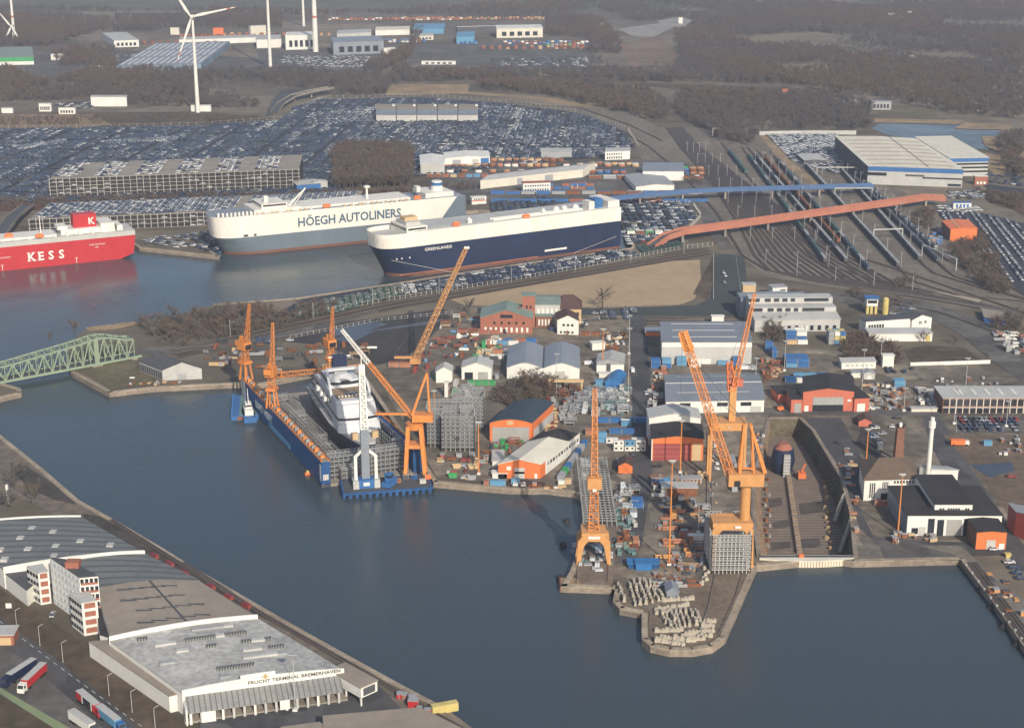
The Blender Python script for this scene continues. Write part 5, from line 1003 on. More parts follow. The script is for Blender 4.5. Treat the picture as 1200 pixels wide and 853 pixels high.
# slip pier frames
sr=thing('slip_frames','long low field of grey steel frames on the slip beside the gantry crane','steel frames',G(684,618)); mb=M('scaff')
for i in range(27):
    y=i*2.9
    mb.box(0,14,y-.14,y+.14,3.0,3.3)
    for j in range(8): mb.box(j*2-.12,j*2+.12,y-.12,y+.12,0,4.2)
for j in range(8): mb.box(j*2-.1,j*2+.1,0,76,3.1,3.35)
mb.build('frame',sr)
scf('dense tall grey scaffold block between the crane portal legs and the pier rails',(833,673),15.6,24,16,0,0,cell=1.6,t=.15,m='ltgrey')
scf('grey scaffold tower cluster left of the red storage yard',(500,524),16,14,19,0,0,cell=2.1,t=.2); scf('taller grey scaffold tower with open decks right of the first cluster',(517,529),16,16,17,0,0,cell=2.4,t=.22); scf('rear grey scaffold tower behind the two front ones',(530,505),16,16,17,0,0,cell=2.1,t=.2)
# ---------------------------------------------------------------- truss bridge
z0=1.6; a=G(-70,461,z0); b=G(166,416.5,z0); d=b-a; LB=d.length; TB=thing('truss_bridge','pale green steel truss bridge over the channel, highest at its pivot pier','bridge',Vector((a.x,a.y,0)),math.atan2(d.y,d.x))
xs=lambda px: (G(px,461-(px+70)*44.5/236,z0)-a).length
bw=9.5
def topz(x):
    P=[(xs(-70),10),(xs(10),8.2),(xs(33),9.5),(xs(57),10.8),(xs(79),12),(xs(102),13.4),(xs(114),14.6),(xs(128),14.2),(xs(150),10.6),(LB,10)]
    for i in range(len(P)-1):
        if P[i][0]<=x<=P[i+1][0]: return z0+P[i][1]+(P[i+1][1]-P[i][1])*(x-P[i][0])/(P[i+1][0]-P[i][0])
    return z0+10
M('truss').box(0,LB,0,bw,z0-.9,z0-.1).build('deck',TB); M('asphalt' if 0 else 'dkgrey').box(0,LB,.8,bw-.8,z0-.1,z0).build('roadway',TB)
N=26
for y in (0,bw):
    mb=M('truss'); mb.box(0,LB,y-.4,y+.4,z0-.9,z0+.4); X=[LB*i/N for i in range(N+1)]
    for i in range(N):
        x0,x1=X[i],X[i+1]; 
        if i%2: mb.bar((x0,y,topz(x0) if i<N-1 else z0),(x1,y,z0),.62)
        else: mb.bar((x0,y,z0),(x1,y,topz(x1)),.62)
        if i>0: mb.bar((x0,y,z0),(x0,y,topz(x0)),.42)
        if 0<i<N-1: mb.bar((x0,y,topz(x0)),(x1,y,topz(x1)),.8)
    mb.build('side_truss',TB)
mb=M('truss')
for i in range(1,N): mb.bar((X[i],0,topz(X[i])),(X[i],bw,topz(X[i])),.5); 
for i in range(1,N-1): mb.bar((X[i],0 if i%2 else bw,topz(X[i])),(X[i+1],bw if i%2 else 0,topz(X[i+1])),.4)
mb.build('top_bracing',TB); xp=xs(114)
M('truss').box(xp-1.3,xp+1.3,-.5,.5,z0,topz(xp)).box(xp-1.3,xp+1.3,bw-.5,bw+.5,z0,topz(xp)).build('pivot_tower',TB)
M('concrete').box(xp-3,xp+3,-1,bw+1,-2.5,z0-.9).box(LB-6,LB-3,-1,bw+1,-.5,z0-.9).build('pier',TB)
# ---------------------------------------------------------------- elevated roads
def ramp(name,label,pts,w,col,cat='bridge',ph=1.6,low=1.1):
    P=[G(x,y,z) for x,y,z in pts]; root=thing(name,label,cat,(P[0].x,P[0].y,0)); O=root.location; L=[]
    for i,p in enumerate(P):
        t=(P[min(i+1,len(P)-1)]-P[max(i-1,0)]); t.z=0; t.normalize(); n=Vector((-t.y,t.x,0))*w/2; L.append((p-n-O,p+n-O))
    mb=M('dkgrey'); mc=M(col)
    for i in range(len(P)-1):
        (a,b),(c,d)=L[i],L[i+1]; dz=Vector((0,0,-1.1))
        mb._add([a,c,d,b,a+dz,c+dz,d+dz,b+dz],[(0,1,2,3),(7,6,5,4),(0,4,5,1),(1,5,6,2),(2,6,7,3),(3,7,4,0)])
        for e,f in ((a,c),(b,d)):
            u=Vector((0,0,ph)); nn=(b-a).normalized()*(.25 if e is a else -.25)
            dl=Vector((0,0,-min(low,P[i].z-.2,P[i+1].z-.2))); mc._add([e+dl,f+dl,f+u,e+u,e+dl-nn,f+dl-nn,f+u-nn,e+u-nn],[(0,1,2,3),(7,6,5,4),(3,2,6,7),(0,4,5,1),(1,5,6,2),(0,3,7,4)])
    mb.build('deck',root); mc.build('parapet',root)
    for i in range(1,len(P)-1):
        if P[i].z>4: p=P[i]-O; M('concrete').box(p.x-.8,p.x+.8,p.y-2.5,p.y+2.5,0,p.z-1.1).build('pillar',root)
    return root
ramp('vehicle_bridge','blue-sided vehicle bridge curving over the rail yard towards the vehicle hall',[(658,242,1.2),(680,238.5,3),(700,235.5,5),(725,232,7),(750,229,8),(800,224.5,8.5),(850,222,8.5),(905,220.5,8.5),(960,219,8.5),(1023,217,8.5)],6,'bridgeblue',ph=1.4,low=1.6)
ramp('vehicle_bridge','red-orange-sided vehicle bridge with bends crossing the wagons of the rail yard',[(763,289,1.2),(770,284,3),(780,277,6),(800,270.5,8.5),(850,264,8.5),(900,257,8.5),(950,250,8.5),(1000,243,8.5),(1050,236,8.5),(1085,230.5,8),(1107,232,7)],7,'bridgered',ph=2.0,low=2.4)
ramp('curved_ramp','grey concrete ramp curving upwards at the left edge behind the red ship',[(-30,300,9),(-8,285,9),(5,268,8.5),(16,253,8),(28,244,6),(34,240,2)],9,'concrete')
ramp('road_overpass','small grey road overpass by the far wood',[(322,132,.6),(330,121,4),(345,112,7),(365,107,7.5),(388,103,7)],9,'concrete')
# ---------------------------------------------------------------- railway
TRK=[]
def fan(k):
    t=k/11
    return [(781+4*t*11*.4,150),(797+22*t,172),(835+40*t,215),(868+75*t,265),(886+105*t,300),(905+150*t,318+18*t),(960+160*t,331+22*t),(1200,368+6*t)]
for k in range(15): TRK.append(fan(k*.8-.2))
TRAINS=[((878,185),(971,314)),((886,185),(997,315)),((897,188),(987,291)),((912,190),(1019,319)),((945,196),(1060,322)),((985,200),(1083,312)),((1000,210),(1107,316)),((1012,215),(1100,298)),((855,180),(950,300))]
for a,b in TRAINS: 
    dx=(b[0]-a[0])/(b[1]-a[1]); TRK.append([(a[0]-dx*12,a[1]-12),a,b,(b[0]+12,b[1]+9),(b[0]+60,b[1]+24),(1215,372 if b[0]<1050 else 355)])
TRK+= [[(205,411),(330,383),(470,354),(640,326),(832,294)],[(205,416),(330,388),(470,358.5),(640,329.5),(832,297)],[(560,122),(660,130),(720,150),(760,172),(800,205),(840,250),(870,300),(900,318)],[(560,119),(680,127),(740,148),(775,165)],
 [(440,374),(330,397),(200,411)],[(757,372),(860,373)],[(757,376),(868,377)],[(757,380),(868,381)],[(757,384),(868,384)],[(985,346),(1100,366),(1180,395),(1230,420)],
 [(215,660),(300,716),(420,785),(560,866)],[(130,610),(215,664),(310,722),(430,790)],[(1135,660),(1210,765),(1300,890)],[(1142,660),(1220,765),(1310,890)],[(688,655),(700,560)],[(702,655),(713,560)]]
rm=mat('rail',(.22,.19,.17),.5,.2,.5,metal=.4); sm=mat('track_bed',(.07,.056,.048),.95,.2,.2)
mr=MB().mat(rm); ms=MB().mat(sm)
for ti_,tr in enumerate(TRK):
    P=[G(*p) for p in tr]
    for i in range(len(P)-1):
        d=P[i+1]-P[i]; d.normalize(); n=Vector((-d.y,d.x,0)); A_=P[i]; B_=P[i+1]
        ms.quad(A_-n*1.1+Vector((0,0,.46+ti_*.004)),B_-n*1.1+Vector((0,0,.46+ti_*.004)),B_+n*1.1+Vector((0,0,.46+ti_*.004)),A_+n*1.1+Vector((0,0,.46+ti_*.004)))
        for s in (-.75,.75): mr.bar(A_+n*s+Vector((0,0,.58)),B_+n*s+Vector((0,0,.66+ti_*.003)),.15)
for tr in ([(838,674),(830,712),(818,746)],[(872,666),(862,700),(842,744)],[(678,646),(676,684)],[(714,646),(712,684)],[(834,505),(834,660)],[(829,505),(828,660)],[(893,505),(876,560),(878,650)],[(898,500),(881,560),(883,650)]):
    P=[G(*p) for p in tr]
    for i in range(len(P)-1): mr.bar(P[i]+Vector((0,0,.62)),P[i+1]+Vector((0,0,.62)),.3)
ms.build('track_bed')['kind']='structure'; mr.build('railway_track')['kind']='structure'
C['dkteal']=mat('wagon_teal',(.055,.12,.12),.7,.25,.3); C['dkblue']=mat('wagon_blue_grey',(.085,.10,.125),.6,.25,.3)
def wagon_mesh(kind):
    r=thing('rail_wagon','x','wagon')
    col={'rust':'rust','green':'dkteal','blue':'dkblue','dark':'dkgrey','brown':'brick','car':'dkgrey'}[kind]
    if kind=='dark' or kind=='brown': M(col).box(-9,9,-1.4,1.4,1.1,3.6).mat('grey').box(-8.6,8.6,-1.1,1.1,3.6,3.9).build('body',r)
    elif kind=='car':
        M('grey').box(-9.4,9.4,-1.4,1.4,1.0,1.3).box(-9.4,9.4,-1.4,1.4,2.9,3.1).build('body',r)
        for k in range(4):
            for z in (1.3,3.1): x=-8.8+k*4.6; M(('white','ltgrey','hullblue','white')[k]).box(x,x+4.1,-.85,.85,z+.2,z+.85).mat('glass').box(x+1,x+3.4,-.75,.75,z+.85,z+1.4).build('load',r)
    else: M(col).box(-9,9,-1.35,1.35,1.2,2.9).extx([(-1.35,2.9),(1.35,2.9),(0.9,3.9),(-.9,3.9)],-9,9).build('body',r)
    for x in (-6,6): M('dkgrey').box(x-1.5,x+1.5,-1.2,1.2,.5,1.1).build('bogie',r)
    return r
KN=['green','dark','rust','green','dark','dark','blue','car','green']; ADJ={'green':'teal covered','dark':'dark grey','rust':'rust-red','blue':'blue-grey covered','car':'car-carrying double-deck','brown':'brown'}
WHERE=['leftmost long train crossing under both bridges','second train from the left under both bridges','long rust-coloured train','train just right of the rust-coloured one','thin solitary train in the middle of the rail yard','first train of the right-hand bundle','middle train of the right-hand bundle','rightmost train loaded with new cars','short train beside the teal wagons']
protos={}
for (a,b),kd,wh,ti in zip(TRAINS,KN,WHERE,range(9)):
    P=G(*a); Q=G(*b); d=Q-P; n=int(d.length/19.6); ang=math.atan2(d.y,d.x); d.normalize()
    for i in range(n):
        if ti==8 and i>5: break
        if ti in(3,) and 6<i<9: continue
        k2=kd
        if ti in (0,3): k2=('green','blue','dark','green')[(i*7+ti)%4]
        if ti==1: k2='blue' if i%5==0 else 'dark'
        loc=P+d*(9.8+i*19.6)+Vector((0,0,.1))
        if k2 not in protos: protos[k2]=r=wagon_mesh(k2); r.location=loc; r.rotation_euler=(0,0,ang); r['label']='%s wagon in the %s'%(ADJ[k2],wh); r['group']=wh
        else: dup(protos[k2],loc,ang,'%s wagon in the %s'%(ADJ[k2],wh),wh)
# catenary masts and portals
def bulk(name,proto,lst,label,cat,group,parts=None):
    for i,(loc,rz) in enumerate(lst):
        if i==0: o=proto; o.location=loc; o.rotation_euler=(0,0,rz); tag(o,label,cat,group)
        else: o=proto.copy(); COL.objects.link(o); o.location=loc; o.rotation_euler=(0,0,rz); o['label']=label; o['group']=group
def catmast(): return M('grey').box(-.14,.14,-.14,.14,0,11).bar((0,0,9.6),(3.0,0,9.9),.1).bar((0,0,8.4),(2.8,0,9.7),.07).build('catenary_mast')
P=[]
for tr in TRK[:15:4]:
    for i in range(1,len(tr)-2):
        p,q=G(*tr[i]),G(*tr[i+1]); L=(q-p).length; n=max(1,int(L/55))
        for k in range(n): 
            c=p.lerp(q,(k+.5)/n); P.append((c+Vector((2.6,0,0)),rnd.choice((0,math.pi))))
bulk('catenary_mast',catmast(),P,'slim grey catenary mast between the fanned tracks of the rail yard','catenary mast','catenary masts in the rail yard fan')
P=[]
for a,b in TRAINS[:8:1]:
    p,q=G(*a),G(*b); n=9
    for k in range(n): P.append((p.lerp(q,(k+.5)/n)+Vector((2.7,0,0)),0))
bulk('catenary_mast',catmast(),P,'slim grey catenary mast standing between the parked wagon rows','catenary mast','catenary masts between the wagon rows')
P=[]
for tr in (TRK[len(TRAINS)+15],):
    for i in range(len(tr)-1):
        p,q=G(*tr[i]),G(*tr[i+1]); n=max(1,int((q-p).length/45))
        for k in range(n): P.append((p.lerp(q,(k+.5)/n)+Vector((0,3,0)),0))
bulk('catenary_mast',catmast(),P,'slim grey catenary mast along the tracks behind the sand field','catenary mast','catenary masts behind the sand field')
for i,(x,y,x2,y2) in enumerate(((957,207,1003,207),(978,232,1022,232),(1023,282,1057,281),(835,160,842,160),(1080,300,1120,318))):
    a=G(x,y); b=G(x2,y2); d=b-a; t=thing('signal_portal',('portal just before the blue bridge','portal between the two coloured bridges','portal above the right-hand wagon bundle','small portal beside the far wood','portal at the sandy bank')[i],'signal portal',a,math.atan2(d.y,d.x)); t['label']='grey steel signal '+t['label']
    M('ltgrey').box(0,d.length,-.4,.4,8.2,9).build('beam',t); M('ltgrey').box(-.3,.3,-.3,.3,0,8.2).build('leg',t); M('ltgrey').box(d.length-.3,d.length+.3,-.3,.3,0,8.2).build('leg',t)
# ---------------------------------------------------------------- fences and walls
def fence(label,pts,h=2.2,step=6,m='ltgrey',solid=None):
    P=[G(x,y) for x,y in pts]; r=thing('fence',label,'fence',P[0]); mb=M(m)
    for i in range(len(P)-1):
        a,b=P[i]-P[0],P[i+1]-P[0]; n=max(1,int((b-a).length/step)); dz=Vector((0,0,h*.85))
        for k in range(n+1): c=a.lerp(b,k/n); mb.box(c.x-.13,c.x+.13,c.y-.13,c.y+.13,0,h)
        mb.bar(a+dz,b+dz,.09); mb.bar(a+Vector((0,0,.5)),b+Vector((0,0,.5)),.09)
        if solid: d=(b-a).normalized(); nn=Vector((-d.y,d.x,0))*.12; M(solid)._add([a-nn,b-nn,b+nn,a+nn]+[v+Vector((0,0,h*.9)) for v in (a-nn,b-nn,b+nn,a+nn)],[(4,5,6,7),(0,1,5,4),(1,2,6,5),(2,3,7,6),(3,0,4,7)]).build('panel',r)
    mb.build('post_row',r); return r
fence('pale post fence between the moored cars and the sand field tracks',[(345,372),(450,354),(600,330),(735,304),(800,292),(835,288)],3.0,4,'ltgrey')
fence('pale fence along the far edge of the great car park at left',[(-20,151),(120,150),(240,147),(330,140)],4,9)
fence('pale fence following the curve of the great car park',[(350,126),(380,116),(500,113),(600,121),(680,132),(735,152),(748,172)],4,8)
fence('light noise wall behind the silver cars next to the vehicle hall',[(890,159),(940,158),(1003,158)],5,6,'ltgrey','ltgrey')
fence('pale fence around the curved road by the blue bridge',[(745,232),(790,234),(812,240),(822,254),(808,268)],3,5,'white')
fence('long white wall between the dirt paddocks and the parking yard',[(1067,429),(1100,428),(1160,426)],2.4,8,'white','white')
fence('dark wire fence in front of the sand field',[(560,361),(700,363),(800,360)],2.2,6,'dkgrey')
fence('light fence along the street right of the sand field',[(836,300),(836,350)],2,6)
fence('yellow-dotted fence beside the tracks on the headland',[(340,397),(440,377),(530,368)],2.2,4,'ltgrey')
# ---------------------------------------------------------------- template meshes for the many
def tmpl(mb): return (np.array(mb.v,dtype=np.float32),mb.f,mb.m,mb.sl)
def bulkmesh(name,items,label,cat):   # items: (template, loc, rz, scale) merged into ONE stuff mesh
    V=[];F=[];MI=[];SL=[];off=0
    for tp,loc,rz,sc_ in items:
        v,f,m,sl=tp
        c,s=math.cos(rz),math.sin(rz); w=v*sc_; x=w[:,0]*c-w[:,1]*s+loc[0]; y=w[:,0]*s+w[:,1]*c+loc[1]; V.append(np.stack([x,y,w[:,2]+loc[2]],1))
        ids=[]
        for q in sl:
            if q not in SL: SL.append(q)
            ids.append(SL.index(q))
        F+=[tuple(i+off for i in t) for t in f]; MI+=[ids[i] for i in m]; off+=len(v)
    me=bpy.data.meshes.new(name); V=np.concatenate(V); me.vertices.add(len(V)); me.vertices.foreach_set('co',V.ravel())
    lt=np.array([len(t) for t in F],dtype=np.int32); lv=np.fromiter((i for t in F for i in t),dtype=np.int32)
    me.loops.add(len(lv)); me.loops.foreach_set('vertex_index',lv); me.polygons.add(len(F)); me.polygons.foreach_set('loop_start',np.concatenate([[0],np.cumsum(lt)[:-1]]).astype(np.int32)); me.polygons.foreach_set('loop_total',lt)
    for q in SL: me.materials.append(q)
    me.polygons.foreach_set('material_index',np.array(MI,dtype=np.int32)); me.update(calc_edges=True); me.validate()
    o=bpy.data.objects.new(name,me); COL.objects.link(o); return tag(o,label,cat,None,'stuff')
# cars
CARM={n:mat('car_'+n,c,.35,.05,.5,spec=.6) for n,c in dict(white=(.62,.63,.64),silver=(.33,.35,.38),blue=(.03,.06,.13),black=(.018,.020,.026),grey=(.09,.10,.12),red=(.30,.03,.03),green=(.02,.07,.045)).items()}
def carmesh(n,van=False):
    m=MB().mat(CARM[n])
    if van: m._add([(-2.6,-.95,.35),(2.6,-.95,.35),(2.6,.95,.35),(-2.6,.95,.35),(-2.6,-.95,2.3),(1.5,-.95,2.3),(1.5,.95,2.3),(-2.6,.95,2.3),(2.6,-.95,1.2),(2.6,.95,1.2)],[(4,5,6,7),(0,1,8,5,4),(2,3,7,6,9),(3,0,4,7),(1,2,9,8),(8,9,6,5)]); m.mat('glass').quad((2.0,-.8,1.75+.02),(2.35,-.8,1.45),(2.35,.8,1.45),(2.0,.8,1.77))
    else:
        m._add([(-2.2,-.9,.3),(2.2,-.9,.3),(2.2,.9,.3),(-2.2,.9,.3),(-2.15,-.9,.95),(2.2,-.88,.78),(2.2,.88,.78),(-2.15,.9,.95)],[(4,5,6,7),(0,1,5,4),(1,2,6,5),(2,3,7,6),(3,0,4,7)])
        m.mat('glass')._add([(-2.0,-.82,.94),(1.15,-.82,.84),(1.15,.82,.84),(-2.0,.82,.94),(-1.5,-.66,1.44),(.35,-.66,1.44),(.35,.66,1.44),(-1.5,.66,1.44)],[(0,1,5,4),(1,2,6,5),(2,3,7,6),(3,0,4,7)])
        m.mat(CARM[n]).quad((-1.5,-.66,1.445),(.35,-.66,1.445),(.35,.66,1.445),(-1.5,.66,1.445))
    m.mat('tyre')
    for x in (-1.35,1.35): m.box(x-.32,x+.32,-.93,.93,0,.55)
    return m
CT={n:carmesh(n) for n in CARM}; CV={n:carmesh(n,True) for n in ('white','blue','silver')}
CARS=[]   # loc, rz, colour, van, label, group
def inpoly(p,poly): return poly_in(p,poly)
def carfill(px,ang,dx,dy,prob,pal,label,group,z=0.35,lane=0,van=0,jit=.25,lanew=5.5,blocks=0,off=0.0):
    pl=P2(px,z); c=Vector((sum(p[0] for p in pl)/len(pl),sum(p[1] for p in pl)/len(pl))); ca,sa=math.cos(ang),math.sin(ang); u=[( (p[0]-c.x)*ca+(p[1]-c.y)*sa, -(p[0]-c.x)*sa+(p[1]-c.y)*ca) for p in pl]
    x0,x1=min(a[0] for a in u),max(a[0] for a in u); y0,y1=min(a[1] for a in u),max(a[1] for a in u)
    X=x0+2.5; i=0
    while X<x1:
        Y=y0+1.5; j=0; colb=rnd.choice(pal)
        while Y<y1:
            q=(c.x+X*ca-Y*sa,c.y+X*sa+Y*ca)
            if rnd.random()<.12: colb=rnd.choice(pal)
            if rnd.random()<prob and poly_in(q,pl):
                n=colb if rnd.random()<.6 else rnd.choice(pal)
                CARS.append((Vector((q[0]+rnd.uniform(-jit,jit),q[1],z)),ang+off+rnd.uniform(-.04,.04)+(math.pi if rnd.random()<.5 else 0),n,rnd.random()<van,label,group))
            Y+=dy; j+=1
            if blocks and j%blocks==0: Y+=lanew
        X+=dx; i+=1
        if lane and i%lane==0: X+=lanew
pf=['black']*9+['blue']*10+['grey']*6+['white']*1+['silver']*2; pm=['white']*5+['silver']*5+['blue']*4+['black']*4+['grey']*3; pw=['white']*8+['silver']*3+['blue']*2+['black']*2
F='small %s car in the great car park beyond the ships'
carfill(LOT_A,R(-4),5.0,2.9,.9,pf,F,'cars in the great car park',lane=11,blocks=18,jit=.9)
carfill([(20,172),(76,163),(78,167),(22,177)],R(-4),5,3.0,.9,['white'],F,'cars in the great car park'); carfill([(118,166),(205,160),(207,165),(122,170)],R(-4),5,3.0,.85,['white','white','silver'],F,'cars in the great car park')
carfill([(360,133),(420,125),(440,128),(438,143),(360,146)],R(-4),5,3.2,.5,pw,F,'cars in the great car park')
carfill([(565,125),(600,126),(640,132),(660,145),(600,140),(565,140)],R(-4),5,3.2,.6,pw,F,'cars in the great car park')
carfill([(440,143),(720,150),(740,175),(640,188),(480,200),(400,175)],R(-4),5.2,6.2,.35,['white','silver'],F,'cars in the great car park',z=.36)
def roofcars(res,rowf,lane,lanew,prob,pal,label,group,dx=5.2,dy=2.7):
    r,W,Dp,h,T=res; O=r.location; ang=math.atan2(T[1][0],T[0][0]); x=4; i=0
    while x<W-4:
        y=3; 
        while y<Dp-3:
            if rnd.random()<prob: p=T@Vector((x,y,0)); CARS.append((Vector((p.x+O.x,p.y+O.y,h+.4)),ang,rnd.choice(pal),False,label,group))
            y+=dy
        x+=dx; i+=1
        if i%lane==0: x+=lanew
roofcars(GA,0,4,14,.62,pw,'%s car on the open roof of the long five-deck car park','cars on the five-deck car park roof',dy=4)
roofcars(GB,0,30,8,.9,['silver']*6+['blue']*4+['white']*4+['grey']*3,'%s car on the roof of the car park building behind the ships','cars on the low car park roof')
for res,lv in ((GA,5),(GB,3)):
    r,W,Dp,h,T=res; O=r.location; ang=math.atan2(T[1][0],T[0][0])
    for k in range(lv):
        x=4
        while x<W-4:
            if rnd.random()<(.35 if lv==5 else .2): p=T@Vector((x,-.9,0)); CARS.append((Vector((p.x+O.x,p.y+O.y,h*k/lv+.45)),ang,rnd.choice(['white','silver','grey']),False,'%s car parked at the open edge of a car park deck','cars on the car park decks'))
            x+=5.5
carfill([(163,284),(185,276),(300,268),(250,297),(200,290)],R(-5),5.2,3,.5,pm,'%s car on the quay between the red and the grey ship','cars on the quay between two ships')
carfill(LOT_B,R(2),5.3,2.9,.85,pm,'%s car in the rounded lot at the stern of the navy ship','cars in the rounded lot',lane=0,blocks=3,lanew=5)
carfill([(575,238),(640,230),(655,236),(650,242),(575,250)],R(3),5.3,2.9,.6,pf,'%s car on the quay between both big ships','cars on the inner quay',z=.35)
carfill([(745,277),(790,268),(800,272),(800,280),(745,287)],R(6),5.3,3,.1,['red'],'%s car beside the red bridge ramp','cars at the ramp')
carfill([(460,337),(600,312),(725,293),(752,299),(640,321),(560,332),(470,345)],R(9),5.2,2.8,.80,pm+['blue']*4+['white']*2,'%s car in the long lot between the navy ship and the sand field','cars beside the navy ship',blocks=4,lanew=4)
carfill([(345,358),(420,345),(470,333),(480,344),(445,352),(400,366),(350,372)],R(9),4.6,2.9,.85,['green'],'dark %s vehicle in the lot left of the navy ship bow','green vehicles by the bow',z=.36)
carfill([(745,290),(795,284),(801,289),(755,297)],R(9),4.6,2.9,.9,['green'],'dark %s vehicle beside the foot of the red bridge','green vehicles by the ramp')
carfill(LOT_E,R(-38),5.2,2.8,.75,pw,'%s car in the lot beside the vehicle hall','cars beside the vehicle hall')
carfill([(1100,248),(1150,250),(1200,262),(1200,345),(1185,330),(1140,285),(1110,262)],math.atan2((G(1200,345)-G(1145,270)).y,(G(1200,345)-G(1145,270)).x),5.0,4.6,.85,pw+['white']*4,'%s car in the striped rows at the right edge beyond the trees','cars in the right-hand rows',off=0,blocks=2,lanew=3)
carfill([(1110,224),(1150,224),(1160,232),(1115,234)],R(0),5.2,3.0,.55,pw,'%s car near the end of the red bridge','cars at the bridge end'); carfill([(1155,205),(1200,206),(1200,220),(1160,214)],R(0),5.2,3.2,.35,pf,'%s car behind the vehicle hall','cars behind the vehicle hall')
carfill([(1096,240),(1150,243),(1150,249),(1100,250)],R(0),5,3,.3,['white'],'%s car behind the orange hall','cars behind the orange hall')
carfill([(575,70),(690,67),(692,79),(575,78)],R(0),5.2,5,.3,pm,'%s car in the far compound','cars in the far compound'); carfill([(330,66),(480,66),(440,80),(330,78)],R(-20),5.5,6,.4,['white','silver','white','grey'],'%s lorry park car','far cars',van=.6)
carfill([(64,121),(105,120),(110,128),(64,128)],R(0),5.2,5,.4,pm,'%s car','far cars'); carfill([(976,115),(1010,117),(1008,122),(976,121)],R(0),5,4,.5,pw,'%s car','far cars'); carfill([(140,65),(200,62),(120,72)],R(0),5,4,.2,pm,'%s car','far cars')
# yard cars
carfill([(1122,490),(1196,489),(1200,496),(1124,497)],R(0),2.6,5.5,.75,['black','blue','red','grey','silver'],'%s car in the car park in front of the works building','cars before the works building',off=R(90)); carfill([(1122,499),(1192,498),(1192,504),(1124,505)],R(0),2.6,5.5,.85,['blue','black','grey','silver','blue'],'%s car in the second row before the works building','second car row before the works building',off=R(90))
carfill([(1040,489),(1058,489),(1060,502),(1042,502)],R(0),5,3.5,.6,['blue','black','white'],'%s car between the salmon hut and the brick chimney','cars by the brick chimney'); carfill([(1020,496),(1033,496),(1035,528),(1021,528)],R(8),5.5,4.2,.8,['blue','white','black','silver'],'%s car in the short column below the salmon hut','cars below the salmon hut')
carfill([(692,364),(722,364),(722,374),(694,376)],R(0),5.5,3,.6,pm,'%s car in front of the lone tree at the sand field','cars by the lone tree'); carfill([(731,362),(744,362),(744,376),(731,376)],R(0),5.5,3,.8,pm,'%s car at the top end of the yard street','cars at the street top')
carfill([(680,376),(690,376),(690,384),(680,384)],R(90),5,3,.8,pm,'%s car beside the white gabled house','cars by the white house'); carfill([(846,310),(850,310),(853,340),(848,340)],R(90),9,3,.5,['white','white','silver'],'%s van driving on the access road','vans on the access road',van=.7)
carfill([(300,396),(322,395),(320,402),(298,403)],R(5),5,3,.9,['blue'],'%s car in the small cluster on the headland','blue cars on the headland'); carfill([(336,395),(350,394),(348,400),(336,400)],R(5),5,3,.5,['white','blue'],'%s car on the headland track','cars on the headland track')
carfill([(1040,363),(1068,361),(1070,368),(1042,369)],R(0),5,4,.4,pm,'%s car behind the white depot','cars behind the depot'); carfill([(1180,655),(1200,655),(1200,680),(1185,672)],R(0),5.5,5,.5,['blue','black','white'],'%s vehicle on the quay at the right edge','vehicles at the right quay edge')
carfill([(765,545),(783,545),(783,551),(765,551)],R(0),5.5,3.4,.7,['white','black'],'%s car in front of the maroon shutter','cars before the maroon shutter'); carfill([(866,430),(884,430),(884,434),(866,434)],R(0),5.5,4,.8,['white'],'%s car between the two blue-grey halls','cars between the halls',van=.5)
carfill([(1034,432),(1072,431),(1072,436),(1036,437)],R(0),3,5,.8,['blue','black','grey'],'%s car below the white cube','cars below the white cube',off=R(90)); carfill([(1094,455),(1125,453),(1120,462),(1095,464)],R(0),6,4,.3,pm,'%s car behind the works building','cars behind the works building')
for k,(x,y,n,vn,lb) in enumerate(((690,428,'white',1,'white van left of the lattice shed'),(741,436,'white',1,'white van in the yard street beside the blue tent'),(649,388,'blue',1,'blue van in front of the brick annex'),(582,444,'silver',1,'silver van beside the green-edged workshop'),(1165,645,'white',0,'white car in front of the orange shed by the quay'),(62,722,'silver',0,'silver car at the foot of the office tower'),(915,470,'red',0,'red car in front of the small salmon lean-to'),(741,533,'grey',0,'grey car parked on the street opposite the containers'),(1185,560,'red',0,'red car on the dirt field'),(757,462,'white',0,'white car half way down the yard street'))):
    CARS.append((Vector((*G(x,y)[:2],.35)),R(90*(k%2)+5),n,bool(vn),lb,None))
CARS.sort(key=lambda c:c[0].length)
cache={}
for i,(loc,rz,n,vn,lb,gr) in enumerate(CARS[:300]):
    vn=vn and n in CV; key=(n,vn)
    if key not in cache: me=(CV if vn else CT)[n].build('parked_car'); cache[key]=me.data; bpy.data.objects.remove(me)
    o=bpy.data.objects.new('parked_van' if vn else 'parked_car',cache[key]); COL.objects.link(o); o.location=loc; o.rotation_euler=(0,0,rz)
    l=lb.replace('%s',n) if '%s' in lb else lb
    if vn and gr: l=l.replace(' car ',' van ')
    tag(o,l,'van' if vn else 'car',gr)
TC={k:tmpl(v) for k,v in CT.items()}
def far_tmpl(n):
    m=MB().mat(CARM[n]).box(-2.2,2.2,-.9,.9,.3,.9); m.mat('glass')._add([(-1.9,-.8,.9),(1.2,-.8,.9),(1.2,.8,.9),(-1.9,.8,.9),(-1.4,-.66,1.42),(.4,-.66,1.42),(.4,.66,1.42),(-1.4,.66,1.42)],[(0,1,5,4),(1,2,6,5),(2,3,7,6),(3,0,4,7)]).mat(CARM[n]).quad((-1.4,-.66,1.42),(.4,-.66,1.42),(.4,.66,1.42),(-1.4,.66,1.42)); return tmpl(m)
TF={n:far_tmpl(n) for n in CARM}
bulkmesh('parked_cars',[(TF[n],loc,rz,1) for loc,rz,n,vn,lb,gr in CARS[300:]],'thousands of small parked cars in the port car parks beyond the ships','cars')
print('CARS',len(CARS))
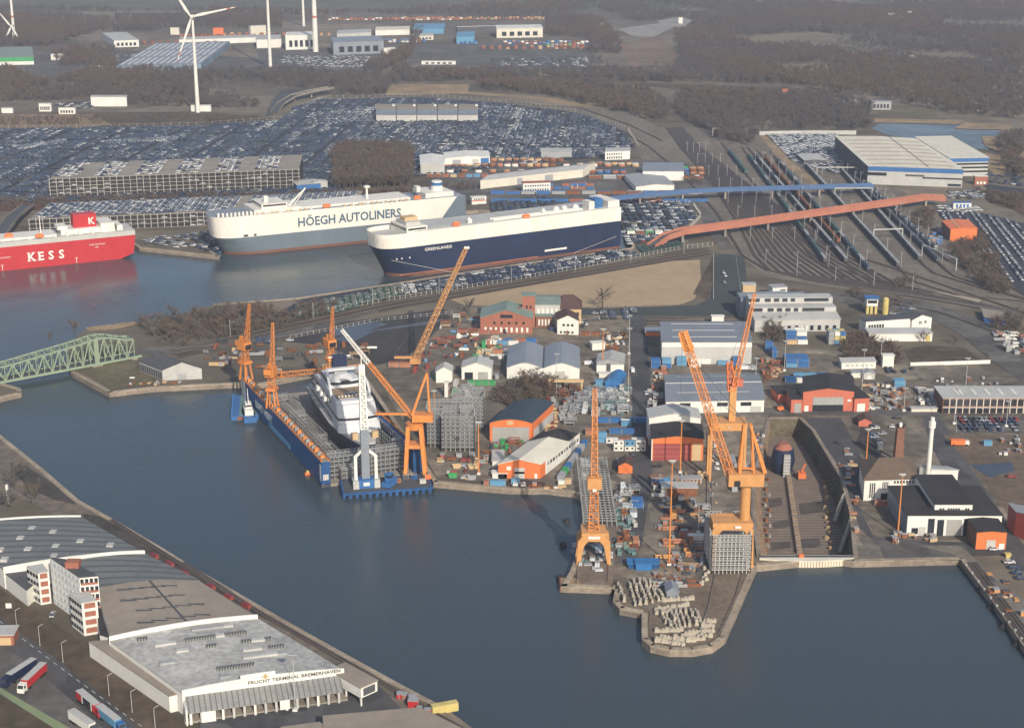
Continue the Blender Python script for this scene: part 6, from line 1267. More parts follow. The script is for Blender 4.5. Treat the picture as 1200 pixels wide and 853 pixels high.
# ---------------------------------------------------------------- trucks
def truck(label,x,y,rz,cab,box,cov='ltgrey',top='ltgrey',sign=None):
    t=thing('lorry',label,'lorry',G(x,y,0)+Vector((0,0,.35)),rz)
    b=M(box).box(-8.2,4.6,-1.27,1.27,1.15,3.95); b.build('trailer_box',t); M(top).box(-8.25,4.65,-1.3,1.3,3.95,4.05).build('trailer_roof',t)
    c=M(cab)._add([(5.2,-1.2,.6),(7.8,-1.2,.6),(7.8,1.2,.6),(5.2,1.2,.6),(5.2,-1.2,3.6),(7.2,-1.15,3.5),(7.2,1.15,3.5),(5.2,1.2,3.6),(7.75,-1.2,2.0),(7.75,1.2,2.0)],[(4,5,6,7),(0,1,8,5,4),(2,3,7,6,9),(3,0,4,7),(1,2,9,8),(8,9,6,5)]).build('cab',t)
    M('glass')._add([(7.72,-1.05,2.15),(7.72,1.05,2.15),(7.28,1.0,3.3),(7.28,-1.0,3.3)],[(0,1,2,3)]).box(6.2,7.1,-1.23,1.23,2.1,3.0).build('window',t)
    M('dkgrey').box(-8,7.2,-.5,.5,.7,1.15).build('chassis',t)
    for wx in (-7,-5.7,-4.4,3.2,6.6):
        for s in (-1,1): M('tyre').hcyl((wx,s*.85,.5),(wx,s*1.25,.5),.5,12).build('wheel',t)
    return t
def ang(x0,y0,x1,y1): a=G(x0,y0);b=G(x1,y1); return math.atan2((b-a).y,(b-a).x)
truck('lorry with a dark blue cab and trailer parked beside the red-sided one',22,796,ang(32,789,12,802),'hullblue','hullblue')
truck('lorry with a white cab and red trailer sides in the truck yard',38,802,ang(47,794,29,811),'white','kessred')
t=truck('red, white and black lorry standing on the road strip near the bottom',107,832,ang(97,822,121,842),'kessred','kessred','ltgrey'); M('black').box(-3,2.5,-1.33,-1.27,1.2,3.9).build('side_panel',t); M('white').box(-4,-3,-1.33,-1.27,1.2,3.9).box(2.5,3.3,-1.33,-1.27,1.2,3.9).build('side_panel',t)
truck('lorry with a blue cab and blue-white trailer behind the red one at the bottom edge',131,850,ang(120,839,144,858),'blue','ltblue')
truck('lorry with a plain white trailer and dark cab cut by the bottom edge',100,855,ang(88,846,113,863),'dkgrey','white')
# ---------------------------------------------------------------- containers, crates, yard stuff
CB={}
def contmesh(c,L=6.1,kind='c'):
    c='contor' if c=='orange' else c
    m=M(c).box(-L/2,L/2,-1.2,1.2,.15,2.55)
    n=int(L/.6)
    for i in range(n): x=-L/2+.2+i*(L-.4)/n; m.box(x,x+.22,-1.27,1.27,.3,2.4)
    m.mat('grey'); 
    for x in (-L/2,L/2-.15):
        for y in (-1.25,1.1): m.box(x-.02,x+.17,y,y+.15,0,2.6)
    if kind=='o': m.mat('glass').box(-L/4-.6,-L/4+.6,-1.30,-1.1,1.1,2.0).box(L/4-.5,L/4+.4,-1.30,-1.1,1.1,2.0)
    return m
CONT=[]
CN={'blue':'blue','ltblue':'light blue','white':'white','orange':'faded orange','contor':'orange','red':'maroon','grey':'grey','green':'green','yellow':'yellow','tan':'tan','rust':'rusty red','dockblue':'deep blue'}
def cont(x,y,nx=1,ny=1,nz=1,pal=('blue',),rot=0,where='',L=6.1,kind='c',gap=.3,drop=0):
    o=G(x,y); k=0
    for i in range(nx):
        for j in range(ny):
            lv=nz if rnd.random()>drop else max(1,nz-1)
            for l in range(lv):
                px,py=(i*(L+gap),j*(2.5+gap)); c=pal[rnd.randrange(len(pal))]
                CONT.append((Vector((o.x+px*math.cos(rot)-py*math.sin(rot)+L/2,o.y+px*math.sin(rot)+py*math.cos(rot)+1.3,l*2.62+.02)),rot,c,L,kind,where))
W='white'
cont(763,432,1,2,2,('blue',),0,'in the tall stack at the left foot of the grey hall',5.2); cont(776,432,1,2,2,('blue','ltblue'),0,'in the second stack before the grey hall',5.2); cont(793,429,1,2,2,('ltblue','blue'),0,'in the third stack before the grey hall',5.6)
cont(809,431,1,1,2,(W,),0,'stack beneath the orange jib'); cont(841,428,1,1,1,('ltblue',),0,'beside the red lattice jib'); cont(859,429,1,2,2,('blue',),0,'in the stack left of the maroon boxes',4.5); cont(868,425,1,3,2,('red',),0,'at the right end of the grey hall')
cont(897,412,1,2,2,('blue',),0,'in the slim stack below the shrub',4.4); cont(905,420,1,3,2,('blue',),0,'in the slim front stack below the shrub',2.8)
cont(921,399,2,5,2,('blue','blue','ltblue',W,'yellow'),0,'in the mixed block before the window hall',6.1,drop=.3); cont(922,404,2,1,1,(W,'tan'),0,'in the front row of the mixed block',6.1)
cont(971,404,3,3,3,('blue','blue',W,'yellow','ltblue','grey'),0,'in the three-high block by the red shrubs',3.1)
cont(921,431,2,4,2,('blue','ltblue','blue'),0,'in the big light blue block in the middle of the yard',6.4); cont(930,443,3,1,1,('blue','ltblue'),0,'in the row behind the salmon dock hall'); cont(920,449,2,2,1,('dockblue',W),0,'left of the salmon dock hall roof')
cont(775,384,1,1,1,('orange',),0,'beside the track ends',4)
cont(700,496,5,1,1,('blue',),0,'in the straight blue row beneath the grey racks'); cont(714,509,2,1,1,('blue',W),0,'under the straight blue row'); cont(728,500,1,3,1,(W,'ltblue','blue'),0,'at the street edge below the racks',5)
cont(710,520,5,1,1,(W,W,'red'),0,'in the white middle row of the yard',6,'o'); cont(719,529,3,1,2,(W,'ltblue',W),0,'in the two-storey office stack',5,'o'); cont(701,519,1,1,2,('ltblue',),0,'beside the gantry tower',4.2)
r_=ang(650,560,684,512)
cont(650,562,8,1,1,('ltblue','blue',W,'ltblue','grey','green','blue'),r_,'along the right wall of the boat hall',6.1); 
cont(574,570,1,1,1,('ltblue',),0,'at the quay before the orange boat hall',7.2); cont(567,570,1,1,1,('red',),0,'left of the light blue quay container',2.2); cont(599,568,2,1,1,(W,'ltblue'),0,'right of the light blue quay container',1.8)
cont(654,570,1,1,1,(W,),0,'at the rocky bank',3,); cont(662,568,1,1,1,('tan',),0,'just behind the white one at the rocky bank',3); cont(680,548,1,2,1,('blue',W),0,'left of the slip frames',5); cont(681,562,1,1,1,(W,),0,'at the corner of the slip frames',3.4); cont(686,511,1,2,1,('orange',),0,'against the gantry tower',7)
cont(844,545,1,1,1,('grey',),R(88),'in the long pale column left of the machinery house',12.2); cont(844,572,1,1,1,('grey',),R(88),'in the front of the long pale column left of the column',12.2); cont(856,545,1,1,1,('grey',),R(88),'in the second pale column',12.2); cont(855,572,1,1,1,('grey',),R(88),'at the front of the second pale column',12.2)
cont(764,570,2,2,1,('ltblue','grey','blue'),0,'left end of the crate row below the maroon shutter',5); cont(806,634,1,1,1,(W,),0,'standing alone on the pier yard',7.4); cont(796,631,2,1,1,('red','orange'),0,'behind the lone white box on the pier yard',3)
cont(741,596,1,3,1,('blue',),0,'covered with blue sheet beside the rusty strip',5); cont(742,640,1,2,1,('orange',),0,'small one in the middle of the slip yard',2.6)
cont(1048,457,1,2,2,('ltblue',),0,'in the tall bright cube beside the grey lean-tos',5.8); cont(1153,523,1,1,1,('ltblue',),0,'alone on the dirt field',4); cont(1137,578,1,1,1,('red',),0,'by the white chimney roof',3)
cont(1025,594,1,1,1,('red',),0,'in front of the power house',5.6); cont(987,431,1,1,1,(W,),0,'beside the low white workshop',5); cont(1115,242,1,1,1,('blue',),0,'at the bridge end',5)
cont(536,392,4,2,1,('red','rust','tan'),0,'in the red row left of the brick hall'); cont(569,404,2,1,1,(W,'ltblue'),0,'before the brick hall',4); cont(583,405,2,1,1,(W,'ltblue'),0,'right of the white ones before the brick hall'); cont(604,402,2,1,1,('blue','red'),0,'under the blue sheet by the brick hall')
cont(565,415,3,1,1,('orange','green',W),0,'in the short mixed row behind the workshop'); cont(574,421,4,1,1,(W,),0,'in the white row behind the workshop',3.4); cont(548,452,4,1,1,('green',),0,'in the green skip row before the workshop',3.6); cont(455,431,2,2,1,('rust','orange'),0,'by the crawler crane body'); cont(508,446,1,1,1,('green',),0,'by the narrow white shed',3); cont(680,394,2,1,1,('rust',),0,'right of the white gabled house',6)
# container yards behind the ships and far away
for (x,y,n,m_,z_,pal,wh) in ((520,196,14,3,1,('orange','tan','orange','rust',W),'in the orange rows behind the white workshop hall'),(500,208,8,2,1,('red','tan',W,'ltblue','rust'),'at the edge of the red scrub'),(575,190,10,3,1,('orange','rust','tan','tan'),'in the rear orange rows'),(640,196,8,3,1,('orange','rust','tan',W),'in the rows before the grey flat depot'),(520,203,10,2,1,('orange','rust','tan',W),'in the second orange rows'),(690,210,8,3,1,(W,'grey','rust'),'at the twin grey shed'),(575,228,14,2,1,('grey','rust','blue'),'in the line below the freight shed'),
 (690,194,6,2,1,('rust','tan','grey'),'left of the railway sheds'),(690,204,5,3,1,('red','rust','tan','blue'),'in the dark rows near the railway sheds'),(800,205,3,5,2,('rust','green','blue','tan','orange'),'beside the rail fan'),(640,222,6,1,2,('red','blue'),'beneath the blue bridge foot'),(576,237,14,1,1,('blue','blue','red'),'in the blue line behind the navy ship'),
 (600,205,4,2,1,('red','orange'),'beside the freight shed'),(735,275,7,2,1,('rust','green','grey',W),'below the rounded car lot'),
 (562,58,18,3,2,('red','rust','red','tan'),'in the far red rows'),(590,52,20,3,2,('red','rust','blue',W),'in the far rear rows'),(640,56,9,6,2,('red','rust','tan','green','grey'),'in the far right rows'),(535,52,5,2,2,('ltblue','blue'),'in the far blue stack'),
 (165,52,10,2,2,('red','rust'),'in the far left rows'),(210,44,14,2,2,('red','orange','rust'),'along the far shed'),(250,42,16,2,2,('red','orange','tan'),'along the far shed'),(380,24,40,1,2,('red','rust','orange',W),'along the horizon track'),(460,23,50,1,2,('red','rust','orange','tan'),'along the horizon track'),(110,80,4,3,1,('red','orange',W),'by the road at far left'),(400,48,12,2,1,('red',W,'blue'),'between the far halls'),(440,50,12,2,2,(W,'rust','blue'),'between the far halls')):
    cont(x,y,n,m_,z_,pal,0,wh,12.2 if rnd.random()<.4 else 6.1,gap=1.2,drop=.3)
CONT.sort(key=lambda c:c[0].length); cache={}; ct={}
for i,(loc,rot,c,L,kind,wh) in enumerate(CONT):
    key=(c,L,kind)
    if i<300:
        if key not in cache: o_=contmesh(*key).build('shipping_container'); cache[key]=o_.data; bpy.data.objects.remove(o_)
        o=bpy.data.objects.new('shipping_container',cache[key]); COL.objects.link(o); o.location=loc; o.rotation_euler=(0,0,rot); tag(o,'%s %s container %s'%(CN[c],{12.2:'long',6.1:'steel'}.get(L,'short'),wh),'container','containers '+wh)
FT={c:tmpl(M('contor' if c=='orange' else c).box(-3.05,3.05,-1.2,1.2,0,2.55)) for c in CN}
if len(CONT)>300: bulkmesh('shipping_containers',[(FT[c],loc,rot,1) for loc,rot,c,L,kind,wh in CONT[300:]],'rows of red, orange and blue containers in the distant yards','containers')
print('CONT',len(CONT))
# small white halls / huts built from the same kit
bl('low_workshop','low white workshop with a pale roof in the yard middle','workshop',(986,433),(1026,432),'425',(984,421),'shed',.6,'white','ltgrey',[('window','F',.1,.95,.4,.7,'ltgrey',6,.4)],axis='x')
bl('white_cube','plain white cube building right of the low workshop','cube building',(1034,431),(1047,431),'417',4,'flat',0,'white','white')
bl('grey_lean_to','small grey lean-to with a white front next to the light blue cube','hut',(998,443),(1010,443),'437',5,'flat',0,'white','grey'); bl('grey_lean_to','small gabled grey lean-to with a white door','hut',(1012,445),(1025,445),'438',6,'gable',1.2,'ltgrey','grey',[('door','F',.3,.7,0,.7,'white')])
bl('lattice_shed','open shed frame with zigzag rafters and two white panels','shed frame',(699,437),(731,437),'425',(701,415),'gable',2.2,'scaff','scaff',[('panel','F',.0,.35,.1,.75,'white'),('panel','F',.52,1,.1,.8,'white'),('opening','F',.36,.5,0,.9,'dkgrey')]+[('rafter','T',0,1,v,v+.05,'white') for v in [i/7 for i in range(7)]])
bl('white_kiosk','white box kiosk left behind the lattice shed','kiosk',(694,411),(709,410),'403',5,'flat',0,'white','white'); bl('white_kiosk','low white kiosk in front of the lattice shed','kiosk',(702,443),(717,443),'438',3,'flat',0,'white','white')
bl('tarp_tent','bright blue vaulted sheet tent by the yard street','tent',(709,456),(727,456),'448',(716,438),'arc',2.2,'tarp','tarp',[('opening','F',.08,.9,0,.6,'blue')]); bl('tarp_tent','small light blue box tent left of the vaulted one','tent',(698,454),(707,454),'447',3,'flat',0,'ltblue','ltblue')
bl('tarp_house','blue sheet-covered house with darker side wings at the pier storage yard','covered store',(745,669),(764,669),'661',5,'flat',0,'tarp','tarp'); bl('tarp_wing','dark blue wing of the covered pier store on its left','covered store',(736,667),(744.6,667),'661',5,'flat',0,'dockblue','tarp'); bl('tarp_wing','dark blue wing of the covered pier store on its right','covered store',(764.6,667),(772,667),'661',5,'flat',0,'dockblue','tarp')
bl('grey_hut','small grey gabled hut on the pier tip between the concrete blocks','hut',(781,702),(795,702),'694',7,'gable',1.8,'bluegrey','bluegrey')
bl('white_kiosk','white silo-like kiosk on legs by the scaffold towers','kiosk',(521,466),(525,466),'449',3,'flat',0,'white','white')
bl('grey_depot','white stacked crates shelter beside the office stack','shelter',(724,545),(733,545),'540',3,'flat',0,'white','grey')
bl('store_row','row of pale grey crates under a thin roof below the maroon shutter','crate row',(786,568),(822,567),'562',4,'flat',0,'ltgrey','grey',[('door','F',.02,.98,0,.9,'rust',8,.3)])
bl('rack_gantry','low steel rack with a rust-red floor and pale beam','rack',(776,582),(817,582),'572',7,'flat',0,'rust','ltgrey')
bl('hazard_sign_box','yellow box at the corner of the orange quay shed','box',(1179,654),(1184,654),'650',1.5,'flat',0,'yellow','yellow')
bl('cage_trailer','grey cage trailer parked beside the cars','cage',(1029,528),(1034,528),'521',3,'flat',0,'ltgrey','ltgrey')
bl('long_barge_body','long cream flat-topped trailer on the road before the works building','trailer',(1068,483),(1098,483),'479',3,'flat',0,'cream','ltgrey')
t=thing('road_vehicle','orange works vehicle at the edge of the dirt field','works vehicle',G(1123,522)); M('orange').box(-4,3,-1.4,1.4,.8,3.2).build('body',t); M('white').box(3,5,-1.2,1.2,.8,2.6).build('cab',t); [M('tyre').hcyl((x,-1.4,.6),(x,1.4,.6),.6).build('wheel',t) for x in (-2.6,3.6)]
t=thing('forklift','orange forklift before the small salmon lean-to','forklift',G(914,481)); M('orange').box(-1.5,1.8,-1.2,1.2,.4,2.2).build('body',t); M('dkgrey').box(-1,1,-1,1,3.2,3.4).build('roof',t); [M('tyre').hcyl((x,-1.2,.5),(x,1.2,.5),.5).build('wheel',t) for x in (-1,1.2)]
# clutter kinds
KIND={'crate':lambda c:M(c).box(-1.2,1.2,-.9,.9,0,1.5).mat('grey').box(-1.25,1.25,-.1,.1,0,1.55).box(-1.25,1.25,-.95,.95,1.5,1.6),
'skip':lambda c:M(c)._add([(-1.6,-.9,0),(1.6,-.9,0),(1.6,.9,0),(-1.6,.9,0),(-2.3,-1,1.6),(2.3,-1,1.6),(2.3,1,1.6),(-2.3,1,1.6)],[(0,1,5,4),(1,2,6,5),(2,3,7,6),(3,0,4,7),(3,2,1,0)]).mat('dkgrey').box(-1.8,1.8,-.9,.9,.9,1.0),
'pipe_bundle':lambda c:M(c).hcyl((-3,-.6,.35),(3,-.6,.35),.35,8).hcyl((-3,.2,.35),(3,.2,.35),.35,8).hcyl((-3,-.2,.95),(3,-.2,.95),.35,8),
'plate_stack':lambda c:M(c).box(-2,2,-1.2,1.2,.2,.5).box(-1.8,2.1,-1.1,1.15,.5,.75).mat('wood').box(-1.6,-1.3,-1.2,1.2,0,.2).box(1.3,1.6,-1.2,1.2,0,.2),
'steel_rack':lambda c:M(c).box(-2,-1.8,-1,1,0,2.2).box(1.8,2,-1,1,0,2.2).box(-2,2,-1,-.8,1,1.2).box(-2,2,.8,1,1,1.2).box(-2,2,-1,-.8,2,2.2).box(-2,2,.8,1,2,2.2).box(-2,2,-1,1,.9,1.0)}
cc={}
def clutter(px,n,pal,kinds,where,smin=.8,smax=1.4,z=.3):
    pl=P2(px); xs_=[p[0] for p in pl]; ys_=[p[1] for p in pl]; k=0
    while k<n:
        q=(rnd.uniform(min(xs_),max(xs_)),rnd.uniform(min(ys_),max(ys_)))
        if not poly_in(q,pl): continue
        kd=rnd.choice(kinds); c=rnd.choice(pal)
        if kd=='crate' and len(kinds)>1 and rnd.random()<.45: kd=rnd.choice([q for q in kinds if q!='crate'])
        key=(kd,c)
        if key not in cc: o_=KIND[kd]('contor' if c=='orange' else c).build(kd); cc[key]=o_.data; bpy.data.objects.remove(o_)
        o=bpy.data.objects.new(kd,cc[key]); COL.objects.link(o); o.location=(q[0],q[1],z); o.rotation_euler=(0,0,rnd.choice((0,math.pi/2))+rnd.uniform(-.15,.15)); s=rnd.uniform(smin,smax)*(.72 if rnd.random()<.6 else .95); o.scale=(s,s,s*rnd.uniform(.8,1.3))
        nm={'crate':'crate','skip':'open skip','pipe_bundle':'pipe bundle','plate_stack':'plate stack','steel_rack':'steel rack'}[kd]
        cn={'ltgrey':'pale grey','grey':'grey','bluegrey':'blue-grey','rust':'rusty','wood':'wooden','teal':'teal','white':'white','orange':'orange','ltblue':'light blue','blue':'blue','green':'green','red':'brick-red','tan':'tan','dkgrey':'dark','scaff':'steel-grey','kessred':'bright red','concrete':'concrete-grey','yellow':'yellow','crane2':'amber','maroon':'maroon','palewindow':'pale'}[c]
        tag(o,'%s %s %s'%(cn,nm,where),nm.split()[-1] if nm!='open skip' else 'skip','%s pieces %s'%(cn,where)); k+=1
ALL=['crate','pipe_bundle','plate_stack','steel_rack']
clutter([(690,456),(738,456),(738,486),(660,488)],150,['scaff','bluegrey','ltgrey','teal','grey','palewindow'],['steel_rack','steel_rack','crate','plate_stack'],'in the dense storage field beside the yard street',.9,1.6)
clutter([(665,470),(695,456),(692,470),(668,500),(655,490)],50,['bluegrey','scaff','grey'],['steel_rack','crate'],'in the slanting racks right of the painting hall',.9,1.5)
clutter([(640,478),(668,470),(655,508),(638,505)],26,['rust','maroon','wood','tan'],['pipe_bundle','plate_stack'],'on the rusty ground between painting hall and racks')
clutter([(640,450),(685,455),(680,475),(640,478)],34,['rust','maroon','scaff','dkgrey'],['steel_rack','pipe_bundle'],'in the red storage yard under the pale gantry')
clutter([(575,520),(618,520),(608,536),(560,548)],34,['rust','wood','green','red','dkgrey'],ALL,'in the yard in front of the painting hall')
clutter([(512,536),(570,532),(572,566),(530,562)],36,['ltgrey','green','maroon','tan','dkgrey','grey','rust','ltgrey'],['crate','skip','plate_stack'],'on the quay right of the slewing crane')
clutter([(590,568),(655,570),(670,574),(600,572)],14,['rust','tan','orange','white'],['crate','plate_stack'],'along the rocky quay edge')
clutter([(722,572),(748,572),(744,650),(724,650)],70,['palewindow','teal','grey','rust','ltgrey','tan'],['crate','plate_stack','steel_rack'],'in the strip between slip frames and yard lane',.8,1.4)
clutter([(765,560),(830,556),(828,600),(770,600)],46,['tan','rust','dkgrey','ltgrey','grey','wood'],ALL,'in the yard below the maroon shutter')
clutter([(768,600),(828,600),(822,660),(772,668)],56,['bluegrey','dkgrey','rust','crane2','orange','grey'],ALL,'on the pier yard around the orange mast')
clutter([(770,668),(825,660),(815,690),(760,690)],40,['rust','dkgrey','wood','grey'],['pipe_bundle','crate','plate_stack'],'behind the concrete blocks on the pier')
clutter([(662,640),(716,640),(716,670),(680,672)],22,['palewindow','ltgrey','grey','teal'],['plate_stack','crate'],'under and before the gantry crane portal')
clutter([(832,510),(842,510),(842,590),(832,590)],26,['white','red','tan','grey'],['crate','plate_stack'],'along the lane left of the portal crane',.5,.9)
clutter([(892,425),(915,422),(918,445),(895,448)],34,['rust','tan','wood','red'],ALL,'in the scrap heap right of the white-striped halls')
clutter([(1008,450),(1060,455),(1062,478),(1018,482)],60,['rust','bluegrey','grey','orange','white','tan'],ALL,'in the scrap yard behind the salmon hut')
clutter([(1075,458),(1098,462),(1096,480),(1070,480)],22,['ltgrey','white','grey'],['crate','steel_rack'],'left of the works building')
clutter([(760,455),(778,455),(778,480),(762,484)],22,['bluegrey','ltgrey','red','dkgrey'],['crate','steel_rack'],'beside the yard street left of the grey hall'); clutter([(764,432),(778,432),(777,452),(766,452)],14,['tan','ltgrey','red'],['crate','skip'],'between the blue stack and the grey hall')
clutter([(985,505),(1002,540),(1010,600),(1000,640),(996,600),(985,550)],22,['orange','rust','tan','grey'],['crate','plate_stack'],'along the right rim of the dry dock')
clutter([(886,500),(898,500),(886,560),(880,560)],14,['grey','orange','white'],['crate'],'along the left rim of the dry dock',.5,.9)
clutter([(520,375),(560,368),(560,412),(480,440),(500,400)],60,['rust','dkgrey','red','maroon','wood','ltblue','white'],ALL,'in the storage yard left of the brick hall',.9,1.7)
clutter([(550,395),(600,398),(592,425),(560,425)],50,['blue','teal','tan','white','green','dkgrey','orange'],ALL,'in the yard between brick hall and workshop')
clutter([(705,390),(735,390),(735,412),(712,412)],34,['wood','rust','tan','white','dkgrey'],ALL,'in the heap beside the top of the yard street'); clutter([(525,452),(560,452),(556,466),(520,462)],26,['red','green','grey','ltgrey','dkgrey'],ALL,'before the narrow white shed')
clutter([(240,404),(285,402),(288,425),(240,432)],34,['rust','dkgrey','tan','rust','grey'],ALL,'on the headland right of the quay warehouse',.9,1.6); clutter([(300,400),(430,405),(425,430),(300,440)],40,['rust','dkgrey','wood','grey','rust'],ALL,'on the headland behind the floating dock',.9,1.6); clutter([(155,443),(190,448),(230,449),(150,457)],14,['rust','ltgrey','tan','white'],['crate','plate_stack'],'on the quay edge in front of the pillared warehouse',.7,1.2)
clutter([(1120,512),(1200,512),(1200,540),(1160,545)],12,['white','rust','dkgrey'],['crate'],'scattered on the dirt field'); clutter([(1150,665),(1200,690),(1200,740),(1165,700)],16,['crane2','tan','dkgrey','rust'],['crate','plate_stack'],'on the quay at the right edge')
clutter([(1050,625),(1075,628),(1070,640),(1045,638)],10,['tan','white','rust'],['crate'],'beside the orange mast at the white hall'); clutter([(1085,628),(1105,628),(1104,636),(1084,636)],6,['tan','rust'],['crate'],'before the black-roofed hall gate'); clutter([(1090,444),(1180,440),(1190,470),(1100,452)],16,['white','rust','grey'],['crate'],'on the parking yard behind the works building',.6,1)
clutter([(1160,385),(1200,395),(1200,420),(1178,410)],26,['orange','dkgrey','white','red','grey'],ALL,'in the yard right of the canopy depot',1,1.8); clutter([(1135,120),(1136,120),(1136,121)],1,['rust'],['crate'],'far away')
clutter([(470,815),(505,836),(495,838),(462,815)],8,['kessred','dkgrey','red'],['crate'],'beside the tracks at the bottom terminal',1,1.6); clutter([(1085,275),(1108,270),(1112,285),(1095,288)],16,['orange','blue','red'],['crate'],'beside the orange washing hall',1,1.6)
# concrete blocks on the pier tip
kb1=M('blockc').box(-.55,.55,-1.6,1.6,0,2.3).box(-.8,.8,-1.8,-1.0,0,.8).build('concrete_block'); kbm=kb1.data; bpy.data.objects.remove(kb1)
kb2=M('blockc').box(-1.0,1.0,-1.0,1.0,0,1.5).box(-.6,.6,-.6,.6,1.5,2.0).build('concrete_block'); kbn=kb2.data; bpy.data.objects.remove(kb2)
C['cream'].node_tree.nodes['Principled BSDF'].inputs['Roughness'].default_value=.9
def blocks(rows,me,n,where,s=1.0):
    for (x0,y0,x1,y1,n_) in rows:
        a,b=G(x0,y0),G(x1,y1)
        for i in range(n_):
            o=bpy.data.objects.new('concrete_block',me); COL.objects.link(o); p=a.lerp(b,i/max(1,n_-1)); o.location=(p.x+rnd.uniform(-.25,.25),p.y+rnd.uniform(-.3,.3),.3); o.rotation_euler=(0,0,rnd.uniform(-.2,.2)); k=s*rnd.uniform(.6,.95); o.scale=(k,k,k*rnd.uniform(.8,1.2)); tag(o,'pale concrete block %s'%where,'concrete block','concrete blocks '+where)
blocks([(738,687,744,709,7),(743,684,750,708,8),(749,683,757,707,8),(755,684,764,706,8),(761,686,771,704,7),(767,689,777,704,6),(725,688,731,704,5)],kbm,0,'in the slanting upright rows at the left of the pier tip')
blocks([(768,716,806,710,11),(778,705,812,703,9),(770,720,800,716,9)],kbn,0,'in the row just behind the pale upright blocks',.9)
blocks([(781,724,787,738,5),(787,722,792,736,5),(792,721,797,735,5),(797,720,802,734,5),(803,720,808,733,5),(809,719,815,732,5),(815,719,820,730,4),(776,722,780,730,3)],kbm,0,'in the upright rows in the middle of the pier tip')
blocks([(769,741,798,740,8),(770,752,800,757,9),(775,748,812,752,10),(800,746,828,742,8),(826,730,838,730,4),(824,735,836,735,4),(822,740,835,741,4),(818,747,832,746,4),(806,752,824,750,6)],kbn,0,'piled on the near end of the pier tip',.95)
blocks([(824,678,830,672,3),(821,686,827,680,3),(826,668,832,662,2)],kbn,0,'beside the tall scaffold block on the pier',.9)
rs=thing('barge','rusty flat pontoon moored at the end of the slip pier','pontoon',G(656,694,WZ)); Lr=(G(716,694)-G(656,694)).x; M('rust').box(0,Lr,0,9,0,2.2).build('hull',rs); M('wood').box(.5,Lr-.5,.5,8.5,2.2,2.3).build('deck',rs)
for k,(x,y) in enumerate(((1150,690),(1163,712),(1176,735),(1192,756))):
    solo('fender_cluster',M('black').hcyl((-2.2,0,0),(2.2,0,.4),1.3,12).box(-.3,.3,-.3,.3,1,2.4),('farthest','second','third','nearest')[k]+' black floating fender along the right-hand quay','fender',G(x,y,WZ),.9)
for k,(x,y) in enumerate(((664,612),(660,640),(656,678),(540,571))): solo('fender_cluster',M('black').cyl((0,0,-1),1.4,2.4,12),('dark round fender beside the slip pier, uppermost','dark round fender beside the slip pier, middle one','dark round fender beside the slip pier, lowest','dark fender at the dock quay')[k],'fender',G(x,y,WZ))
for k in range(11):
    x=1132+k*7.2; y=664+k*9.6; solo('bollard',M('ltgrey').cyl((0,0,.3),.35,.7,10,.3).cyl((0,0,1.0),.55,.2,10),'pale mooring bollard on the right-hand quay edge','bollard',G(x,y),0,'bollards on the right-hand quay')
for k,(x,y) in enumerate(((181,654),(199,663),(216,674),(247,690),(268,702),(289,712))): solo('covered_pallet',M('maroon').box(-2.2,2.2,-.8,.8,0,1.3).mat('purple').box(-1.6,1.6,-.7,.7,1.3,1.7),'low dark red covered pallet in the line on the red paving behind the tan warehouse','pallet',Vector((*G(x,y)[:2],.35)),-.75,'red covered pallets on the south quay')
solo('crane_cabin',M('yellow').box(0,9,0,2.4,0,3),'yellow box lying beside the tracks at the bottom of the quay','box',G(507,838),.35)
# roofside lamps, small signs along the road
for i in range(7):
    x=20+i*27; y=738+i*19.5
    if i in(3,): continue
    t=thing('street_lamp','grey street lamp with a curved arm, one of those along the terminal road','street lamp',G(x,y),.6,'street lamps along the terminal road'); M('ltgrey').bar((0,0,0),(0,0,8),.2,.12).build('pole',t); M('ltgrey').bar((0,0,8),(1.8,0,8.5),.14).build('arm',t)
solo('road_sign',M('dkgrey').box(-.06,.06,-.06,.06,0,2.4).mat('white').box(-1.1,1.1,-.08,.02,2,4),'white rectangular board on a post beside the terminal road','sign',G(11,718))
tag(solo('street_clock',M('white').box(-.5,.5,-.5,.5,0,9),'white pillar standing near the tree shadows at the left','pillar',G(10,590)),None,None)
# ---------------------------------------------------------------- trees
def treemesh(seed,h=10,cw=4.2,tw=150,m='bark',br=9,tm=None,width=.11):
    r=random.Random(seed); mb=M(m); mb.bar((0,0,0),(r.uniform(-.3,.3),r.uniform(-.3,.3),h*.75),.45,.12); B=[]
    for i in range(br):
        z=h*(.22+.5*i/br); a=r.uniform(0,6.28); l=cw*r.uniform(.6,1)*(1-.3*abs(i/br-.4)); e=Vector((math.cos(a)*l,math.sin(a)*l,min(h*.97,z+l*r.uniform(.5,1.2)))); mb.bar((0,0,z),e,.2,.06); B.append((Vector((0,0,z)),e))
    v=[];f=[]
    for i in range(tw):
        s,e=r.choice(B); p=s.lerp(e,r.uniform(.35,1.05)); d=Vector((r.gauss(0,1),r.gauss(0,1),r.gauss(.7,.8))).normalized()*r.uniform(.8,2.3)*h/10; n=Vector((r.uniform(-1,1),r.uniform(-1,1),r.uniform(-1,1))).normalized()*width*h/10
        k=len(v); v+=[tuple(p-n),tuple(p+n),tuple(p+d)]; f.append((k,k+1,k+2))
    if tm: mb.mat(tm)
    mb._add(v,f); return mb
tw1=mat('twigs',(.135,.105,.075),.95,.25,.02); tw2=mat('twigs_red',(.135,.085,.065),.95,.25,.02); tw3=mat('twigs_grey',(.105,.095,.088),.95,.2,.02)
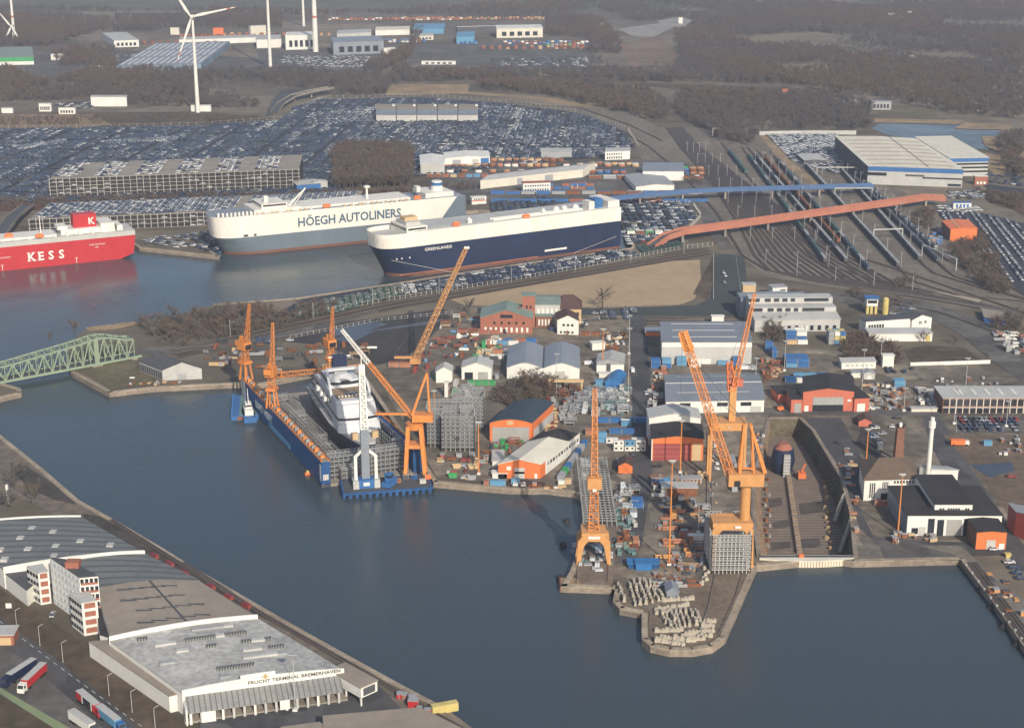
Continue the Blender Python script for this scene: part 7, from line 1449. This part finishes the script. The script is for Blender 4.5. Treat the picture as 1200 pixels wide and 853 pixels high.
def gnstuff(name,pts,protos_,label,cat,smin,smax,seed=1):
    me=bpy.data.meshes.new(name); me.vertices.add(len(pts)); me.vertices.foreach_set('co',np.array(pts,dtype=np.float32).ravel()); o=bpy.data.objects.new(name,me); COL.objects.link(o)
    ng=bpy.data.node_groups.new(name,'GeometryNodeTree'); ng.interface.new_socket('Geometry',in_out='INPUT',socket_type='NodeSocketGeometry'); ng.interface.new_socket('Geometry',in_out='OUTPUT',socket_type='NodeSocketGeometry')
    N_=ng.nodes; L_=ng.links; gi=N_.new('NodeGroupInput'); go=N_.new('NodeGroupOutput'); ip=N_.new('GeometryNodeInstanceOnPoints'); gg=N_.new('GeometryNodeJoinGeometry')
    for p in reversed(protos_):
        oi=N_.new('GeometryNodeObjectInfo'); oi.inputs['Object'].default_value=p; oi.inputs['As Instance'].default_value=True; L_.new(oi.outputs['Geometry'],gg.inputs[0])
    rv=N_.new('FunctionNodeRandomValue'); rv.data_type='FLOAT_VECTOR'; rv.inputs[0].default_value=(0,0,0); rv.inputs[1].default_value=(0,0,6.28); rv.inputs['Seed'].default_value=seed
    rs_=N_.new('FunctionNodeRandomValue'); rs_.data_type='FLOAT'; rs_.inputs[2].default_value=smin; rs_.inputs[3].default_value=smax; rs_.inputs['Seed'].default_value=seed+5
    ri=N_.new('FunctionNodeRandomValue'); ri.data_type='INT'; ri.inputs[4].default_value=0; ri.inputs[5].default_value=len(protos_)-1; ri.inputs['Seed'].default_value=seed+9
    L_.new(gi.outputs[0],ip.inputs['Points']); L_.new(gg.outputs[0],ip.inputs['Instance']); ip.inputs['Pick Instance'].default_value=True; L_.new(ri.outputs[2],ip.inputs['Instance Index']); L_.new(rv.outputs[0],ip.inputs['Rotation']); L_.new(rs_.outputs[1],ip.inputs['Scale']); L_.new(ip.outputs[0],go.inputs[0])
    md=o.modifiers.new('scatter','NODES'); md.node_group=ng; return tag(o,label,cat,None,'stuff')
PR=[]
for i in range(6):
    mb=treemesh(i+1,11,4.6,230,'bark',10,(tw1,tw3,tw1,tw3,tw2,tw1)[i],.16); me=bpy.data.meshes.new('tree_shape'); me.from_pydata(mb.v,[],mb.f); [me.materials.append(q) for q in mb.sl]; me.polygons.foreach_set('material_index',mb.m); PR.append(bpy.data.objects.new('tree_shape',me))
PS=[]
for i in range(4):
    mb=treemesh(i+20,4,2.6,150,'bark',8,(tw2,tw1,tw2,tw1)[i],.2); me=bpy.data.meshes.new('shrub_shape'); me.from_pydata(mb.v,[],mb.f); [me.materials.append(q) for q in mb.sl]; me.polygons.foreach_set('material_index',mb.m); PS.append(bpy.data.objects.new('shrub_shape',me))
def scatter(px,area,z=0):
    pl=P2(px); xs_=[p[0] for p in pl]; ys_=[p[1] for p in pl]; A_=(max(xs_)-min(xs_))*(max(ys_)-min(ys_)); out=[]
    for _ in range(int(A_/area)):
        q=(rnd.uniform(min(xs_),max(xs_)),rnd.uniform(min(ys_),max(ys_)))
        if poly_in(q,pl): out.append((q[0],q[1],z))
    return out
wd=[]
for px,ar in (([(640,20),(700,22),(740,60),(735,80),(690,78),(690,46),(640,42)],60),([(0,34),(120,30),(200,33),(180,38),(110,38),(60,55),(0,56)],110),([(110,60),(135,58),(135,84),(110,90)],90),
 ([(0,80),(60,100),(110,84),(330,85),(330,97),(120,97),(0,106)],55),([(0,18),(60,18),(130,24),(110,40),(50,54),(0,54)],90),([(135,20),(330,20),(330,34),(140,36)],110),([(60,62),(112,58),(110,78),(70,80)],80),
 ([(0,100),(60,108),(115,96),(220,92),(330,90),(330,104),(300,128),(250,128),(160,124),(100,118),(0,120)],60),([(330,84),(440,90),(470,96),(450,112),(400,112),(395,102),(335,104)],60),
 ([(470,72),(480,86),(700,84),(900,88),(1000,95),(1000,100),(760,97),(600,94),(450,98)],55),([(560,99),(700,99),(760,110),(790,130),(780,145),(740,136),(640,112),(560,105)],42),
 ([(800,108),(900,112),(980,116),(1022,126),(1022,150),(1000,156),(890,156),(880,172),(850,168),(800,138),(790,125)],38),([(700,10),(1200,4),(1200,140),(1130,136),(1040,118),(960,106),(860,88),(800,70),(790,40)],75),
 ([(420,84),(470,60),(482,56),(484,30),(500,30),(480,70),(440,88)],60),([(0,10),(330,14),(600,22),(640,20),(700,10),(820,12),(1200,0),(1200,-25),(700,-25),(620,4),(400,18),(0,14)],150),
 ([(744,64),(870,70),(900,90),(760,84)],50),([(1165,165),(1200,160),(1200,215),(1175,200)],45)):
    wd+=scatter(px,ar)
print('WOOD',len(wd)); wf=lambda p: math.sin(p[0]*.011+p[1]*.004)+math.sin(p[1]*.0075-p[0]*.005)+.7*math.sin(p[0]*.027+p[1]*.013)+.5*rnd.gauss(0,1)
wa=[p for p in wd if wf(p)>.3]; wb=[p for p in wd if -1.5<wf(p)<=.3]
clr=[P2(q) for q in ([(860,44),(960,38),(1010,46),(960,54),(880,54)],[(1040,60),(1130,64),(1180,72),(1100,74)],[(900,78),(960,74),(985,82),(930,86)],[(1100,24),(1200,28),(1200,34),(1110,31)],[(744,46),(770,40),(800,66),(790,78),(752,80),(742,66)],[(724,46),(744,46),(754,82),(734,82)],[(724,30),(812,18),(812,34),(765,46),(740,44)])]
ok=lambda p: not any(poly_in(p,q) for q in clr)
gnstuff('bare_woodland',[p for p in wa if ok(p)],[PR[0],PR[2],PR[4],PR[5]],'brownish bare winter woodland behind the port','woodland',.75,1.3); gnstuff('bare_woodland',[p for p in wb if ok(p)],[PR[1],PR[3]],'greyer bare winter woodland behind the port','woodland',.7,1.15,13)
gnstuff('plantation',scatter([(392,222),(481,219),(483,180),(475,175),(400,177),(390,185)],16),PR,'dense square block of bare brown trees behind the white ship','woodland',.9,1.2,3)
sc_=[]
for px,ar in (([(165,400),(200,376),(250,362),(300,360),(350,372),(330,385),(250,400),(215,408)],22),([(0,236),(330,229),(560,218),(560,222),(330,236),(0,246)],26),([(1110,292),(1150,275),(1168,300),(1185,345),(1160,345),(1130,315)],14),([(985,398),(1012,392),(1050,410),(1060,428),(1000,428),(985,415)],9),
 ([(1140,222),(1200,232),(1200,248),(1165,240)],14),([(1065,252),(1095,245),(1090,270),(1070,266)],18),([(1045,330),(1075,326),(1070,338),(1050,340)],18),([(1158,378),(1200,378),(1200,398),(1172,395)],20),([(893,375),(921,375),(921,402),(897,404)],9),
 ([(572,474),(590,452),(640,444),(665,452),(640,478),(600,482)],10),([(352,358),(395,358),(380,372),(345,374)],14),([(1000,340),(1010,346),(1080,358),(1050,362),(990,350)],30),([(0,140),(230,136),(300,143),(0,149)],60),([(800,196),(830,220),(800,214)],40),([(920,345),(945,350),(940,356),(915,352)],14)):
    sc_+=scatter(px,ar)
print('SCRUB',len(sc_)); gnstuff('scrub',sc_,PS,'brown leafless scrub along the banks, tracks and verges','scrub',.7,1.5,5)
T0=[]
for i in range(5):
    t=thing('bare_tree','x','tree'); r=random.Random(50+i); mb=treemesh(60+i,11,5.2,420,'bark',14,(tw1,tw3,tw1,tw2,tw3)[i],.10); o=mb.build('crown',t); M('bark').bar((0,0,0),(0,0,4),.6,.42).build('trunk',t); T0.append(t)
def trees(lst,label,group):
    for i,(x,y,s) in enumerate(lst):
        r=dup(T0[rnd.randrange(5)],G(x,y),rnd.uniform(0,6),label,group if len(lst)>1 else None,s)
        if len(lst)==1 and 'group' in r: del r['group']
trees([(706,362,1.35)],'broad bare tree standing alone at the near edge of the sand field',None); trees([(550,368,1.0)],'bare roundish tree at the left corner of the sand field',None)
trees([(176,390,1.2),(186,386,1.0),(202,378,1.1),(215,384,1.1),(232,376,1.0),(247,382,1.1),(262,375,1.0),(275,383,1.1),(288,374,1.1),(300,379,1.0),(315,374,1.0),(195,396,1.0),(225,395,1.0),(255,392,1.0),(285,390,.9)],'bare tree in the bank thicket between basin and headland tracks','bare trees of the bank thicket')
trees([(598,466,1.1),(610,462,1.2),(622,468,1.1),(632,460,1.25),(643,464,1.0),(604,474,1.0),(628,476,1.0),(590,470,.9),(618,455,1.0)],'bare tree in front of the twin vaulted warehouse','bare trees before the vaulted warehouse')
trees([(1118,300,1.1),(1130,310,1.2),(1140,318,1.1),(1150,330,1.1),(1128,292,1.0),(1160,338,1.1),(1145,300,1.2),(1155,312,1.1),(1172,344,1.0)],'bare reddish tree in the copse beneath the orange washing hall','bare trees of the copse')
trees([(900,388,.9),(908,392,.9),(915,386,.9)],'bare bush-like tree left of the mixed container block','bare trees by the container block'); trees([(1082,402,.7),(1119,404,.6)],'small bare tree by the long white shed','small bare trees by the long shed')
trees([(1168,388,1.0),(1180,384,1.1),(1190,390,1.0),(1196,380,1.1)],'bare tree right of the tan canopy depot','bare trees by the canopy depot'); trees([(88,392,.9),(165,384,.8),(60,399,.5)],'bare bush on the shore beyond the green truss bridge','bare bushes beyond the bridge')
trees([(1075,262,1.1),(1083,256,1.0),(1090,262,1.0),(895,190,.8)],'bare tree left of the orange washing hall','bare trees by the washing hall'); trees([(560,150,.01)],'x',None) if False else None
trees([(18,575,1.3),(38,590,1.0),(8,600,1.1)],'bare tree on the wide quay at the far left','bare trees on the left quay')
for t in T0:
    for c in list(t.children): bpy.data.objects.remove(c)
    bpy.data.objects.remove(t)
# ---------------------------------------------------------------- haze
hz=bpy.data.meshes.new('haze'); X,Y0,Y1,Zb,Zt=9000,-1200,14000,-14,268
hz.from_pydata([(-X,Y0,Zb),(X,Y0,Zb),(X,Y1,Zb),(-X,Y1,Zb),(-X,Y0,Zt),(X,Y0,Zt),(X,Y1,Zt),(-X,Y1,Zt)],[],[(0,3,2,1),(4,5,6,7),(0,1,5,4),(1,2,6,5),(2,3,7,6),(3,0,4,7)])
ho=bpy.data.objects.new('haze',hz); COL.objects.link(ho); tag(ho,'pale grey-violet winter haze over the whole port','haze',None,'stuff')
hm=bpy.data.materials.new('haze'); hm.use_nodes=True; nt=hm.node_tree; nt.nodes.clear(); ou=nt.nodes.new('ShaderNodeOutputMaterial'); vo=nt.nodes.new('ShaderNodeVolumePrincipled')
vo.inputs['Color'].default_value=(.66,.73,.90,1); vo.inputs['Density'].default_value=0.0001; vo.inputs['Anisotropy'].default_value=0.1; nt.links.new(vo.outputs[0],ou.inputs['Volume']); hz.materials.append(hm)
